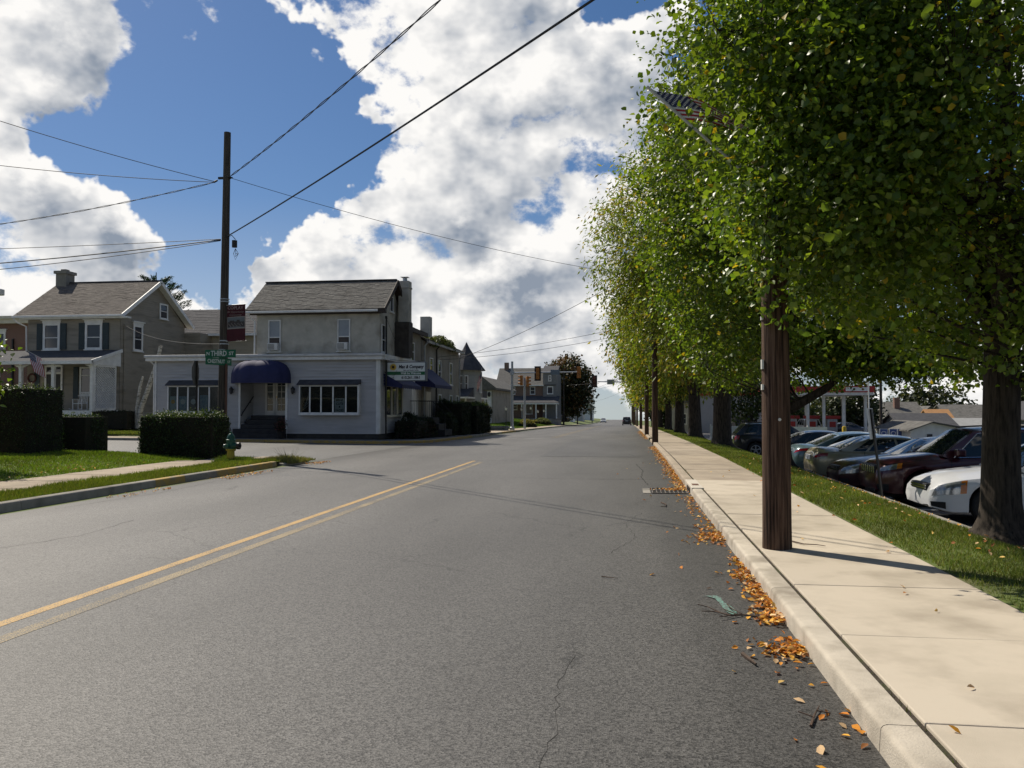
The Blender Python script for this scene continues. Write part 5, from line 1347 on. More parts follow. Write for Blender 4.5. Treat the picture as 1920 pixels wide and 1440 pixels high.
for z_, a_ in ((4.86, .66), (3.70, .68)): mb = MB(); mb.tube([(p2x + .05, p2y - .06, z_), (p2x + .1 + a_ + .05, p2y - .07, z_ + .03)], .012, 6); build('banner_arm', mb, galv, bn)
# street name blades
grn = pm('sign_green_sheet', (.006, .105, .055), (.008, .12, .062), 5, .4); lw = pm('sign_lettering', (.62, .66, .64), None, 5, .4)
s1 = thing('street_sign', 'green street name blade reading N THIRD ST', 'street sign', (p2x, p2y - .22, 3.2), 'street name blades on the grey pole')
mb = MB(); mb.box(-13.24, -12.21, p2y - .225, p2y - .221, 3.19, 3.44); build('blade', mb, grn, s1, bevel=.001)
text(s1, 'N', (-13.14, p2y - .227, 3.315), .15, lw, bold=.003); text(s1, 'THIRD', (-12.78, p2y - .227, 3.315), .235, lw, sx=.78, bold=.005); text(s1, 'ST', (-12.36, p2y - .227, 3.315), .15, lw, bold=.003)
mb = MB(); mb.box(p2x - .03, p2x + .15, p2y - .221, p2y - .1, 3.42, 3.46); build('bracket', mb, galv, s1)
s2 = thing('street_sign', 'green street name blade reading CHESTNUT ST below the first', 'street sign', (p2x, p2y - .2, 2.9), 'street name blades on the grey pole')
an = R(62); ux = Vector((math.cos(an), math.sin(an), 0)); c0 = Vector((-12.74, p2y - .25, 3.06))
c0.y = p2y - .30
mb = MB(); mb.obox(c0, ux * .47, Vector((-math.sin(an), math.cos(an), 0)) * .002, Vector((0, 0, .11))); build('blade', mb, grn, s2)
text(s2, 'CHESTNUT', tuple(c0 - ux * .09 + Vector((math.sin(an), -math.cos(an), 0)) * .004), .17, lw, rot=(R(90), 0, an), sx=.72, bold=.003); text(s2, 'ST', tuple(c0 + ux * .37 + Vector((math.sin(an), -math.cos(an), 0)) * .004), .11, lw, rot=(R(90), 0, an))
# stop sign seen nearly edge-on
ss = thing('stop_sign', 'back of a stop sign on a dark post above the corner hedge', 'sign', (-13.55, 24.6, 0))
mb = MB(); mb.bar((-13.55, 24.6, 0), (-13.55, 24.6, 3.1), .05, .05); build('post', mb, pm('dark_post', (.03, .024, .02), None, 4, .7), ss)
sa = R(65); sn = Vector((-math.cos(sa) , math.sin(sa) * 0 - .0, 0))
mb = MB(); e1 = Vector((math.cos(R(102)), math.sin(R(102)), 0)); nn = Vector((math.sin(R(102)), -math.cos(R(102)), 0)); oc = Vector((-13.58, 24.57, 2.72)); pts = [oc + e1 * (.41 * math.cos(R(22.5 + 45 * k))) + Vector((0, 0, .41 * math.sin(R(22.5 + 45 * k)))) for k in range(8)]
n0 = len(mb.v); mb.v = [tuple(p - nn * .002) for p in pts] + [tuple(p + nn * .002) for p in pts]; mb.f = [tuple(range(7, -1, -1)), tuple(range(8, 16))] + [(i, (i + 1) % 8, 8 + (i + 1) % 8, 8 + i) for i in range(8)]; mb.m = [0] * 10
build('plate', mb, pm('sign_back_grey', (.10, .10, .10), (.08, .08, .08), 4, .6), ss)

# fire hydrant
hy = thing('fire_hydrant', 'green and yellow fire hydrant on the grass by the left kerb', 'hydrant', (-10.72, 21.3, .1))
hc = (-10.72, 21.3, .1); hgr = pm('hydrant_green', (.008, .085, .05), (.006, .065, .04), 8, .4, .1, c3=(.02, .05, .035), s3=5); hye = pm('hydrant_yellow', (.42, .34, .03), (.33, .26, .03), 8, .55, .15, c3=(.16, .10, .03), s3=6)
mb = MB(); mb.lathe(hc, [(.15, 0), (.15, .05), (.105, .06), (.098, .34), (.135, .35), (.135, .385)], 20); build('barrel', mb, hye, hy, smooth=True, angle=35)
mb = MB(); mb.lathe(hc, [(.138, .386), (.14, .42), (.118, .43), (.118, .60), (.135, .61), (.135, .64), (.11, .65), (.098, .72), (.06, .79), (.03, .81), (.03, .86), (.0, .86)], 20); build('bonnet', mb, hgr, hy, smooth=True, angle=35)
mb = MB(); mb.tube([(hc[0] + .08, hc[1] - .03, .57), (hc[0] + .20, hc[1] - .03, .57)], .085, 14); build('pumper_nozzle', mb, hgr, hy, smooth=True)
mb = MB(); mb.tube([(hc[0] + .2, hc[1] - .03, .57), (hc[0] + .27, hc[1] - .03, .57)], .098, 14); mb.tube([(hc[0] + .27, hc[1] - .03, .57), (hc[0] + .31, hc[1] - .03, .57)], .03, 5); build('nozzle_cap', mb, black, hy, smooth=True)
mb = MB(); mb.tube([(hc[0] - .02, hc[1] - .1, .56), (hc[0] - .02, hc[1] - .2, .56)], .055, 12); mb.tube([(hc[0] - .02, hc[1] - .2, .56), (hc[0] - .02, hc[1] - .235, .56)], .062, 12); build('hose_nozzle', mb, hgr, hy, smooth=True)
mb = MB(); mb.tube([(hc[0] - .1, hc[1], .56), (hc[0] - .2, hc[1], .56)], .055, 12); build('hose_nozzle', mb, pm('chipped_white', (.6, .62, .6), (.02, .1, .07), 12, .5), hy, smooth=True)
for k in range(8): a = k * math.pi / 4; mb = MB(); mb.tube([(hc[0] + .12 * math.cos(a), hc[1] + .12 * math.sin(a), hc[2] + .33), (hc[0] + .12 * math.cos(a), hc[1] + .12 * math.sin(a), hc[2] + .41)], .012, 5); build('bolt', mb, hye, hy)

# ------------------------------------------------------------------ wires
wirem = pm('wire_black', (.015, .015, .016), None, 4, .6)
def wire(label, a, b, sag, r=.011, n=24, twist=False, group='overhead wires'):
    a = Vector(a); b = Vector(b); pts = []
    for i in range(n + 1):
        t = i / n; p = a.lerp(b, t); p.z -= sag * 4 * t * (1 - t); pts.append(p)
    mb = MB()
    if twist:
        for ph in (0, math.pi):
            q = []
            m_ = n * 5
            for i in range(m_ + 1):
                t = i / m_; p = a.lerp(b, t); p.z -= sag * 4 * t * (1 - t); an_ = t * (b - a).length * 3.0 + ph
                q.append(p + Vector((0, 0, 1)) * (.017 * math.sin(an_)) + Vector((.7, .7, 0)) * (.017 * math.cos(an_)))
            mb.tube(q, r, 5)
    else:
        mb.tube(pts, r, 6)
    o = build('overhead_wire', mb, wirem); setp(o, label, 'wire', group); return o
PT = (p2x + .2, p2y - .1, 8.95); PB = (p2x + .15, p2y - .1, 7.05)
wire('twisted overhead cable rising from the grey pole top bracket to the upper picture edge', PT, (1.5, 9.03, 9.3), .25, .011, 30, True)
wire('thick overhead cable rising from the splice box on the grey pole to the upper right', PB, (1.5, 9.03, 7.25), .10, .021, 30)
wire('thin overhead wire falling from the grey pole rightwards to the trees', PT, (1.24, 38.7, 7.6), .35, .009)
wire('uppermost overhead wire left of the grey pole', (p2x - .25, p2y - .14, 8.82), (-24.0, 15.6, 8.7 + 3.1), .35, .010)
wire('second overhead wire from the top left of the grey pole', (p2x - .25, p2y - .14, 8.80), (-27.0, 18.0, 9.8), .4, .010)
wire('twisted overhead cable sagging left from the grey pole bracket', (p2x - .25, p2y - .14, 8.8), (-45, 33, 10.0), 1.0, .010, 24, True)
wire('lower overhead wire left of the grey pole, topmost of the low bundle', (p2x - .1, p2y, 7.0), (-48, 26.0, 7.9), .35, .010)
wire('thick lower overhead cable sagging left of the grey pole', (p2x - .1, p2y, 6.98), (-48, 27, 7.3), .75, .018)
wire('lowest overhead cable left of the grey pole', (p2x - .1, p2y, 6.95), (-48, 28, 7.2), .9, .012)
wire('service wire from the grey pole to the olive house gable', (p2x - .1, p2y + .1, 3.65), (HX1, HY + .35, 6.9), .35, .010)
wire('far overhead wire running up the street above the turret house', (-12.3, 59.3, 5.2), (1.24, 38.7, 8.4), .35, .014, group='far street wires')
wire('second far overhead wire above the traffic signal', (-12.3, 52.5, 4.9), (1.24, 55.5, 7.3), .25, .012, group='far street wires')
wire('third far overhead wire above the traffic signal', (-12.3, 53.0, 4.75), (1.24, 55.5, 6.8), .3, .012, group='far street wires')
wire('service wire slung along the side wall of the shop', (-12.02, 40.25, 6.15), (-12.15, 43.9, 4.5), .15, .008)
for q, (a, b) in enumerate((((1.3, 84), (1.3, 118)), ((1.3, 118), (1.3, 150)), ((1.3, 150), (1.3, 185)))):
    wire('distant wire between the ' + ['fourth and fifth', 'fifth and sixth', 'sixth and seventh'][q] + ' right-hand poles', (a[0] - .15, a[1], gz(a[1]) + 9.5), (b[0] - .15, b[1], gz(b[1]) + 9.8), .5, .015, 12, group='far street wires')
for q, (ya, yb, za, zb_) in enumerate(((118, 138, 7.5, 6.8), (118, 176, 8.2, 6.5), (150, 176, 8.6, 6.9), (185, 250, 8.6, 6.2))):
    wire(['nearest', 'second', 'third', 'farthest'][q] + ' distant wire crossing the street beyond the signals', (1.2, ya, gz(ya) + za), (-10.6, yb, gz(yb) + zb_), .4, .016, 12, group='far street wires')

# ------------------------------------------------------------------ traffic signals
sig_or = pm('signal_orange', (.42, .16, .028), (.35, .13, .022), 5, .5); sig_bk = pm('signal_black', (.012, .012, .012), None, 5, .6)
def head(parent, c, face, housing, plate=None, lens=None, n=3, s_=.34, label=None):
    """three-section signal head; face = unit direction it shows its lenses"""
    c = Vector(c); fdir = Vector(face).normalized(); sd = Vector((0, 0, 1)).cross(fdir)
    mb = MB()
    for k in range(n): mb.obox(c + Vector((0, 0, (k - (n - 1) / 2) * s_)), sd * (s_ * .47), fdir * .12, Vector((0, 0, s_ * .48)))
    h_ = build('signal_head', mb, housing, parent, bevel=.02)
    for k in range(n):
        cc_ = c + Vector((0, 0, (k - (n - 1) / 2) * s_))
        mb = MB(); mb.tube([cc_ + fdir * .12, cc_ + fdir * .135], s_ * .38, 12); build('lens', mb, lens[k] if lens else sig_bk, h_)
        mb = MB(); m_ = 9
        for i in range(m_):
            a0 = math.pi * i / m_ * 1.1 - .16; a1 = math.pi * (i + 1) / m_ * 1.1 - .16
            p = [cc_ + fdir * d_ + (sd * math.cos(a_) + Vector((0, 0, math.sin(a_)))) * (s_ * .42) for a_, d_ in ((a0, .12), (a1, .12), (a1, .34), (a0, .34))]
            mb.face(p)
        build('visor', mb, housing, h_, recalc=False)
    if plate:
        mb = MB(); mb.obox(c - fdir * .05, sd * (s_ * .85), fdir * .008, Vector((0, 0, s_ * (n / 2) + .14))); build('backplate', mb, plate, h_)
    return h_
z73 = gz(73)
ts = thing('traffic_signal', 'grey signal mast with a long arm over the road and two orange signal heads', 'traffic signal', (-10.2, 73, z73), 'traffic signals at the crossing')
mb = MB(); mb.tube([(-10.2, 73, z73), (-10.2, 73, 5.75)], [.14, .10], 12); mb.lathe((-10.2, 73, z73 + .1), [(.22, 0), (.22, .25), (.15, .3)], 12); build('mast', mb, galv, ts, smooth=True)
mb = MB(); mb.tube([(-10.2, 73, 4.72), (-4.1, 73, 4.78)], [.085, .05], 10); mb.box(-10.35, -10.05, 72.85, 73.15, 4.55, 4.9); build('arm', mb, galv, ts, smooth=True)
head(ts, (-7.9, 73, 4.66), (.1, 1, 0), sig_or, sig_bk); head(ts, (-4.25, 73, 4.75), (.1, 1, 0), sig_or)
mb = MB(); mb.box(-6.75, -5.95, 72.88, 72.9, 4.55, 4.98); build('sign_back', mb, pm('sign_back_blue', (.17, .22, .27), None, 4, .5), ts)
z82 = gz(82)
ts = thing('traffic_signal', 'grey signal post with a cluster of orange side-facing heads on top', 'traffic signal', (-10.2, 82, z82), 'traffic signals at the crossing')
mb = MB(); mb.tube([(-10.2, 82, z82), (-10.2, 82, 4.6)], [.12, .10], 12); build('mast', mb, galv, ts, smooth=True)
head(ts, (-10.5, 81.9, 4.35), (-1, .15, 0), sig_or); head(ts, (-9.9, 81.9, 4.25), (.9, .35, 0), sig_or)
z90 = gz(92)
ts = thing('traffic_signal', 'signal mast on the right with a dark signal head facing us and a grey sign', 'traffic signal', (2.1, 92, z90), 'traffic signals at the crossing')
mb = MB(); mb.tube([(2.1, 92, z90), (2.1, 92, 5.2)], [.14, .10], 12); build('mast', mb, galv, ts, smooth=True)
mb = MB(); mb.tube([(2.1, 92, 4.42), (-3.3, 92, 4.52)], [.085, .05], 10); build('arm', mb, galv, ts, smooth=True)
dl = [pm('lens_red_off', (.16, .03, .025), None, 4, .3), pm('lens_amber_off', (.12, .05, .02), None, 4, .3), pm('lens_green_off', (.05, .03, .02), None, 4, .3)]
head(ts, (-3.65, 92, 4.55), (-.15, -1, 0), pm('signal_red_brown', (.10, .035, .025), None, 4, .6), sig_bk, [dl[2], dl[1], dl[0]], 3, .36)
mb = MB(); mb.box(-2.25, -1.42, 91.85, 91.87, 4.2, 4.75); sgn = build('sign_plate', mb, pm('sign_pale_grey', (.36, .39, .37), None, 4, .5), ts)
mb = MB()
for z_ in (4.55, 4.38): mb.box(-2.1, -1.57, 91.842, 91.849, z_ - .045, z_ + .045)
build('sign_lines', mb, pm('sign_dull_print', (.22, .25, .23), None, 40, .6), sgn, kind='stuff')

# ------------------------------------------------------------------ lawn lamps, low wall, bins
for q, (x_, y_, h_) in enumerate(((-13.25, 90, 2.15), (-13.2, 103, 2.15), (-14.6, 125, 2.15), (-12.0, 111, 2.1), (-12.9, 128, 2.1))):
    z_ = terr(x_, y_) - .05
    t = thing('lawn_lamp', ['nearest black lawn lamp post, left of the signal mast', 'second black lawn lamp post, right of the signal mast', 'lawn lamp post in front of the brick porch', 'lawn lamp post before the yellow shrubs', 'farthest lawn lamp post by the brick house door'][q], 'lamp post', (x_, y_, z_), 'lawn lamp posts')
    mb = MB(); mb.tube([(x_, y_, z_), (x_, y_, z_ + h_ - .4)], [.05, .035], 8); build('post', mb, black, t)
    mb = MB(); mb.lathe((x_, y_, z_ + h_ - .4), [(.05, 0), (.11, .06), (.13, .3)], 6); build('lamp_glass', mb, pm('frosted_glass%d' % q, (.62, .62, .58), None, 4, .3), t)
    mb = MB(); mb.lathe((x_, y_, z_ + h_ - .1), [(.15, 0), (.06, .1), (.01, .16)], 6); build('lamp_cap', mb, black, t)
lw_ = thing('low_wall', 'low stone retaining wall beside the lawn left of the signal mast', 'wall', (-11.5, 70, -.4))
random.seed(9)
for q in range(9):
    for r_ in range(2):
        x0 = -12.7 + q * .28 + (.12 if r_ else 0)
        mb = MB(); mb.box(x0, x0 + .26, 70.0 + random.uniform(-.03, .03), 70.5, -.42 + r_ * .25, -.19 + r_ * .25); build('stone', mb, pm('wall_stone%d%d' % (q, r_), (.16 + .1 * random.random(),) * 3, None, 5, .9), lw_, bevel=.03)
for q in range(2):
    x_ = -11.3 + q * .55; z_ = gz(131) + .1
    t = thing('wheeled_bin', ['grey wheeled bin on the far pavement, left one', 'grey wheeled bin on the far pavement, right one'][q], 'bin', (x_, 131, z_), 'wheeled bins')
    mb = MB(); mb.prism([(x_ - .22, z_ + .06), (x_ + .22, z_ + .06), (x_ + .28, z_ + 1.0), (x_ - .28, z_ + 1.0)], 'y', 130.7, 131.3); build('body', mb, pm('bin_grey%d' % q, (.2, .2, .21), None, 4, .6), t)
    mb = MB(); mb.box(x_ - .3, x_ + .3, 130.65, 131.35, z_ + 1.0, z_ + 1.07); build('lid', mb, black, t)
# birch stems between house and shop
birch = bpy.data.materials.new('birch_bark'); birch.use_nodes = True
_wood(birch, (.45, .43, .38), (.55, .52, .47), (.05, .045, .04))
birch.node_tree.nodes['Mapping'].inputs['Scale'].default_value = (2, 2, 9)
bt_ = thing('birch_stump', 'lopped pale birch with two bare leaning stems against the olive house', 'tree', (-28.3, 45, .6))
mb = MB(); mb.tube([(-28.4, 45, .4), (-28.25, 45, 1.6), (-27.75, 45, 2.9), (-27.3, 45, 4.2), (-27.05, 45, 5.25)], [.17, .14, .13, .12, .10], 10); build('trunk', mb, birch, bt_, smooth=True)
mb = MB(); mb.tube([(-28.5, 45.05, .4), (-28.55, 45.05, 1.6), (-28.35, 45.05, 2.9), (-28.2, 45.05, 3.45)], [.12, .10, .09, .05], 8); build('trunk', mb, birch, bt_, smooth=True)
# flag on the near pole, half hidden in the maple
flag('flag', 'stars and stripes flag on the near utility pole, poking out of the foliage', (1.40, 8.98, 3.95), (.22, 8.95, 5.07), (.27, 8.95, 5.02), (.62, 8.96, 4.69), (.85, -.1, -.1), .95, .07, .35, staff_r=.016)
# ------------------------------------------------------------------ foliage helpers
def leaf_mesh(name, P, Nn, T, L_, Wd, col, mat, parent=None, shape='leaf', kind=None, at=None):
    """P centres (n,3), Nn leaf normals, T leaf axes, L_ lengths, Wd widths, col (n,3): one small folded blade for each"""
    n = len(P)
    B_ = np.cross(Nn, T); B_ /= np.linalg.norm(B_, axis=1, keepdims=True) + 1e-9
    T = T / (np.linalg.norm(T, axis=1, keepdims=True) + 1e-9)
    L_ = L_[:, None]; Wd = Wd[:, None]
    if shape == 'leaf':        # six points: stem, two shoulders, two cheeks folded up a little, drooping tip
        pts = [P - T * L_ * .5, P - T * L_ * .12 + B_ * Wd * .5 + Nn * Wd * .14, P + T * L_ * .22 + B_ * Wd * .36 + Nn * Wd * .08, P + T * L_ * .5 - Nn * L_ * .10, P + T * L_ * .22 - B_ * Wd * .36 + Nn * Wd * .08, P - T * L_ * .12 - B_ * Wd * .5 + Nn * Wd * .14]
        tri = [(0, 1, 2), (0, 2, 3), (0, 3, 4), (0, 4, 5)]
    elif shape == 'diamond':
        pts = [P - T * L_ * .5, P + B_ * Wd * .5 + Nn * Wd * .12, P + T * L_ * .5 - Nn * L_ * .08, P - B_ * Wd * .5 + Nn * Wd * .12]
        tri = [(0, 1, 2), (0, 2, 3)]
    else:                      # blade
        pts = [P - B_ * Wd * .5, P + B_ * Wd * .5, P + T * L_]
        tri = [(0, 1, 2)]
    k = len(pts)
    V = np.stack(pts, 1).reshape(-1, 3)
    F = (np.arange(n)[:, None, None] * k + np.array(tri)[None]).reshape(-1, 3)
    me = bpy.data.meshes.new(name)
    org = np.array(origin_of(parent)) if parent is not None else (np.array(at) if at is not None else np.array([P[:, 0].mean(), P[:, 1].mean(), P[:, 2].min()]))
    V = V - org
    me.vertices.add(len(V)); me.vertices.foreach_set('co', V.astype(np.float32).ravel())
    me.loops.add(len(F) * 3); me.loops.foreach_set('vertex_index', F.astype(np.int32).ravel())
    me.polygons.add(len(F)); me.polygons.foreach_set('loop_start', np.arange(0, len(F) * 3, 3, dtype=np.int32))
    me.polygons.foreach_set('loop_total', np.full(len(F), 3, dtype=np.int32))
    me.update(calc_edges=True)
    a = me.attributes.new('tint', 'FLOAT_COLOR', 'POINT')
    c4 = np.ones((len(V), 4), np.float32); c4[:, :3] = np.repeat(np.clip(col, 0, 1), k, axis=0)
    a.data.foreach_set('color', c4.ravel())
    me.materials.append(mat)
    o = bpy.data.objects.new(name, me); COL.objects.link(o); ORG[o.name] = tuple(org)
    if parent is not None: o.parent = parent
    else: o.location = org
    if kind: o['kind'] = kind
    return o
def unit(v): return v / (np.linalg.norm(v, axis=-1, keepdims=True) + 1e-9)
leafm = attr_mat('leaf', .40, .42, .44, (1.4, 1.4, .5))
leafm2 = attr_mat('dense_leaf', .5, .3, .22, (1.2, 1.2, .6))
grassm = attr_mat('grass_blade', .55, .25, .30, (1.2, 1.25, .6))
litterm = attr_mat('dry_leaf', .7, .2, .15, (1.2, 1.0, .6))
bark = bpy.data.materials.new('bark'); bark.use_nodes = True
_wood(bark, (.045, .036, .028), (.075, .06, .047), (.014, .011, .009))
bark.node_tree.nodes['Mapping'].inputs['Scale'].default_value = (9, 9, 1.4)

def noise3(P, f, seed):
    """cheap smooth 3-D noise: sum of sines, about -1..1"""
    r = np.random.RandomState(seed); s = np.zeros(len(P))
    for _ in range(6):
        k = r.normal(size=3); k = k / np.linalg.norm(k) * f * r.uniform(.6, 1.6)
        s += np.sin(P @ k + r.uniform(0, 6.28))
    return s / 3.0

def tree(name, label, base, H, tr, cc_, rad, n_tw, per, leaf, cols, seed, group=None, gap=-.55, shape='leaf', trunk_top=.3, spread=.42, droop=.3, mat=None, low=None, limbs=9, lobes=.22, weights=None, extra_limbs=(), accents=None, clump=None, boughs=None, lobe_add=None, gf=None):
    """trunk with limbs, boughs and twigs; leaves stand round the twig ends inside an uneven crown"""
    rs = np.random.RandomState(seed); base = np.array(base, float); cc = np.array(cc_, float); rad = np.array(rad, float)
    t = thing(name, label, 'tree', tuple(base), group)
    # twig ends spread through the crown, denser near its skin
    q = unit(rs.normal(size=(n_tw * 5, 3))); rr = rs.uniform(.18, 1, len(q)) ** .42
    out = 1 + lobes * noise3(q * 3.0, 1.0, seed + 1) + .08 * noise3(q * 9.0, 1.0, seed + 2)
    E_ = cc + q * rad * (rr * out)[:, None]
    if low is not None: E_ = E_[E_[:, 2] > low + .5 * rs.uniform(-1, 1, len(E_))]
    g = noise3(E_, gf or 2.2 / rad.mean() * 2, seed + 3)
    E_ = E_[g > gap][:n_tw]
    if lobe_add:
        q = unit(rs.normal(size=(lobe_add[2], 3))); E_ = np.vstack([E_, np.array(lobe_add[0]) + q * np.array(lobe_add[1]) * (rs.uniform(.1, 1, len(q)) ** .5)[:, None]])
    # levels of wood
    trunk_z = base[2] + H * trunk_top
    fork = np.array([base[0] + rs.uniform(-.1, .1), base[1] + rs.uniform(-.1, .1), trunk_z])
    li = []
    for k in range(limbs):
        a = 2 * math.pi * k / limbs + rs.uniform(-.25, .25); el = rs.uniform(.15, 1.25)
        li.append(cc + rad * np.array([math.cos(a) * math.cos(el), math.sin(a) * math.cos(el), math.sin(el) * .9 - .1]) * rs.uniform(.5, .7))
    li = np.array(li)
    nb_ = boughs or limbs * 9
    bo = E_[rs.choice(len(E_), nb_, replace=False)]
    mb = MB()
    R0 = tr
    pts = [tuple(base + np.array([0, 0, -.2])), tuple(base + np.array([0, 0, .12])), tuple(base + np.array([0, 0, .5])), tuple(base * .5 + fork * .5), tuple(fork)]
    # trunk with root flare
    v = []; f = []; n = 18; zs = [-.15, 0, .08, .2, .4, .8, 1.2, trunk_z - base[2]]
    zs = sorted(set([z for z in zs if z <= trunk_z - base[2]]))
    for z in zs:
        s_ = z / max(.5, (trunk_z - base[2])); r_ = R0 * (1.0 - .12 * s_) * (1 + .55 * math.exp(-max(z, -.1) * 7))
        for k in range(n):
            a = 2 * math.pi * k / n; fl = 1 + (.13 * math.exp(-max(z, 0) * 4) + .035) * math.sin(5 * a + seed) + .03 * math.sin(9 * a + z * 2)
            c0_ = base + (fork - base) * max(0, s_)
            v.append((c0_[0] + r_ * fl * math.cos(a), c0_[1] + r_ * fl * math.sin(a), base[2] + z))
    for i in range(len(zs) - 1):
        for k in range(n): f.append((i * n + k, i * n + (k + 1) % n, (i + 1) * n + (k + 1) % n, (i + 1) * n + k))
    nv = len(mb.v); mb.v += v; mb.f += [tuple(nv + i for i in q_) for q_ in f]; mb.m += [0] * len(f)
    def curve(a, b, r0, r1, sag, n_=5, sides=7):
        a = np.array(a); b = np.array(b); p = []
        for i in range(n_ + 1):
            s_ = i / n_; m_ = a + (b - a) * s_; m_[2] += sag * math.sin(math.pi * s_); m_[:2] += (0 if i in (0, n_) else 1) * rs.uniform(-.05, .05, 2) * np.linalg.norm(b - a) * .5
            p.append(tuple(m_))
        mb.tube(p, [r0 + (r1 - r0) * (i / n_) for i in range(n_ + 1)], sides, cap=False); return p
    limb_pts = []
    for k, e in enumerate(li):
        st = base + (fork - base) * rs.uniform(.82, 1.0)
        limb_pts += [(np.array(p), .09 * R0 / .25) for p in curve(st, e, R0 * rs.uniform(.38, .52), R0 * .14, rs.uniform(-.1, .35), 6, 9)[2:]]
    for a, b, r0 in extra_limbs:
        limb_pts += [(np.array(p), .05) for p in curve(a, b, r0, r0 * .4, -.18, 7, 9)[2:]]
    top = cc + np.array([rs.uniform(-.4, .4), rs.uniform(-.4, .4), rad[2] * .75]); limb_pts += [(np.array(p), .08) for p in curve(fork, top, R0 * .6, R0 * .1, 0, 7, 9)[1:]]
    LP = np.array([p for p, _ in limb_pts]); bough_pts = []
    for e in bo:
        d = np.linalg.norm(LP - e, axis=1) + 2.0 * np.maximum(0, LP[:, 2] - e[2]); s0 = LP[d.argmin()]
        bough_pts += [np.array(p) for p in curve(s0, e, R0 * .12, R0 * .035, -.08, 4, 5)[1:]]
    BP = np.vstack([LP, np.array(bough_pts)])
    for e in E_[::2]:
        d = np.linalg.norm(BP - e, axis=1); s0 = BP[d.argmin()]
        if d.min() > .05: curve(s0, e, R0 * .032, R0 * .012, -.03, 2, 3)
    build('trunk', mb, bark, t, smooth=True, recalc=False, angle=80)
    # leaves
    m_ = len(E_); idx = np.repeat(np.arange(m_), per); n_l = len(idx)
    off = rs.normal(size=(n_l, 3)) * np.array([spread, spread, spread * .72]) * .5
    P = E_[idx] + off
    if low is not None: keep = P[:, 2] > low - .15; P = P[keep]; idx = idx[keep]; n_l = len(P)
    outd = unit(P - cc); Nn = unit(rs.normal(size=(n_l, 3)) * .75 + np.array([0, 0, .75]) + outd * .35)
    T = unit(unit(P - E_[idx]) * .6 + rs.normal(size=(n_l, 3)) * .6 + outd * .3 + np.array([0, 0, -droop])); T = unit(T - Nn * np.sum(T * Nn, 1, keepdims=True) * .8)
    L_ = leaf[0] * rs.uniform(.45, 1.45, n_l); Wd = L_ * (leaf[1] / leaf[0]) * rs.uniform(.75, 1.2, n_l)
    cols = np.array(cols, float); k = rs.choice(len(cols), n_l, p=weights); C = cols[k] * rs.uniform(.75, 1.25, (n_l, 1)) * rs.uniform(.7, 1.3, (m_, 1))[idx]
    if clump is not None:     # turned boughs: whole clumps of autumn colour
        cl = noise3(E_, clump[1], seed + 9)[idx] > clump[2]; cl &= rs.uniform(size=n_l) < .75
        C[cl] = np.array(clump[0]) * rs.uniform(.7, 1.25, (cl.sum(), 1))
    if accents is not None:
        for (pt, r_, c_) in accents:
            d = np.linalg.norm(P - np.array(pt), axis=1) < r_ * rs.uniform(.5, 1.1, n_l); C[d] = np.array(c_) * rs.uniform(.7, 1.2, (d.sum(), 1))
    leaf_mesh('crown', P, Nn, T, L_, Wd, C, mat or leafm, t, shape, 'stuff')
    return t
G1, G2, G3, YE, OR = (.118, .176, .020), (.075, .130, .016), (.175, .235, .028), (.40, .29, .03), (.45, .21, .03)
VX = 4.25
# the near maple: bright towards the road, dark towards us
tree('maple_tree', 'broad green maple with a thick trunk on the near right verge', (4.72, 11.4, .0), 11, .228, (4.6, 10.75, 6.0), (4.3, 4.45, 4.3), 2700, 64, (.066, .06), [G1, G2, G3, YE], 11, 'street trees along the right verge', gap=-.12, gf=3.0, low=1.95, trunk_top=.24, spread=.42, weights=[.45, .33, .2, .02], limbs=10, lobes=.09, lobe_add=((2.05, 8.4, 4.35), (1.25, 1.1, 2.0), 420), accents=[((3.05, 9.6, 4.35), .32, YE), ((3.9, 9.2, 4.2), .22, OR), ((3.6, 8.5, 5.1), .3, YE)], extra_limbs=[((4.72, 11.4, 1.9), (6.7, 10.6, 2.9), .11)])
tree('linden_tree', 'green street tree with a low forked limb behind the thick near pole', (4.35, 24.6, -.05), 13, .27, (4.4, 24.4, 7.4), (4.2, 4.6, 5.6), 1900, 46, (.10, .09), [G1, G2, G3, YE], 23, 'street trees along the right verge', gap=-.2, gf=2.4, low=2.2, trunk_top=.2, spread=.5, weights=[.4, .35, .22, .03], limbs=10, lobes=.16, extra_limbs=[((4.35, 24.6, 1.5), (6.3, 24.0, 2.9), .17)], lobe_add=((6.8, 23.6, 3.15), (2.6, 1.5, .75), 480))
LG, LY = (.140, .18, .028), (.30, .25, .035)
locs = [('honey locust with feathery yellowing foliage, third street tree from the front', (4.2, 38.2, -.15), 14.2, .42, (3.5, 38.2, 8.2), (4.7, 5.2, 5.9), 1900, 36),
        ('honey locust with yellow-green foliage, fourth street tree from the front', (4.15, 52.5, -.3), 13.5, .40, (3.7, 52.5, 7.6), (4.6, 5.6, 5.6), 1500, 28),
        ('honey locust on a mulch mound, fifth street tree from the front', (3.95, 65.5, -.42), 13.0, .38, (3.6, 65.5, 7.2), (4.5, 6.0, 5.4), 1300, 22),
        ('street tree beyond the mulch mound, sixth from the front', (3.9, 82, -.6), 12, .34, (3.6, 82, 6.6), (4.2, 6.0, 5.0), 1000, 18),
        ('street tree second from the far end of the row', (3.9, 102, -.9), 12, .34, (3.6, 102, 6.0), (4.0, 6.0, 5.0), 700, 11),
        ('street tree at the far end of the row before the crest', (3.9, 128, -1.3), 12, .34, (3.6, 128, 5.3), (3.9, 6.0, 5.0), 600, 10)]
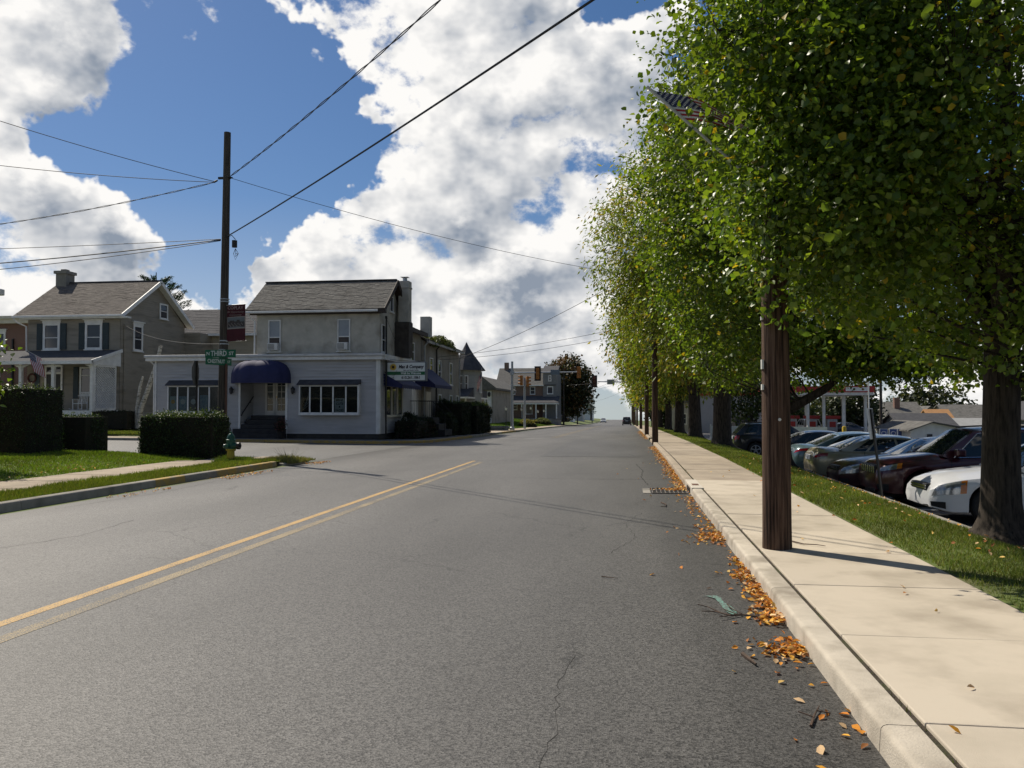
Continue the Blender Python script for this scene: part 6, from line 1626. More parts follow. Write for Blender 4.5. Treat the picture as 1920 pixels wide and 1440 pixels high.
for q, (lab, b_, h_, tr_, c_, r_, ntw, per) in enumerate(locs):
    far = q > 2
    tree('honey_locust' if q < 3 else 'street_tree', lab, b_, h_, tr_, c_, r_, ntw, per, (.22 + .05 * q, .07 + .026 * q), [LG, G1, G3, LY], 31 + q, 'street trees along the right verge', gap=-.3, gf=1.8, shape='diamond', low=b_[2] + 2.4, trunk_top=.2, spread=.82 + .08 * q, droop=.75, weights=[.42, .2, .18, .2], limbs=8, lobes=.24, clump=((.34, .24, .035), .9, .75))
# ------------------------------------------------------------------ other trees, hedges, shrubs
tree('autumn_maple', 'large dark tree turning orange-brown on top, left of the road', (-11.4, 150, gz(150) + .8), 11, .4, (-11.2, 150, 5.2), (4.6, 4.8, 5.7), 900, 16, (.42, .40), [(.05, .055, .02), (.035, .045, .015), (.12, .065, .02), (.16, .10, .025)], 51, gap=-.65, shape='diamond', low=-.2, trunk_top=.2, spread=1.1, weights=[.4, .35, .17, .08], limbs=8, lobes=.15, accents=[((-11.5, 149, 9.8), 2.2, (.17, .085, .02)), ((-13.8, 148, 7.6), 1.6, (.20, .12, .025)), ((-9.3, 149, 8.8), 1.5, (.13, .075, .02))], mat=leafm2)
def conifer(label, base, H, rad, seed, whorls=16, per=46, name='pine_tree'):
    """pine: straight stem, whorls of upturned boughs clothed with needle tufts"""
    rs = np.random.RandomState(seed); base = np.array(base, float); t = thing(name, label, 'tree', tuple(base)); mb = MB()
    mb.tube([tuple(base), tuple(base + np.array([0, 0, H]))], [.22, .04], 8); Pts = []; Dr = []
    for k in range(whorls):
        z = H * (.22 + .74 * k / whorls); rr = rad * (1 - (k / whorls) ** 2.0 * .7) * rs.uniform(.75, 1.15)
        for a in range(5):
            an_ = a * 1.2566 + k * .6 + rs.uniform(-.3, .3); r_ = rr * rs.uniform(.7, 1.1)
            s_ = base + np.array([0, 0, z]); e = s_ + np.array([math.cos(an_) * r_, math.sin(an_) * r_, r_ * .35])
            mb.tube([tuple(s_), tuple((s_ + e) / 2 - np.array([0, 0, .1 * r_])), tuple(e)], [.05, .035, .012], 4, cap=False)
            for _ in range(per):
                q = rs.uniform(.3, 1.05); p = s_ + (e - s_) * q + rs.normal(size=3) * .16 * (1.1 - q * .5); Pts.append(p); Dr.append((e - s_) / r_ + rs.normal(size=3) * .5 + np.array([0, 0, .4]))
    build('trunk', mb, bark, t, recalc=False)
    P = np.array(Pts); T = unit(np.array(Dr)); Nn = unit(np.cross(T, rs.normal(size=P.shape)))
    C = np.array([(.022, .045, .018)]) * rs.uniform(.6, 1.7, (len(P), 1))
    leaf_mesh('needles', P, Nn, T, rs.uniform(.25, .5, len(P)), rs.uniform(.04, .09, len(P)), C, leafm2, t, 'diamond', 'stuff')
conifer('dark pine top showing behind the olive house roof', (-47.5, 78, .8), 14.6, 5.4, 61, 20, 110)
conifer('slim dark conifer beside the far houses near the crest', (-12.8, 290, -2.6), 8.5, 2.2, 62, 14, 30, 'conifer_tree')
def hedge(label, x0, x1, y0, y1, z0, z1, n, seed, name='hedge', leafs=(.05, .03), cols=((.020, .040, .012), (.030, .055, .014), (.012, .026, .009)), bulge=.09, group='clipped hedges', tip=(.085, .125, .02), rnd=.32):
    rs = np.random.RandomState(seed); t = thing(name, label, name, ((x0 + x1) / 2, (y0 + y1) / 2, z0), group)
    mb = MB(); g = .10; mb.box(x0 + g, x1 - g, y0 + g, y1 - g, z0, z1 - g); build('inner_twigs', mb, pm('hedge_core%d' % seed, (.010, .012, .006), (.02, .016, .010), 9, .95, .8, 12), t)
    lx, ly, lz = x1 - x0, y1 - y0, z1 - z0
    ar = np.array([lx * ly, lx * lz, lx * lz, ly * lz, ly * lz]); k = rs.choice(5, n, p=ar / ar.sum()); u = rs.uniform(0, 1, (n, 3)); P = np.empty((n, 3)); O = np.zeros((n, 3))
    P[:] = np.array([x0, y0, z0]) + u * np.array([lx, ly, lz])
    for face, ax, val, sg in ((0, 2, z1, 1), (1, 1, y0, -1), (2, 1, y1, 1), (3, 0, x0, -1), (4, 0, x1, 1)):
        m_ = k == face; P[m_, ax] = val; O[m_, ax] = sg
    # soften the edges and make the clipped faces uneven
    c = np.array([(x0 + x1) / 2, (y0 + y1) / 2, (z0 + z1) / 2]); hf = np.array([lx, ly, lz]) / 2; q = np.clip(P - c, -(hf - rnd), hf - rnd); d = (P - c) - q; dn = np.linalg.norm(d, axis=1, keepdims=True)
    lowm = (P[:, 2] < c[2]); dd = np.where(lowm[:, None], d * np.array([1, 1, 0]), d); dn = np.linalg.norm(dd, axis=1, keepdims=True); P2 = c + q + np.where(dn > 1e-6, dd / (dn + 1e-9) * np.minimum(dn, rnd), 0); P2[lowm, 2] = P[lowm, 2]
    P = P2 + O * (bulge * noise3(P, 3.0, seed))[:, None] + rs.normal(size=(n, 3)) * .035 - O * rs.uniform(0, .10, (n, 1))
    Nn = unit(O + rs.normal(size=(n, 3)) * .8); T = unit(rs.normal(size=(n, 3)) + np.array([0, 0, .5])); cols = np.array(cols); C = cols[rs.choice(len(cols), n)] * rs.uniform(.6, 1.5, (n, 1))
    tp = (k == 0) & (rs.uniform(size=n) < .6); C[tp] = np.array(tip) * rs.uniform(.6, 1.3, (tp.sum(), 1)); P[tp, 2] += rs.uniform(0, .05, tp.sum()) + .12 * (rs.uniform(size=tp.sum()) < .06) + .06 * noise3(P[tp], 2.2, seed + 5)  # leaf highlights on the hedge top, put into the leaf colour
    leaf_mesh('leaves', P, Nn, T, leafs[0] * rs.uniform(.7, 1.4, n), leafs[1] * rs.uniform(.7, 1.4, n), C, leafm2, t, 'diamond', 'stuff'); return t
hedge('dark clipped hedge in front of the tall grey pole', -14.65, -12.15, 23.05, 24.3, .08, 1.42, 16000, 71)
hedge('small dark clipped hedge between the two bigger hedges', -18.4, -16.15, 22.9, 24.2, .2, 1.42, 9000, 72, rnd=.5)
hedge('tall dark clipped hedge at the left picture edge', -23, -16.25, 20.5, 22.2, .2, 2.22, 22000, 73)
dk = ((.010, .020, .008), (.016, .030, .010), (.022, .026, .012))
hedge('low dark shrubs along the shop side wall', -11.9, -10.6, 41.0, 45.2, .1, 1.0, 9000, 74, 'shrub', (.09, .06), dk + ((.05, .02, .018),), .2, 'shrubs along the left buildings', (.02, .035, .012), .4)
hedge('dark clipped shrub beside the shop stoop', -11.7, -10.4, 48.0, 50.0, .0, 1.05, 5000, 78, 'shrub', (.09, .06), dk, .2, 'shrubs along the left buildings', (.03, .05, .015), .4)
hedge('square dark hedge in front of the stucco row building', -11.9, -10.2, 50.8, 53.6, -.1, 1.95, 9000, 75, 'hedge', (.09, .06), dk, .1, 'shrubs along the left buildings', (.03, .05, .015), .25)
hedge('long dark yew hedge beyond the square one', -11.8, -9.85, 54.0, 59.5, -.15, 1.85, 14000, 76, 'hedge', (.10, .06), dk, .15, 'shrubs along the left buildings', (.085, .13, .025), .45)
hedge('dark bush behind the small clipped hedge at the olive house corner', -31, -28.6, 44.2, 45.2, .4, 1.5, 4000, 77, 'shrub', (.1, .06), dk, .2, 'shrubs along the left buildings', (.03, .05, .015), .4)
def dome_shrub(label, c, r, h, n, cols, seed, group='mounded shrubs on the lawn'):
    rs = np.random.RandomState(seed); t = thing('mound_shrub', label, 'shrub', c, group); q = unit(rs.normal(size=(n, 3))); q[:, 2] = np.abs(q[:, 2])
    P = np.array(c) + q * np.array([r, r, h]) * (rs.uniform(.75, 1.0, (n, 1)) + .06 * noise3(q * 4, 1, seed)[:, None]); Nn = unit(q + rs.normal(size=(n, 3)) * .7); T = unit(rs.normal(size=(n, 3)) + np.array([0, 0, .6]))
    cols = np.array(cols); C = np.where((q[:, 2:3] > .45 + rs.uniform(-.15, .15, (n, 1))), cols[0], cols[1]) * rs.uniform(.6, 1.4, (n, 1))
    leaf_mesh('leaves', P, Nn, T, rs.uniform(.10, .2, n), rs.uniform(.06, .1, n), C, leafm2, t, 'diamond', 'stuff')
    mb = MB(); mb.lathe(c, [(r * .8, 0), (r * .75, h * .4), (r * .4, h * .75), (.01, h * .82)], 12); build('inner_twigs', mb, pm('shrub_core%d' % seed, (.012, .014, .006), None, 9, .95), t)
dome_shrub('yellow-topped mounded shrub right of the signal posts', (-11.7, 96.5, terr(-11.7, 96.5) - .05), 1.15, 1.05, 2500, [(.28, .24, .03), (.02, .03, .01)], 81)
dome_shrub('green-topped mounded shrub nearer the brick house', (-12.2, 119, terr(-12.2, 119) - .05), 1.3, 1.0, 2500, [(.16, .18, .03), (.02, .03, .01)], 82)
dome_shrub('low yellow shrub between the two mounded shrubs', (-13.3, 118, terr(-13.3, 118) - .05), .8, .5, 1200, [(.26, .23, .03), (.03, .04, .012)], 83)
pot = thing('flower_pot', 'potted dusky red plant beside the shop steps', 'plant', (-17.05, 39.1, .12))
mb = MB(); mb.lathe((-17.05, 39.05, .12), [(.14, 0), (.2, .3), (.18, .3)], 12); build('pot', mb, black, pot)
rs = np.random.RandomState(5); q = unit(rs.normal(size=(700, 3))); P = np.array([-17.05, 39.05, .75]) + q * np.array([.36, .3, .42]) * rs.uniform(.3, 1, (700, 1)); leaf_mesh('leaves', P, unit(q + rs.normal(size=q.shape)), unit(rs.normal(size=q.shape)), np.full(700, .07), np.full(700, .05), np.where(rs.uniform(size=(700, 1)) < .3, np.array([(.16, .05, .05)]), np.array([(.03, .03, .016)])), leafm2, pot, 'diamond', 'stuff')
# sapling leaning in at the left edge
tree('sapling', 'bright green sapling leaves at the far left picture edge', (-14.9, 17.1, .25), 3.2, .03, (-14.75, 17.0, 2.5), (.75, .6, .9), 45, 16, (.12, .09), [(.13, .19, .03), (.09, .15, .02)], 91, gap=-2, low=1.5, trunk_top=.5, spread=.4, limbs=4, lobes=.1, boughs=8)
# vines on the row-building roof edge
rs = np.random.RandomState(8); n = 2200; P = np.stack([rs.uniform(-12.6, -11.85, n), rs.uniform(50.2, 56.5, n), rs.uniform(5.7, 6.15, n)], 1); P[:, 2] += .25 * noise3(P, 1.6, 4)
o = leaf_mesh('roof_vine', P, unit(rs.normal(size=P.shape) + np.array([0, 0, .6])), unit(rs.normal(size=P.shape)), np.full(n, .16), np.full(n, .12), np.array([(.10, .12, .04)]) * rs.uniform(.5, 1.6, (n, 1)), leafm2, None, 'diamond'); setp(o, 'green vine growing along the row building roof edge', 'vine', kind='stuff')

# ------------------------------------------------------------------ grass
def grass(label, n, fx, fz, hh, seed, cols=((.11, .165, .022), (.16, .20, .03), (.20, .21, .045)), wd=.007, name='grass'):
    rs = np.random.RandomState(seed); X, Y = fx(rs, n); Z = np.array([fz(a, b) for a, b in zip(X, Y)]); n = len(X); P = np.stack([X, Y, Z - .005], 1)
    T = unit(rs.normal(size=(n, 3)) * np.array([.45, .45, .1]) + np.array([0, 0, 1.0])); Nn = unit(np.stack([rs.normal(size=n), rs.normal(size=n), np.zeros(n)], 1))
    d = np.sqrt(X * X + Y * Y); cols = np.array(cols); C = cols[rs.choice(len(cols), n)] * rs.uniform(.6, 1.35, (n, 1)); pt = noise3(np.stack([X, Y, X * 0], 1), 2.2, seed); C *= (1 + .22 * pt)[:, None]; dry = rs.uniform(size=n) < .06 + .10 * (pt > .7); C[dry] = np.array((.24, .20, .08)) * rs.uniform(.6, 1.2, (dry.sum(), 1))
    H_ = hh * rs.uniform(.5, 1.5, n) * (1 + .35 * noise3(np.stack([X, Y, X * 0], 1), 4.0, seed + 1)); W_ = wd * rs.uniform(.7, 1.4, n) * np.maximum(1, d / 9)
    o = leaf_mesh(name, P, Nn, T, np.maximum(H_, .015), W_, C, grassm, None, 'blade', 'stuff'); setp(o, label, 'grass', kind='stuff'); return o
def rect(x0, x1, y0, y1, pw=1.0):
    def f_(rs, n): return rs.uniform(x0, x1, n), y0 + (y1 - y0) * rs.uniform(0, 1, n) ** pw
    return f_
grass('bright mown grass on the right verge beside the sidewalk', 110000, rect(2.86, 4.76, 3.5, 34, 1.6), verge_z, .055, 101)
grass('mown grass on the right verge further up the street', 26000, rect(2.88, 4.76, 34, 110, 1.3), verge_z, .06, 102)
grass('bright green lawn behind the left sidewalk', 95000, rect(-20, -12.42, 10, 23.4), lawn_z, .06, 103, ((.13, .215, .02), (.18, .265, .026), (.16, .21, .028)))
grass('weedy grass strip along the left kerb', 42000, rect(-10.78, -9.63, 9, 22.0), lverge_z, .075, 104, ((.16, .21, .026), (.22, .24, .035), (.12, .17, .024)))
grass('tufts of dry weeds round the broken kerb corner', 4500, rect(-10.6, -9.2, 21.9, 23.6), lambda x, y: .06, .12, 105, ((.10, .13, .03), (.22, .19, .07), (.16, .16, .05)))
grass('long weeds round the hydrant foot', 2600, rect(-11.05, -10.2, 20.85, 21.6), lverge_z, .16, 106, ((.10, .16, .025), (.13, .18, .03)))
grass('small lawn in front of the olive house', 26000, rect(-31, -24.6, 39.8, 45.0), lambda x, y: terr(x, y) - .05, .09, 107)
grass('sloping lawn before the brick porch house', 40000, rect(-20, -11.4, 70.6, 131, 1.2), lambda x, y: terr(x, y) - .05, .10, 108, ((.085, .16, .02), (.12, .19, .024)))
grass('tiny weeds in the sidewalk joint along the kerb', 700, rect(1.325, 1.362, 2.5, 22, 1.4), lambda x, y: gz(y) + .112, .022, 109, ((.10, .13, .03), (.14, .15, .05)), .005)
# spiky weed by the broken kerb
mb = MB(); rs = np.random.RandomState(4)
for q in range(26):
    a = rs.uniform(0, 6.28); r_ = rs.uniform(.1, .45); mb.tube([(-9.55, 22.45, .05), (-9.55 + .5 * r_ * math.cos(a), 22.45 + .5 * r_ * math.sin(a), .22), (-9.55 + r_ * math.cos(a), 22.45 + r_ * math.sin(a), rs.uniform(.25, .5))], [.006, .004, .002], 3, cap=False)
o = build('roadside_weed', mb, pm('weed_stem', (.12, .14, .05), (.18, .15, .07), 8, .8), None, recalc=False); setp(o, 'spindly weed growing at the broken kerb end', 'weed')

# ------------------------------------------------------------------ fallen leaves and twigs
LC = np.array([(.66, .27, .035), (.74, .38, .05), (.55, .20, .03), (.78, .52, .16), (.36, .15, .05), (.70, .48, .26)])
def litter(label, clusters, seed, zf=lambda x, y: gz(y), size=.054, name='fallen_leaves'):
    rs = np.random.RandomState(seed); Pp = []
    for (x0, x1, y0, y1, n, pile) in clusters:
        x = x1 - (x1 - x0) * np.abs(rs.normal(size=n)) * .45; y = rs.uniform(y0, y1, n) if y1 - y0 > 1.4 else rs.normal((y0 + y1) / 2, (y1 - y0) / 4, n); x = np.clip(x, x0 - .15, x1)
        z = np.array([zf(a, b) for a, b in zip(x, y)]) + .012 + pile * rs.uniform(0, 1, n) * np.exp(-((x - x1) / (.5 * (x1 - x0) + .01)) ** 2); Pp.append(np.stack([x, y, z], 1))
    P = np.vstack(Pp); n = len(P); Nn = unit(rs.normal(size=(n, 3)) * .42 + np.array([0, 0, 1])); T = unit(rs.normal(size=(n, 3)) * np.array([1, 1, .2])); T = unit(T - Nn * np.sum(T * Nn, 1, keepdims=True))
    C = LC[rs.choice(len(LC), n)] * rs.uniform(.65, 1.2, (n, 1)); o = leaf_mesh(name, P, Nn, T, size * rs.uniform(.6, 1.3, n), size * .7 * rs.uniform(.6, 1.2, n), C, litterm, None, 'leaf', 'stuff'); setp(o, label, 'leaves', kind='stuff'); return o
litter('orange leaves gathered in the gutter along the right kerb', [(.82, 1.13, 5.42, 5.92, 150, .03), (.95, 1.14, 6.3, 8.35, 420, .04), (1.03, 1.14, 8.2, 9.3, 45, .02), (.80, 1.14, 9.9, 11.0, 230, .04), (.85, 1.14, 11.0, 15.6, 130, .01), (.55, 1.12, 16.2, 16.75, 160, .03), (.86, 1.14, 16.8, 22, 380, .03), (.88, 1.14, 22, 36, 800, .04), (.75, 1.14, 3.4, 5.2, 22, .0), (-.1, 1.14, 4.0, 26, 50, 0), (.8, 1.14, 47, 75, 700, .05)], 121)
litter('scattered leaves on the right verge grass', [(2.9, 4.7, 4, 26, 230, 0)], 122, lambda x, y: verge_z(x, y) + .05)
litter('brown leaves on the left gutter and lawn edge', [(-9.4, -8.8, 17.6, 19.8, 130, .02), (-9.4, -8.9, 13.5, 15.5, 50, .01), (-9.3, -8.7, 22.4, 23.6, 110, .03)], 123)
litter('few dry leaves lying on the sidewalk slabs', [(1.4, 2.8, 3, 20, 22, 0), (-14.0, -12.3, 12, 20, 60, 0)], 124, lambda x, y: .135 if x > 0 else .19)
def twig(label, pts, r, branches=(), z=.01):
    mb = MB(); mb.tube([(x, y, z + q * .004) for q, (x, y) in enumerate(pts)], [r * (1 - .6 * i / (len(pts) - 1)) for i in range(len(pts))], 5)
    for b in branches: mb.tube([(x, y, z + .012 + .004 * q) for q, (x, y) in enumerate(b)], r * .5, 4)
    o = build('fallen_twig', mb, pm('twig_' + str(len(MT)), (.10, .065, .045), (.06, .04, .028), 14, .9)); setp(o, label, 'twig', 'fallen twigs'); return o
twig('forked twig lying across the green paint mark in the right gutter', [(.98, 6.55), (.86, 6.58), (.78, 6.52), (.66, 6.62), (.56, 6.6)], .009, [[(.86, 6.58), (.80, 6.72), (.78, 6.85)], [(.78, 6.52), (.68, 6.44)], [(.70, 6.6), (.62, 6.75), (.55, 6.8)], [(.82, 6.56), (.74, 6.68)]])
twig('pale stubby stick on the asphalt below the green mark', [(.73, 5.55), (.76, 5.42), (.78, 5.32)], .016)
twig('curled twig just below the storm drain', [(.55, 14.2), (.62, 13.9), (.60, 13.6), (.52, 13.5)], .012)
twig('short twig on the sidewalk right of the thick pole', [(1.78, 9.45), (1.86, 9.25), (1.98, 9.2), (2.05, 9.1)], .008, z=.14)
twig('knotted twig among stray leaves at the bottom of the gutter', [(.90, 4.35), (.95, 4.5), (1.0, 4.62)], .008, [[(.93, 4.45), (.87, 4.5)], [(.97, 4.54), (1.03, 4.5)]])
twig('thin dark twig lying in the middle of the right lane', [(-.25, 7.9), (-.17, 7.85), (-.1, 7.8)], .006)
# surveyor's green spray mark
gm = paint('spray_green', (.13, .27, .22), .66, (.085, .09, .085))
v = []; f = []; path = [(.64, 7.22), (.70, 7.23), (.745, 7.15), (.755, 7.0), (.78, 6.85), (.80, 6.72), (.81, 6.62)]
for i, (x, y) in enumerate(path):
    w_ = .03 + .012 * math.sin(i * 1.7); v += [(x - w_, y - .02, .0075), (x + w_, y + .02, .0075)]
for i in range(len(path) - 1): f.append((2 * i, 2 * i + 1, 2 * i + 3, 2 * i + 2))
o = link_mesh('spray_mark', v, f, gm, None, False, False); setp(o, 'faint green spray-paint mark on the asphalt near the gutter', 'paint mark')
# ================================================================== parked cars
rubber = pm('tyre_rubber', (.012, .012, .012), (.02, .02, .02), 20, .85, .2)
alloy = pm('alloy_wheel', (.42, .43, .44), (.36, .37, .38), 6, .35, metal=.8)
car_glass = glass_mat('car_glass', (.012, .018, .018), .02)
lamp_clear = pm('lamp_clear', (.36, .38, .39), (.12, .13, .14), 9, .12, metal=.5, coat=.8)
lamp_red = pm('lamp_red', (.28, .012, .018), (.20, .008, .012), 10, .15, coat=.6); lamp_amber = pm('lamp_amber', (.55, .17, .02), None, 8, .2, coat=.5)
chrome = pm('chrome', (.62, .63, .64), None, 4, .12, metal=1.0)
plate_m = pm('number_plate', (.55, .57, .62), (.48, .5, .55), 30, .5)
trim_b = pm('black_trim', (.014, .014, .015), None, 6, .55)
def car(label, paint_c, loc, rot, sp, front=True, group='cars in the parking lot', cat='car', name='parked_car', detail=True):
    pc = pm('car_paint_' + label[:18], paint_c, tuple(c * .93 for c in paint_c), 3, sp.get('rough', .28), metal=sp.get('metal', .3), spec=.5, coat=.7)
    t = thing(name, label, cat, (0, 0, 0), group)
    L_, W_, H_ = sp['L'], sp['W'], sp['H']; hw = W_ / 2
    KZS, KZT, KW, KZB = sp['zs'], sp['zt'], sp['w'], sp['zb']; xw = sp['wheels']; rw = sp['rw']; ra = rw + .055
    I = lambda K, x: float(np.interp(x, [a for a, _ in K], [b for _, b in K]))
    def sm(K, x, e=.07): return (I(K, x - e) + 2 * I(K, x) + I(K, x + e)) / 4
    st = set(np.linspace(0, L_, 30).tolist() + [.02, .05, .09, L_ - .02, L_ - .05, L_ - .09])
    for x0 in xw:
        st |= set((x0 + ra * math.cos(a)) for a in np.linspace(0, math.pi, 13)); st |= {x0 - ra - .004, x0 + ra + .004}
    st = sorted(st)
    def ring(x, r_, side=1, off=0.0):
        """point on the body skin: x along the car, r_ 0 sill .. 6 centre line"""
        w = sm(KW, x) * hw; zs = sm(KZS, x); zt = sm(KZT, x); zb = I(KZB, x)
        for x0 in xw:
            if abs(x - x0) < ra: zb = max(zb, rw + math.sqrt(max(0, ra * ra - (x - x0) ** 2)))
        pts = [(w * .90, zb), (w * .985, zb + .03), (w * 1.0, zb + .45 * (zs - zb)), (w * .985, zs - .12 * (zs - .3)), (w * .94, zs), (w * .60, zs + (zt - zs) * .8), (0, zt)]
        nrm = [(.6, -.6), (1, -.1), (1, 0), (.95, .25), (.6, .8), (.15, 1), (0, 1)]
        i = min(5, int(r_)); k = r_ - i
        y = pts[i][0] * (1 - k) + pts[i + 1][0] * k + off * (nrm[i][0] * (1 - k) + nrm[i + 1][0] * k); z = pts[i][1] * (1 - k) + pts[i + 1][1] * k + off * (nrm[i][1] * (1 - k) + nrm[i + 1][1] * k)
        nl = max(0.0, 1 - x / .55) ** 1.5; tl_ = max(0.0, 1 - (L_ - x) / .45) ** 1.5; rk = abs(r_ - 2.0) / 4.0
        sx_ = nl * (sp.get('nose', .15) * rk ** 1.3 + (.05 if r_ < 1 else 0)) - tl_ * (sp.get('tailr', .10) * rk ** 1.3 + (.04 if r_ < 1 else 0))
        return (x + sx_ - L_ / 2, side * y, z)
    mb = MB(); RR = [0, 1, 2, 2.5, 3, 3.5, 4, 4.5, 5, 6]; K = 2 * len(RR) - 1
    for x in st:
        mb.v += [ring(x, r_, 1) for r_ in RR] + [ring(x, r_, -1) for r_ in RR[-2::-1]]
    for i in range(len(st) - 1):
        for k in range(K - 1): mb.f.append((i * K + k, i * K + k + 1, (i + 1) * K + k + 1, (i + 1) * K + k))
    mb.f.append(tuple(range(K))); e = (len(st) - 1) * K; mb.f.append(tuple(e + k for k in range(K - 1, -1, -1))); mb.m = [0] * len(mb.f)
    body = build('body', mb, pc, t, smooth=True, angle=32)
    mb = MB(); mb.box(-L_ / 2 + .25, L_ / 2 - .25, -hw * .70, hw * .70, .20, .62); mb.box(-L_ / 2 + .12, L_ / 2 - .12, -hw * .62, hw * .62, .24, .5); build('underbody', mb, trim_b, t)
    # cabin
    a0, a1, b1, b0 = sp['cab']; zf, zr = I(KZT, a0) - .01, I(KZT, b0) - .01; wb = hw * .90; wr = hw * sp.get('roofw', .70); HR = H_ - .055
    def cab(s_, t_, side=1, off=0.0):
        xf = a0 + (a1 - a0) * t_; xr = b0 + (b1 - b0) * t_; x = xf + (xr - xf) * s_; z0 = zf + (zr - zf) * s_; z0 = min(z0, sm(KZS, a0 + (b0 - a0) * s_) + .0) if 0 < s_ < 1 else z0
        ztop = HR - .05 * (2 * s_ - 1) ** 2 * (1.0 if s_ < .5 else sp.get('rdrop', 1.0))
        return (x - L_ / 2, side * (wb + (wr - wb) * t_ ** 1.25 + off), z0 - .03 * (1 - t_) + (ztop - z0 + .03 * (1 - t_)) * t_ + off * .3)
    NS, TT = 14, [0, .25, .5, .75, .92, 1.0]
    mb = MB(); cols_ = []
    for i in range(NS + 1):
        s_ = i / NS; rowp = [cab(s_, q, 1) for q in TT]; x, y, z = rowp[-1]; crown = .055
        rowp += [(x, y * k, z + crown * (1 - k * k)) for k in (.75, .4, 0)]
        rowp += [(p[0], -p[1], p[2]) for p in rowp[-2::-1]]; mb.v += rowp; K = len(rowp)
    for i in range(NS):
        for k in range(K - 1): mb.f.append((i * K + k, i * K + k + 1, (i + 1) * K + k + 1, (i + 1) * K + k))
    mb.f.append(tuple(range(K))); e = NS * K; mb.f.append(tuple(e + k for k in range(K - 1, -1, -1))); mb.m = [0] * len(mb.f)
    build('cabin', mb, pc, t, smooth=True, angle=35)
    def screen(nm, s_, t0, t1, u1, bul):
        mb = MB(); n1_, n2_ = 8, 6
        for j in range(n2_ + 1):
            q = t0 + (t1 - t0) * j / n2_; p = cab(s_, q)
            for i in range(n1_ + 1):
                u = -u1 + 2 * u1 * i / n1_; mb.v.append((p[0] + bul * (.012 + .05 * (1 - u * u)), p[1] * u, p[2] + .012 + .04 * (1 - u * u) * q))
        for j in range(n2_):
            for i in range(n1_): k = j * (n1_ + 1) + i; mb.f.append((k, k + 1, k + n1_ + 2, k + n1_ + 1))
        mb.m = [0] * len(mb.f); build(nm, mb, car_glass, t, smooth=True, recalc=False)
    screen('windshield', 0.0, .05, .95, .92, -1); screen('rear_window', 1.0, .12, .92, .86, 1)
    for side in (1, -1):
        for (s0, s1) in sp['side_windows']:
            mb = MB(); n1_ = 6
            for j, q in enumerate((.12, .5, .88)):
                for i in range(n1_ + 1): mb.v.append(cab(s0 + (s1 - s0) * i / n1_, q, side, .006))
            for j in range(2):
                for i in range(n1_): k = j * (n1_ + 1) + i; mb.f.append((k, k + 1, k + n1_ + 2, k + n1_ + 1))
            mb.m = [0] * len(mb.f); build('side_window', mb, car_glass, t, smooth=True, recalc=False)
        if sp.get('chrome_line'):
            mb = MB(); mb.tube([cab(q, .08, side, .008) for q in np.linspace(.06, .94, 12)], .011, 5); mb.tube([cab(.06, q, side, .008) for q in (.08, .4, .7, .9)] + [cab(q, .92, side, .008) for q in np.linspace(.1, .94, 10)], .010, 5); build('chrome_trim', mb, chrome, t)
    def patch(nm, x0, x1, r0, r1, side, m_, off=.006, nx=5, nr=4, skew=0.0, parent=None, taper=0.0):
        mb = MB()
        for j in range(nr + 1):
            rr = r0 + (r1 - r0) * j / nr; sh = skew * (j / nr); tp = taper * (1 - j / nr) * (x1 - x0)
            for i in range(nx + 1): mb.v.append(ring(min(L_ - .001, max(.001, x0 + sh + (x1 - x0 - tp) * i / nx)), rr, side, off))
        for j in range(nr):
            for i in range(nx): k = j * (nx + 1) + i; mb.f.append((k, k + 1, k + nx + 2, k + nx + 1))
        mb.m = [0] * len(mb.f); return build(nm, mb, m_, parent or t, smooth=True, recalc=False)
    for side in (1, -1):
        hl = sp['head']; h_ = patch('headlight', hl[0], hl[1], hl[2], hl[3], side, lamp_clear, .010, skew=hl[4]); patch('indicator', hl[1] - .09 + hl[4] * .5, hl[1] + .01 + hl[4] * .5, hl[2], hl[3], side, lamp_amber, .013, 2, 3, parent=h_, skew=hl[4] * .5)
        tl = sp['tail']; patch('taillight', L_ - tl[0], L_ - .004, tl[1], tl[2], side, lamp_red, .010, skew=-.03)
        if detail:
            for xs_ in sp['doors']: patch('door_gap', xs_, xs_ + .012, 1.0, 3.95, side, trim_b, .0025, 1, 10)
            for xs_ in sp['handles']: patch('door_handle', xs_, xs_ + .19, 3.15, 3.32, side, pc, .022, 3, 1)
            mx_ = a0 + .28 - L_ / 2; mb = MB(); mb.box(mx_ - .08, mx_ + .1, side * (hw * .97), side * (hw * .97 + .21), zf - .03, zf + .13); build('wing_mirror', mb, pc, t, bevel=.035)
            patch('sill_trim', xw[0] + ra + .03, xw[1] - ra - .03, .2, 1.2, side, trim_b, .004, 10, 2)
    # nose and tail furniture
    xn, xt = -L_ / 2, L_ / 2
    g_ = sp['grille']; mb = MB(); gx = xn + sp.get('gx', .035); mb.box(gx, gx + .2, -g_[0], g_[0], g_[1], g_[2]); gr = build('grille', mb, trim_b, t, bevel=.02)
    if sp.get('slats') == 'vertical':
        for k in range(7): yy = -g_[0] * .86 + k * g_[0] * 1.72 / 6; mb = MB(); mb.box(gx - .016, gx + .002, yy - .012, yy + .012, g_[1] + .02, g_[2] - .02); build('grille_slot', mb, chrome, gr, bevel=.01)
    else:
        for k in range(2): zz = g_[1] + (g_[2] - g_[1]) * (k + 1) / 3; mb = MB(); mb.box(gx - .012, gx + .002, -g_[0] * .95, g_[0] * .95, zz - .012, zz + .012); build('grille_bar', mb, chrome, gr)
    mb = MB(); mb.box(xn + .07, xn + .2, -hw * .40, hw * .40, .27, .38); build('lower_intake', mb, trim_b, t, bevel=.015)
    for side in (1, -1):
        patch('fog_recess', .02, .22, 1.15, 1.75, side, trim_b, .006, 3, 2)
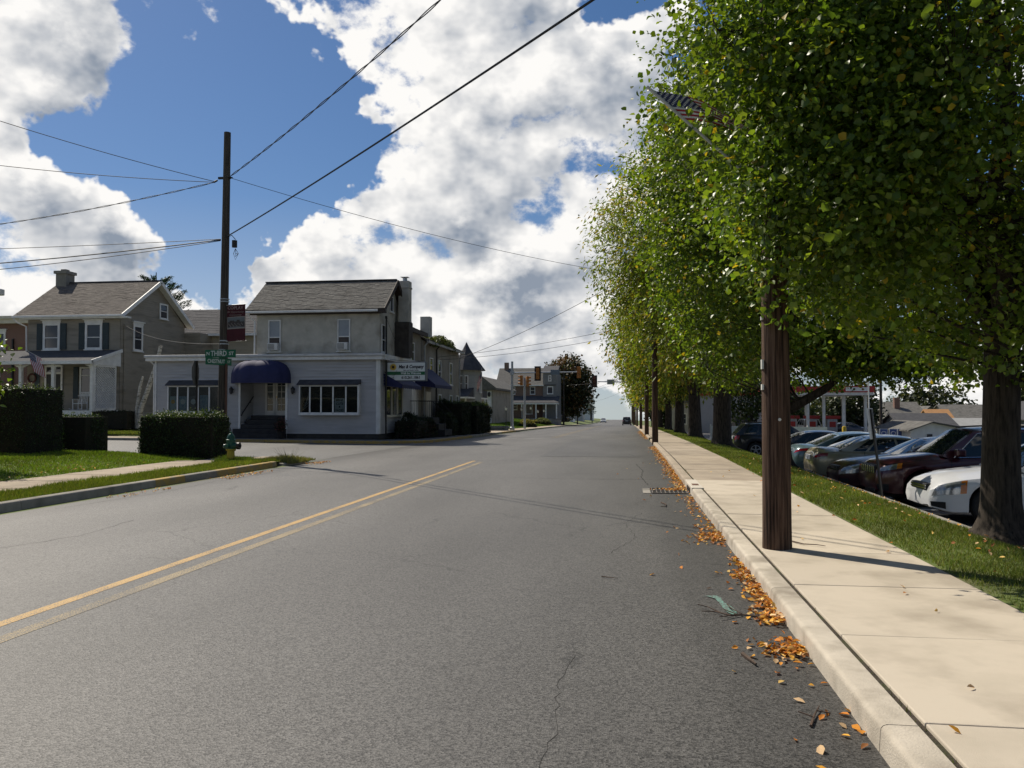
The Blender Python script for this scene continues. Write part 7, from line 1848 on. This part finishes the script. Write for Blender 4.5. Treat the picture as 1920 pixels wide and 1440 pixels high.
    mb = MB(); mb.box(xt - .05, xt + .012, -.26, .26, sp['plate'], sp['plate'] + .14); build('number_plate', mb, plate_m, t)
    mb = MB(); mb.box(xt - .1, xt + .006, -hw * .62, hw * .62, .28, .40); build('rear_valance', mb, trim_b, t, bevel=.015)
    if sp.get('rails'):
        for side in (1, -1): mb = MB(); mb.tube([cab(q, 1.0, side, .0)[:2] + (cab(q, 1.0)[2] + .05,) for q in np.linspace(.08, .95, 8)], .018, 6); build('roof_rail', mb, trim_b, t)
    # wheels: tyre and spoked rim
    for x0 in xw:
        for side in (1, -1):
            cx_, cy_ = x0 - L_ / 2, side * (hw - .115)
            prof = [(rw * .66, -.095), (rw * .93, -.105), (rw, -.07), (rw, .07), (rw * .93, .105), (rw * .66, .095)]
            mb = MB(); n = 28
            for (r_, o_) in prof:
                for k in range(n): a = 2 * math.pi * k / n; mb.v.append((cx_ + r_ * math.cos(a), cy_ + side * o_, rw + r_ * math.sin(a)))
            for i in range(len(prof) - 1):
                for k in range(n): mb.f.append((i * n + k, i * n + (k + 1) % n, (i + 1) * n + (k + 1) % n, (i + 1) * n + k))
            mb.m = [0] * len(mb.f); wh = build('wheel', mb, rubber, t, smooth=True, angle=35)
            mb = MB(); yo = cy_ + side * .07
            mb.tube([(cx_, cy_ - side * .02, rw), (cx_, cy_ + side * .0, rw)], rw * .66, 24); build('brake_dark', mb, trim_b, wh)
            mb = MB()
            for k in range(sp.get('spokes', 5)):
                a = 2 * math.pi * k / sp.get('spokes', 5) + .3; d = Vector((math.cos(a), 0, math.sin(a))); e_ = Vector((-math.sin(a), 0, math.cos(a)))
                c_ = Vector((cx_, yo, rw)); mb.obox(c_ + d * rw * .37, d * rw * .30, e_ * rw * .085, Vector((0, .014, 0)))
            mb.tube([(cx_, yo - side * .02, rw), (cx_, yo + side * .02, rw)], rw * .13, 12)
            nv = len(mb.v)
            for (r_, o_) in ((rw * .66, .085), (rw * .60, .09), (rw * .60, -.03)):
                for k in range(n): a = 2 * math.pi * k / n; mb.v.append((cx_ + r_ * math.cos(a), cy_ + side * o_, rw + r_ * math.sin(a)))
            for i in range(2):
                for k in range(n): mb.f.append((nv + i * n + k, nv + i * n + (k + 1) % n, nv + (i + 1) * n + (k + 1) % n, nv + (i + 1) * n + k)); mb.m.append(0)
            build('rim', mb, alloy, wh, smooth=True, angle=35)
    t.location = loc; t.rotation_euler = (0, 0, rot)
    return t
def sedan(L_=4.85, W_=1.85, H_=1.48, k=1.0, cab=(1.42, 2.2, 3.4, 4.2), hood=.98, deck=1.06, **kw):
    d = dict(L=L_, W=W_, H=H_, zs=[(0, .60), (.12, .70), (.5, .78), (1.2, .86 * k), (1.5, .89 * k), (3.0, .93 * k), (4.2, .97 * k), (L_ - .12, .93 * k), (L_, .82)], zt=[(0, .64), (.06, .72), (.2, .80), (.6, hood - .11), (1.42, hood), (2.5, hood + .01), (4.1, deck - .01), (L_ - .2, deck), (L_ - .04, deck - .06), (L_, .88)], w=[(0, .60), (.025, .70), (.07, .78), (.2, .87), (.5, .945), (1.0, .985), (2.4, 1.0), (3.8, .985), (L_ - .5, .95), (L_ - .12, .84), (L_ - .03, .72), (L_, .60)], zb=[(0, .26), (.3, .19), (1.4, .20), (3.4, .21), (L_ - .4, .24), (L_, .32)], wheels=(.96, L_ - 1.12), rw=.325, cab=cab, side_windows=((.07, .40), (.44, .74), (.77, .90)), head=(.03, .50, 2.35, 3.72, .07), tail=(.36, 2.7, 3.8), doors=(1.5, 2.55, 3.55), handles=(2.28, 3.28), grille=(.40, .55, .68), plate=.70)
    d.update(kw); return d
def suv(L_=4.62, W_=1.86, H_=1.70, cab=(1.30, 1.98, 3.95, 4.42), **kw):
    d = dict(L=L_, W=W_, H=H_, zs=[(0, .78), (.1, .86), (.5, .95), (1.3, 1.02), (3.0, 1.07), (L_ - .1, 1.08), (L_, .98)], zt=[(0, .82), (.06, .93), (.3, 1.00), (1.3, 1.12), (2.5, 1.12), (4.0, 1.12), (L_ - .06, 1.12), (L_, 1.02)], w=[(0, .66), (.03, .75), (.08, .82), (.25, .91), (.7, .985), (2.4, 1.0), (3.8, .99), (L_ - .3, .96), (L_ - .06, .86), (L_, .74)], zb=[(0, .30), (.3, .25), (1.4, .27), (3.4, .27), (L_ - .4, .30), (L_, .40)], wheels=(.92, L_ - .98), rw=.36, cab=cab, side_windows=((.07, .36), (.39, .66), (.70, .90)), head=(.02, .44, 2.85, 3.75, .05), tail=(.22, 2.6, 3.9), doors=(1.45, 2.45, 3.4), handles=(2.15, 3.12), grille=(.50, .66, .86), plate=.86, roofw=.74, rdrop=.6, rails=True)
    d.update(kw); return d
def park(label, col, nose_x, y, sp, reverse=False, **kw):
    x = nose_x + sp['L'] / 2
    return car(label, col, (x, y, lot_z(x, y) + .004), math.pi if reverse else 0, sp, **kw)
park('white sedan parked nose to the verge, nearest car on the right', (.62, .63, .64), 5.32, 16.35, sedan(rough=.3, metal=0, hood=1.0))
park('maroon SUV parked beside the white sedan behind the leaning sign post', (.060, .010, .016), 5.25, 19.35, suv(slats='vertical', chrome_line=True))
park('dark maroon sedan with amber-edged headlamps between SUV and gold sedan', (.045, .010, .016), 5.2, 22.3, sedan(4.7, 1.78, 1.42))
park('gold sedan parked with its rounded tail to the verge', (.30, .265, .175), 5.2, 25.15, sedan(4.9, 1.85, 1.42, tail=(.36, 2.85, 3.55)), True)
park('teal sedan parked tail first beyond the gold sedan', (.10, .165, .19), 5.2, 27.95, sedan(4.85, 1.84, 1.46, tail=(.40, 3.0, 3.9)), True)
park('black sedan roof seen beyond the teal sedan', (.02, .02, .024), 5.4, 33.4, sedan(4.7, 1.8, 1.42), True)
park('charcoal SUV parked left of the thick pole beside the third tree', (.022, .024, .03), 5.0, 41.2, suv(4.5, 1.84, 1.66), True)
c_ = car('white SUV with a dark rear window at the fuel station', (.66, .66, .65), (17.5, 85, lot_z(17.5, 85)), R(-86), suv(4.45, 1.8, 1.76), group='vehicles at the fuel station')
c_ = car('dark grey sedan behind the white SUV at the fuel station', (.05, .055, .07), (22.0, 86.5, lot_z(22, 86.5)), R(180), sedan(4.6, 1.8, 1.42), group='vehicles at the fuel station', detail=False)
c_ = car('dark SUV parked at the right kerb near the crest of the road', (.03, .03, .035), (-.2, 170, gz(170)), R(-90), suv(4.6, 1.85, 1.75), group='vehicles up the street', detail=False)
c_ = car('white car coming over the crest in the left lane', (.55, .56, .58), (-7.6, 262, gz(262)), R(90), sedan(4.7, 1.8, 1.45), group='vehicles up the street', detail=False)
c_ = car('dark car parked in the driveway beyond the autumn tree', (.035, .04, .045), (-13.2, 165, gz(165) + .75), R(160), sedan(4.7, 1.8, 1.45), group='vehicles up the street', detail=False)
# ================================================================== beyond the parking lot
fs = thing('fuel_station', 'red and white fuel station canopy on white columns behind the parked cars', 'fuel station', (18, 81, -1.1))
red = pm('canopy_red', (.42, .03, .025), (.36, .025, .02), 3, .5)
zl = lot_z(18, 80)
mb = MB(); mb.box(13.2, 21.6, 77, 87, 2.75, 3.0); build('canopy_deck', mb, white, fs)
mb = MB(); mb.box(13.1, 21.7, 76.9, 87.1, 3.0, 3.55); build('canopy_band', mb, red, fs)
mb = MB(); mb.box(19.2, 21.2, 76.86, 76.895, 3.1, 3.45); build('canopy_sign', mb, white, fs)
for x_ in (14.0, 16.2, 17.6, 19.3, 21.2):
    for y_ in ((78.2,) if x_ in (16.2, 19.3) else (78.2, 85.6)): mb = MB(); mb.box(x_ - .12, x_ + .12, y_ - .12, y_ + .12, zl - .3, 2.75); build('column', mb, white, fs)
for q, (x_, y_) in enumerate(((15.3, 81.0), (17.0, 80.4), (18.6, 79.6))):
    t = thing('fuel_pump', ['left fuel pump with a red cap, nearest the store wall', 'middle fuel pump with a red cap, above the white SUV', 'right fuel pump with a red cap and red screen panel'][q], 'fuel pump', (x_, y_, zl), 'fuel pumps')
    mb = MB(); mb.box(x_ - .45, x_ + .45, y_ - .3, y_ + .3, zl, zl + 1.75); build('cabinet', mb, pm('pump_grey%d' % q, (.45, .45, .46), None, 3, .5), t, bevel=.03)
    mb = MB(); mb.box(x_ - .7, x_ + .7, y_ - .35, y_ + .35, zl + 1.75, zl + 2.05); build('cap', mb, red, t, bevel=.03)
    mb = MB(); mb.box(x_ - .25, x_ + .3, y_ - .315, y_ - .3, zl + 1.0, zl + 1.5); build('screen', mb, red, t)
    mb = MB(); mb.tube([(x_ + .47, y_ - .2, zl + 1.2), (x_ + .62, y_ - .25, zl + .6), (x_ + .5, y_ - .28, zl + .4)], .025, 6); build('hose', mb, black, t)
st_ = thing('station_store', 'pale grey store wall behind the fuel pumps', 'building', (12.5, 97, -1.2))
mb = MB(); mb.box(8, 17.5, 96, 106, -2, 3.0); build('wall', mb, pale, st_); mb = MB(); mb.box(7.8, 17.7, 95.8, 106.2, 3.0, 3.3); build('roof_edge', mb, red, st_)
mb = MB(); mb.box(10, 14, 95.9, 95.99, -.9, 1.4); build('shop_front', mb, pane, st_)
# low pale building and fence glimpsed between the trunks
pb = thing('low_pale_building', 'long low pale building glimpsed between the street tree trunks', 'building', (9.5, 112, -1.4))
mb = MB(); mb.box(5.4, 13.5, 110, 118, -2.5, 2.2); build('wall', mb, pale, pb); mb = MB(); mb.box(5.1, 13.8, 109.7, 118.3, 2.2, 2.5); build('roof', mb, sh_grey, pb)
for x_ in (6.4, 9.0, 11.6): window(pb, Fr((0, 110), (1, 0), (0, -1)), x_, x_ + 1.2, -.5, .9, .1, .5)
fe = thing('white_fence', 'white panel fence behind the charcoal SUV', 'fence', (9.0, 68, -.9))
for q in range(6):
    x0 = 6.6 + q * 1.5; z0 = lot_z(x0, 68); mb = MB()
    mb.box(x0 + .05, x0 + 1.45, 67.97, 68.03, z0 + .08, z0 + 1.15); build('panel', mb, white, fe)
    mb = MB(); mb.box(x0 - .06, x0 + .04, 67.94, 68.06, z0, z0 + 1.3); build('post', mb, white, fe)
strip('lot_grass', 5.2, 30, ysub(63.0, 67.2), .135, grass_soil, nx=6, zf=lambda x, y: lot_z(x, y) - .1)
# white garage, sign boards, bollard, poles
gg = thing('white_garage', 'white gabled garage behind the maroon SUV roof', 'garage', (24.5, 74, -1.7))
mb = MB(); mb.box(22.4, 27.2, 70, 79, -2.4, -.2); mb.prism([(22.4, -.2), (27.2, -.2), (24.0, .42)], 'y', 70.01, 79); build('wall', mb, pm('garage_white', (.78, .77, .74), (.70, .69, .66), 2, .7), gg)
mb = MB(); mb.prism([(22.1, -.28), (24.0, .44), (24.0, .52), (22.1, -.18)], 'y', 69.6, 79.3); mb.prism([(24.0, .44), (27.6, -.26), (27.6, -.16), (24.0, .52)], 'y', 69.6, 79.3); build('roof', mb, sh_grey, gg)
window(gg, Fr((0, 70), (1, 0), (0, -1)), 23.55, 24.1, -1.15, -.42, .06, .5)
for q, (x_, lab) in enumerate(((20.6, 'blue and white square board, left of three by the garage'), (21.35, 'blue and white square board, middle of three by the garage'), (22.0, 'narrow blue board beside the white garage'))):
    w_ = .62 if q < 2 else .36; mb = MB(); z0 = -.86; mb.box(x_, x_ + w_, 71.9, 71.95, z0, z0 + .75); o = build('sign_board', mb, pm('board_w%d' % q, (.55, .58, .66), None, 3, .5)); setp(o, lab, 'sign', 'boards by the garage')
    mb = MB(); mb.box(x_ + .05, x_ + w_ - .05, 71.885, 71.899, z0 + .06, z0 + .7); b_ = build('board_panel', mb, pm('board_b%d' % q, (.06, .10, .30), None, 3, .5), o)
    if q < 2:
        mb = MB(); mb.tube([(x_ + w_ / 2 + .18 * math.cos(a), 71.875, z0 + .38 + .15 * math.sin(a)) for a in np.linspace(0, 2 * math.pi, 14)], .03, 5); build('ring_motif', mb, white, b_)
bo_ = thing('bollard', 'yellow bollard seen through the teal sedan windows', 'bollard', (15.35, 62, lot_z(15.35, 62)))
mb = MB(); z0 = lot_z(15.35, 62); mb.lathe((15.35, 62, z0 - .1), [(.15, 0), (.15, 1.35), (.11, 1.42), (.02, 1.45)], 14); build('post', mb, pm('bollard_yellow', (.60, .42, .03), None, 3, .5), bo_, smooth=True)
upole('utility pole beyond the lot, right of the fuel station', 24.5, 85, 11, .15, .1, wood2, z0=-1.6)
lp = thing('light_pole', 'thin white light pole beside the fuel station canopy', 'light pole', (19.8, 72, -1.2))
mb = MB(); mb.tube([(19.8, 72, lot_z(19.8, 72) - .1), (19.8, 72, 6.0)], [.07, .05], 8); build('pole', mb, white, lp); mb = MB(); mb.box(19.4, 19.8, 71.8, 72.1, 5.95, 6.1); build('lamp_head', mb, galv, lp); mb = MB(); mb.box(19.68, 20.0, 71.9, 71.92, -.55, .05); build('notice', mb, white, lp)
# leaning parking sign, seen from behind
ps = thing('parking_sign', 'leaning dark post with the blank back of a parking sign at the lot edge', 'sign', (4.86, 16.8, -.15))
mb = MB(); mb.bar((4.86, 16.8, -.3), (4.70, 16.95, 1.58), .055, .03); build('post', mb, black, ps)
mb = MB(); ax = Vector((-.085, .08, 1)).normalized(); e1 = Vector((.52, .85, 0)).normalized(); nn_ = e1.cross(ax).normalized(); c_ = Vector((4.725, 16.93, 1.30)) ; mb.obox(c_ - nn_ * .03, e1 * .20, nn_ * .002, ax * .30); build('plate', mb, pm('sign_back_white', (.58, .58, .55), (.50, .50, .48), 6, .5), ps)
# houses on the lower ground
grh = pm('grey_house', (.27, .265, .25), (.23, .225, .21), 1, .7, stretch=(1, 1, 5)); tanr = pm('orange_roof', (.42, .22, .09), (.36, .19, .08), 2, .9)
H = plain_house
H('far_house', 'grey far house with a red brick chimney, leftmost on the lower ground', 34.5, 39.2, 116, 126, -4.5, .3, 2.3, grh, sh_grey, ((35.4, 36.1, -1.1, .0), (37.6, 38.3, -1.1, .0)), None, 'x', 'houses beyond the lot', (36.3, 119, 3.0))
H('far_house', 'grey gabled far house in the middle of the lower ground', 41.4, 46.0, 128, 138, -4.8, -.2, 1.75, grh, sh_grey, ((42.4, 43.1, -1.6, -.6), (44.4, 45.1, -1.6, -.6)), None, 'y', 'houses beyond the lot')
H('far_house', 'white far house with an orange roof on the lower ground', 38.7, 41.2, 112, 118, -4.5, -.3, 1.3, white, tanr, ((39.4, 39.9, -1.6, -.8),), None, 'x', 'houses beyond the lot')
H('far_house', 'wide grey far house right of the orange roof', 48.2, 56, 132, 143, -4.8, -.1, 2.0, grh, sh_grey, ((50, 50.8, -1.4, -.4), (53.4, 54.2, -1.4, -.4)), None, 'x', 'houses beyond the lot')
H('far_house', 'pale low shed with a long light roof in front of the far houses', 35.2, 42.5, 98, 106, -3.8, -.9, .3, pale, pm('light_roof', (.32, .32, .31), None, 2, .8), (), None, 'x', 'houses beyond the lot')
H('far_house', 'grey far house with a dark roof, just left of the maple trunk', 57.5, 62, 128, 138, -4.6, .2, 2.5, grh, sh_dark, ((59.2, 60, -1.2, -.2),), None, 'y', 'houses beyond the lot')
H('far_house', 'tan far house peeping right of the maple trunk', 68, 78, 120, 130, -4.8, -.2, 2.4, pm('tan_house', (.34, .28, .2), None, 1, .8), sh_brown, ((70, 71, -2, -.8),), None, 'x', 'houses beyond the lot')
H('far_house', 'grey shed with a low dark roof between fuel station and garage', 28.6, 34, 92, 99, -3.2, -.4, .9, grh, sh_dark, (), None, 'x', 'houses beyond the lot')
dg_ = [(.035, .05, .018), (.05, .065, .02), (.025, .036, .012)]
tree('dark_tree', 'dark round tree right of the fuel station canopy', (25.8, 100, -2), 8, .25, (25.6, 100, 1.6), (3.2, 3.2, 3.0), 420, 14, (.36, .30), dg_, 131, shape='diamond', gap=-.9, spread=.9, limbs=6, mat=leafm2, low=-1.2)
tree('dark_tree', 'dark tree mass behind the fuel station columns', (18.5, 116, -2), 10, .25, (18.5, 116, 2.6), (5.5, 3.5, 4.2), 420, 14, (.45, .38), dg_, 132, shape='diamond', gap=-.9, spread=1.2, limbs=6, mat=leafm2, low=-1.5)
tree('small_tree', 'small multi-stemmed tree behind the charcoal SUV', (8.2, 56, -.55), 5, .11, (8.2, 56, 2.6), (2.4, 2.2, 2.0), 260, 16, (.2, .14), [(.06, .09, .02), (.04, .06, .015)], 133, shape='diamond', gap=-.8, spread=.7, limbs=6, mat=leafm2, low=.6, trunk_top=.15)
for q, (x_, y_, r_, h_) in enumerate(((60, 176, 7, 5.5), (74, 165, 6, 6), (44, 190, 6, 4.5), (88, 150, 8, 6), (30, 175, 7, 6), (14, 150, 6, 6.5), (9, 180, 6, 6))):
    lab = ['rounded tree above the far house roofs', 'tree above the wide grey far house', 'low tree left of the rounded one behind the roofs', 'tree right of the maple trunk on the far slope', 'tree behind the fuel station far right corner', 'tree behind the low pale building', 'far tree behind the street tree row'][q]
    tree('far_tree', lab, (x_, y_, -4.5), 9, .3, (x_, y_, -4 + h_), (r_, r_ * .8, h_ * .8), 260, 14, (.75, .65), dg_ + [(.08, .085, .02)], 141 + q, 'trees beyond the lot', shape='diamond', gap=-1.2, spread=1.7, limbs=5, mat=leafm2, trunk_top=.3)
# distant wooded ridge on the horizon
rs = np.random.RandomState(17); n = 16000; a = rs.uniform(-1.25, 1.25, n); d = rs.uniform(700, 1100, n); X = np.sin(a) * d; Y = np.cos(a) * d; Z = np.array([max(terr(x, min(y, 3900)), -40) for x, y in zip(X, Y)]) + rs.uniform(-2, 7, n)
keep = (np.abs(X) > 60) ; P = np.stack([X, Y, Z], 1)[keep]; n = len(P)
o = leaf_mesh('distant_wood', P, unit(rs.normal(size=P.shape) + np.array([0, -1, .5])), unit(rs.normal(size=P.shape)), rs.uniform(4, 9, n), rs.uniform(4, 8, n), np.array([(.05, .075, .035)]) * rs.uniform(.6, 1.5, (n, 1)), leafm2, None, 'diamond'); setp(o, 'wooded ridge on the horizon', 'wood', kind='stuff')
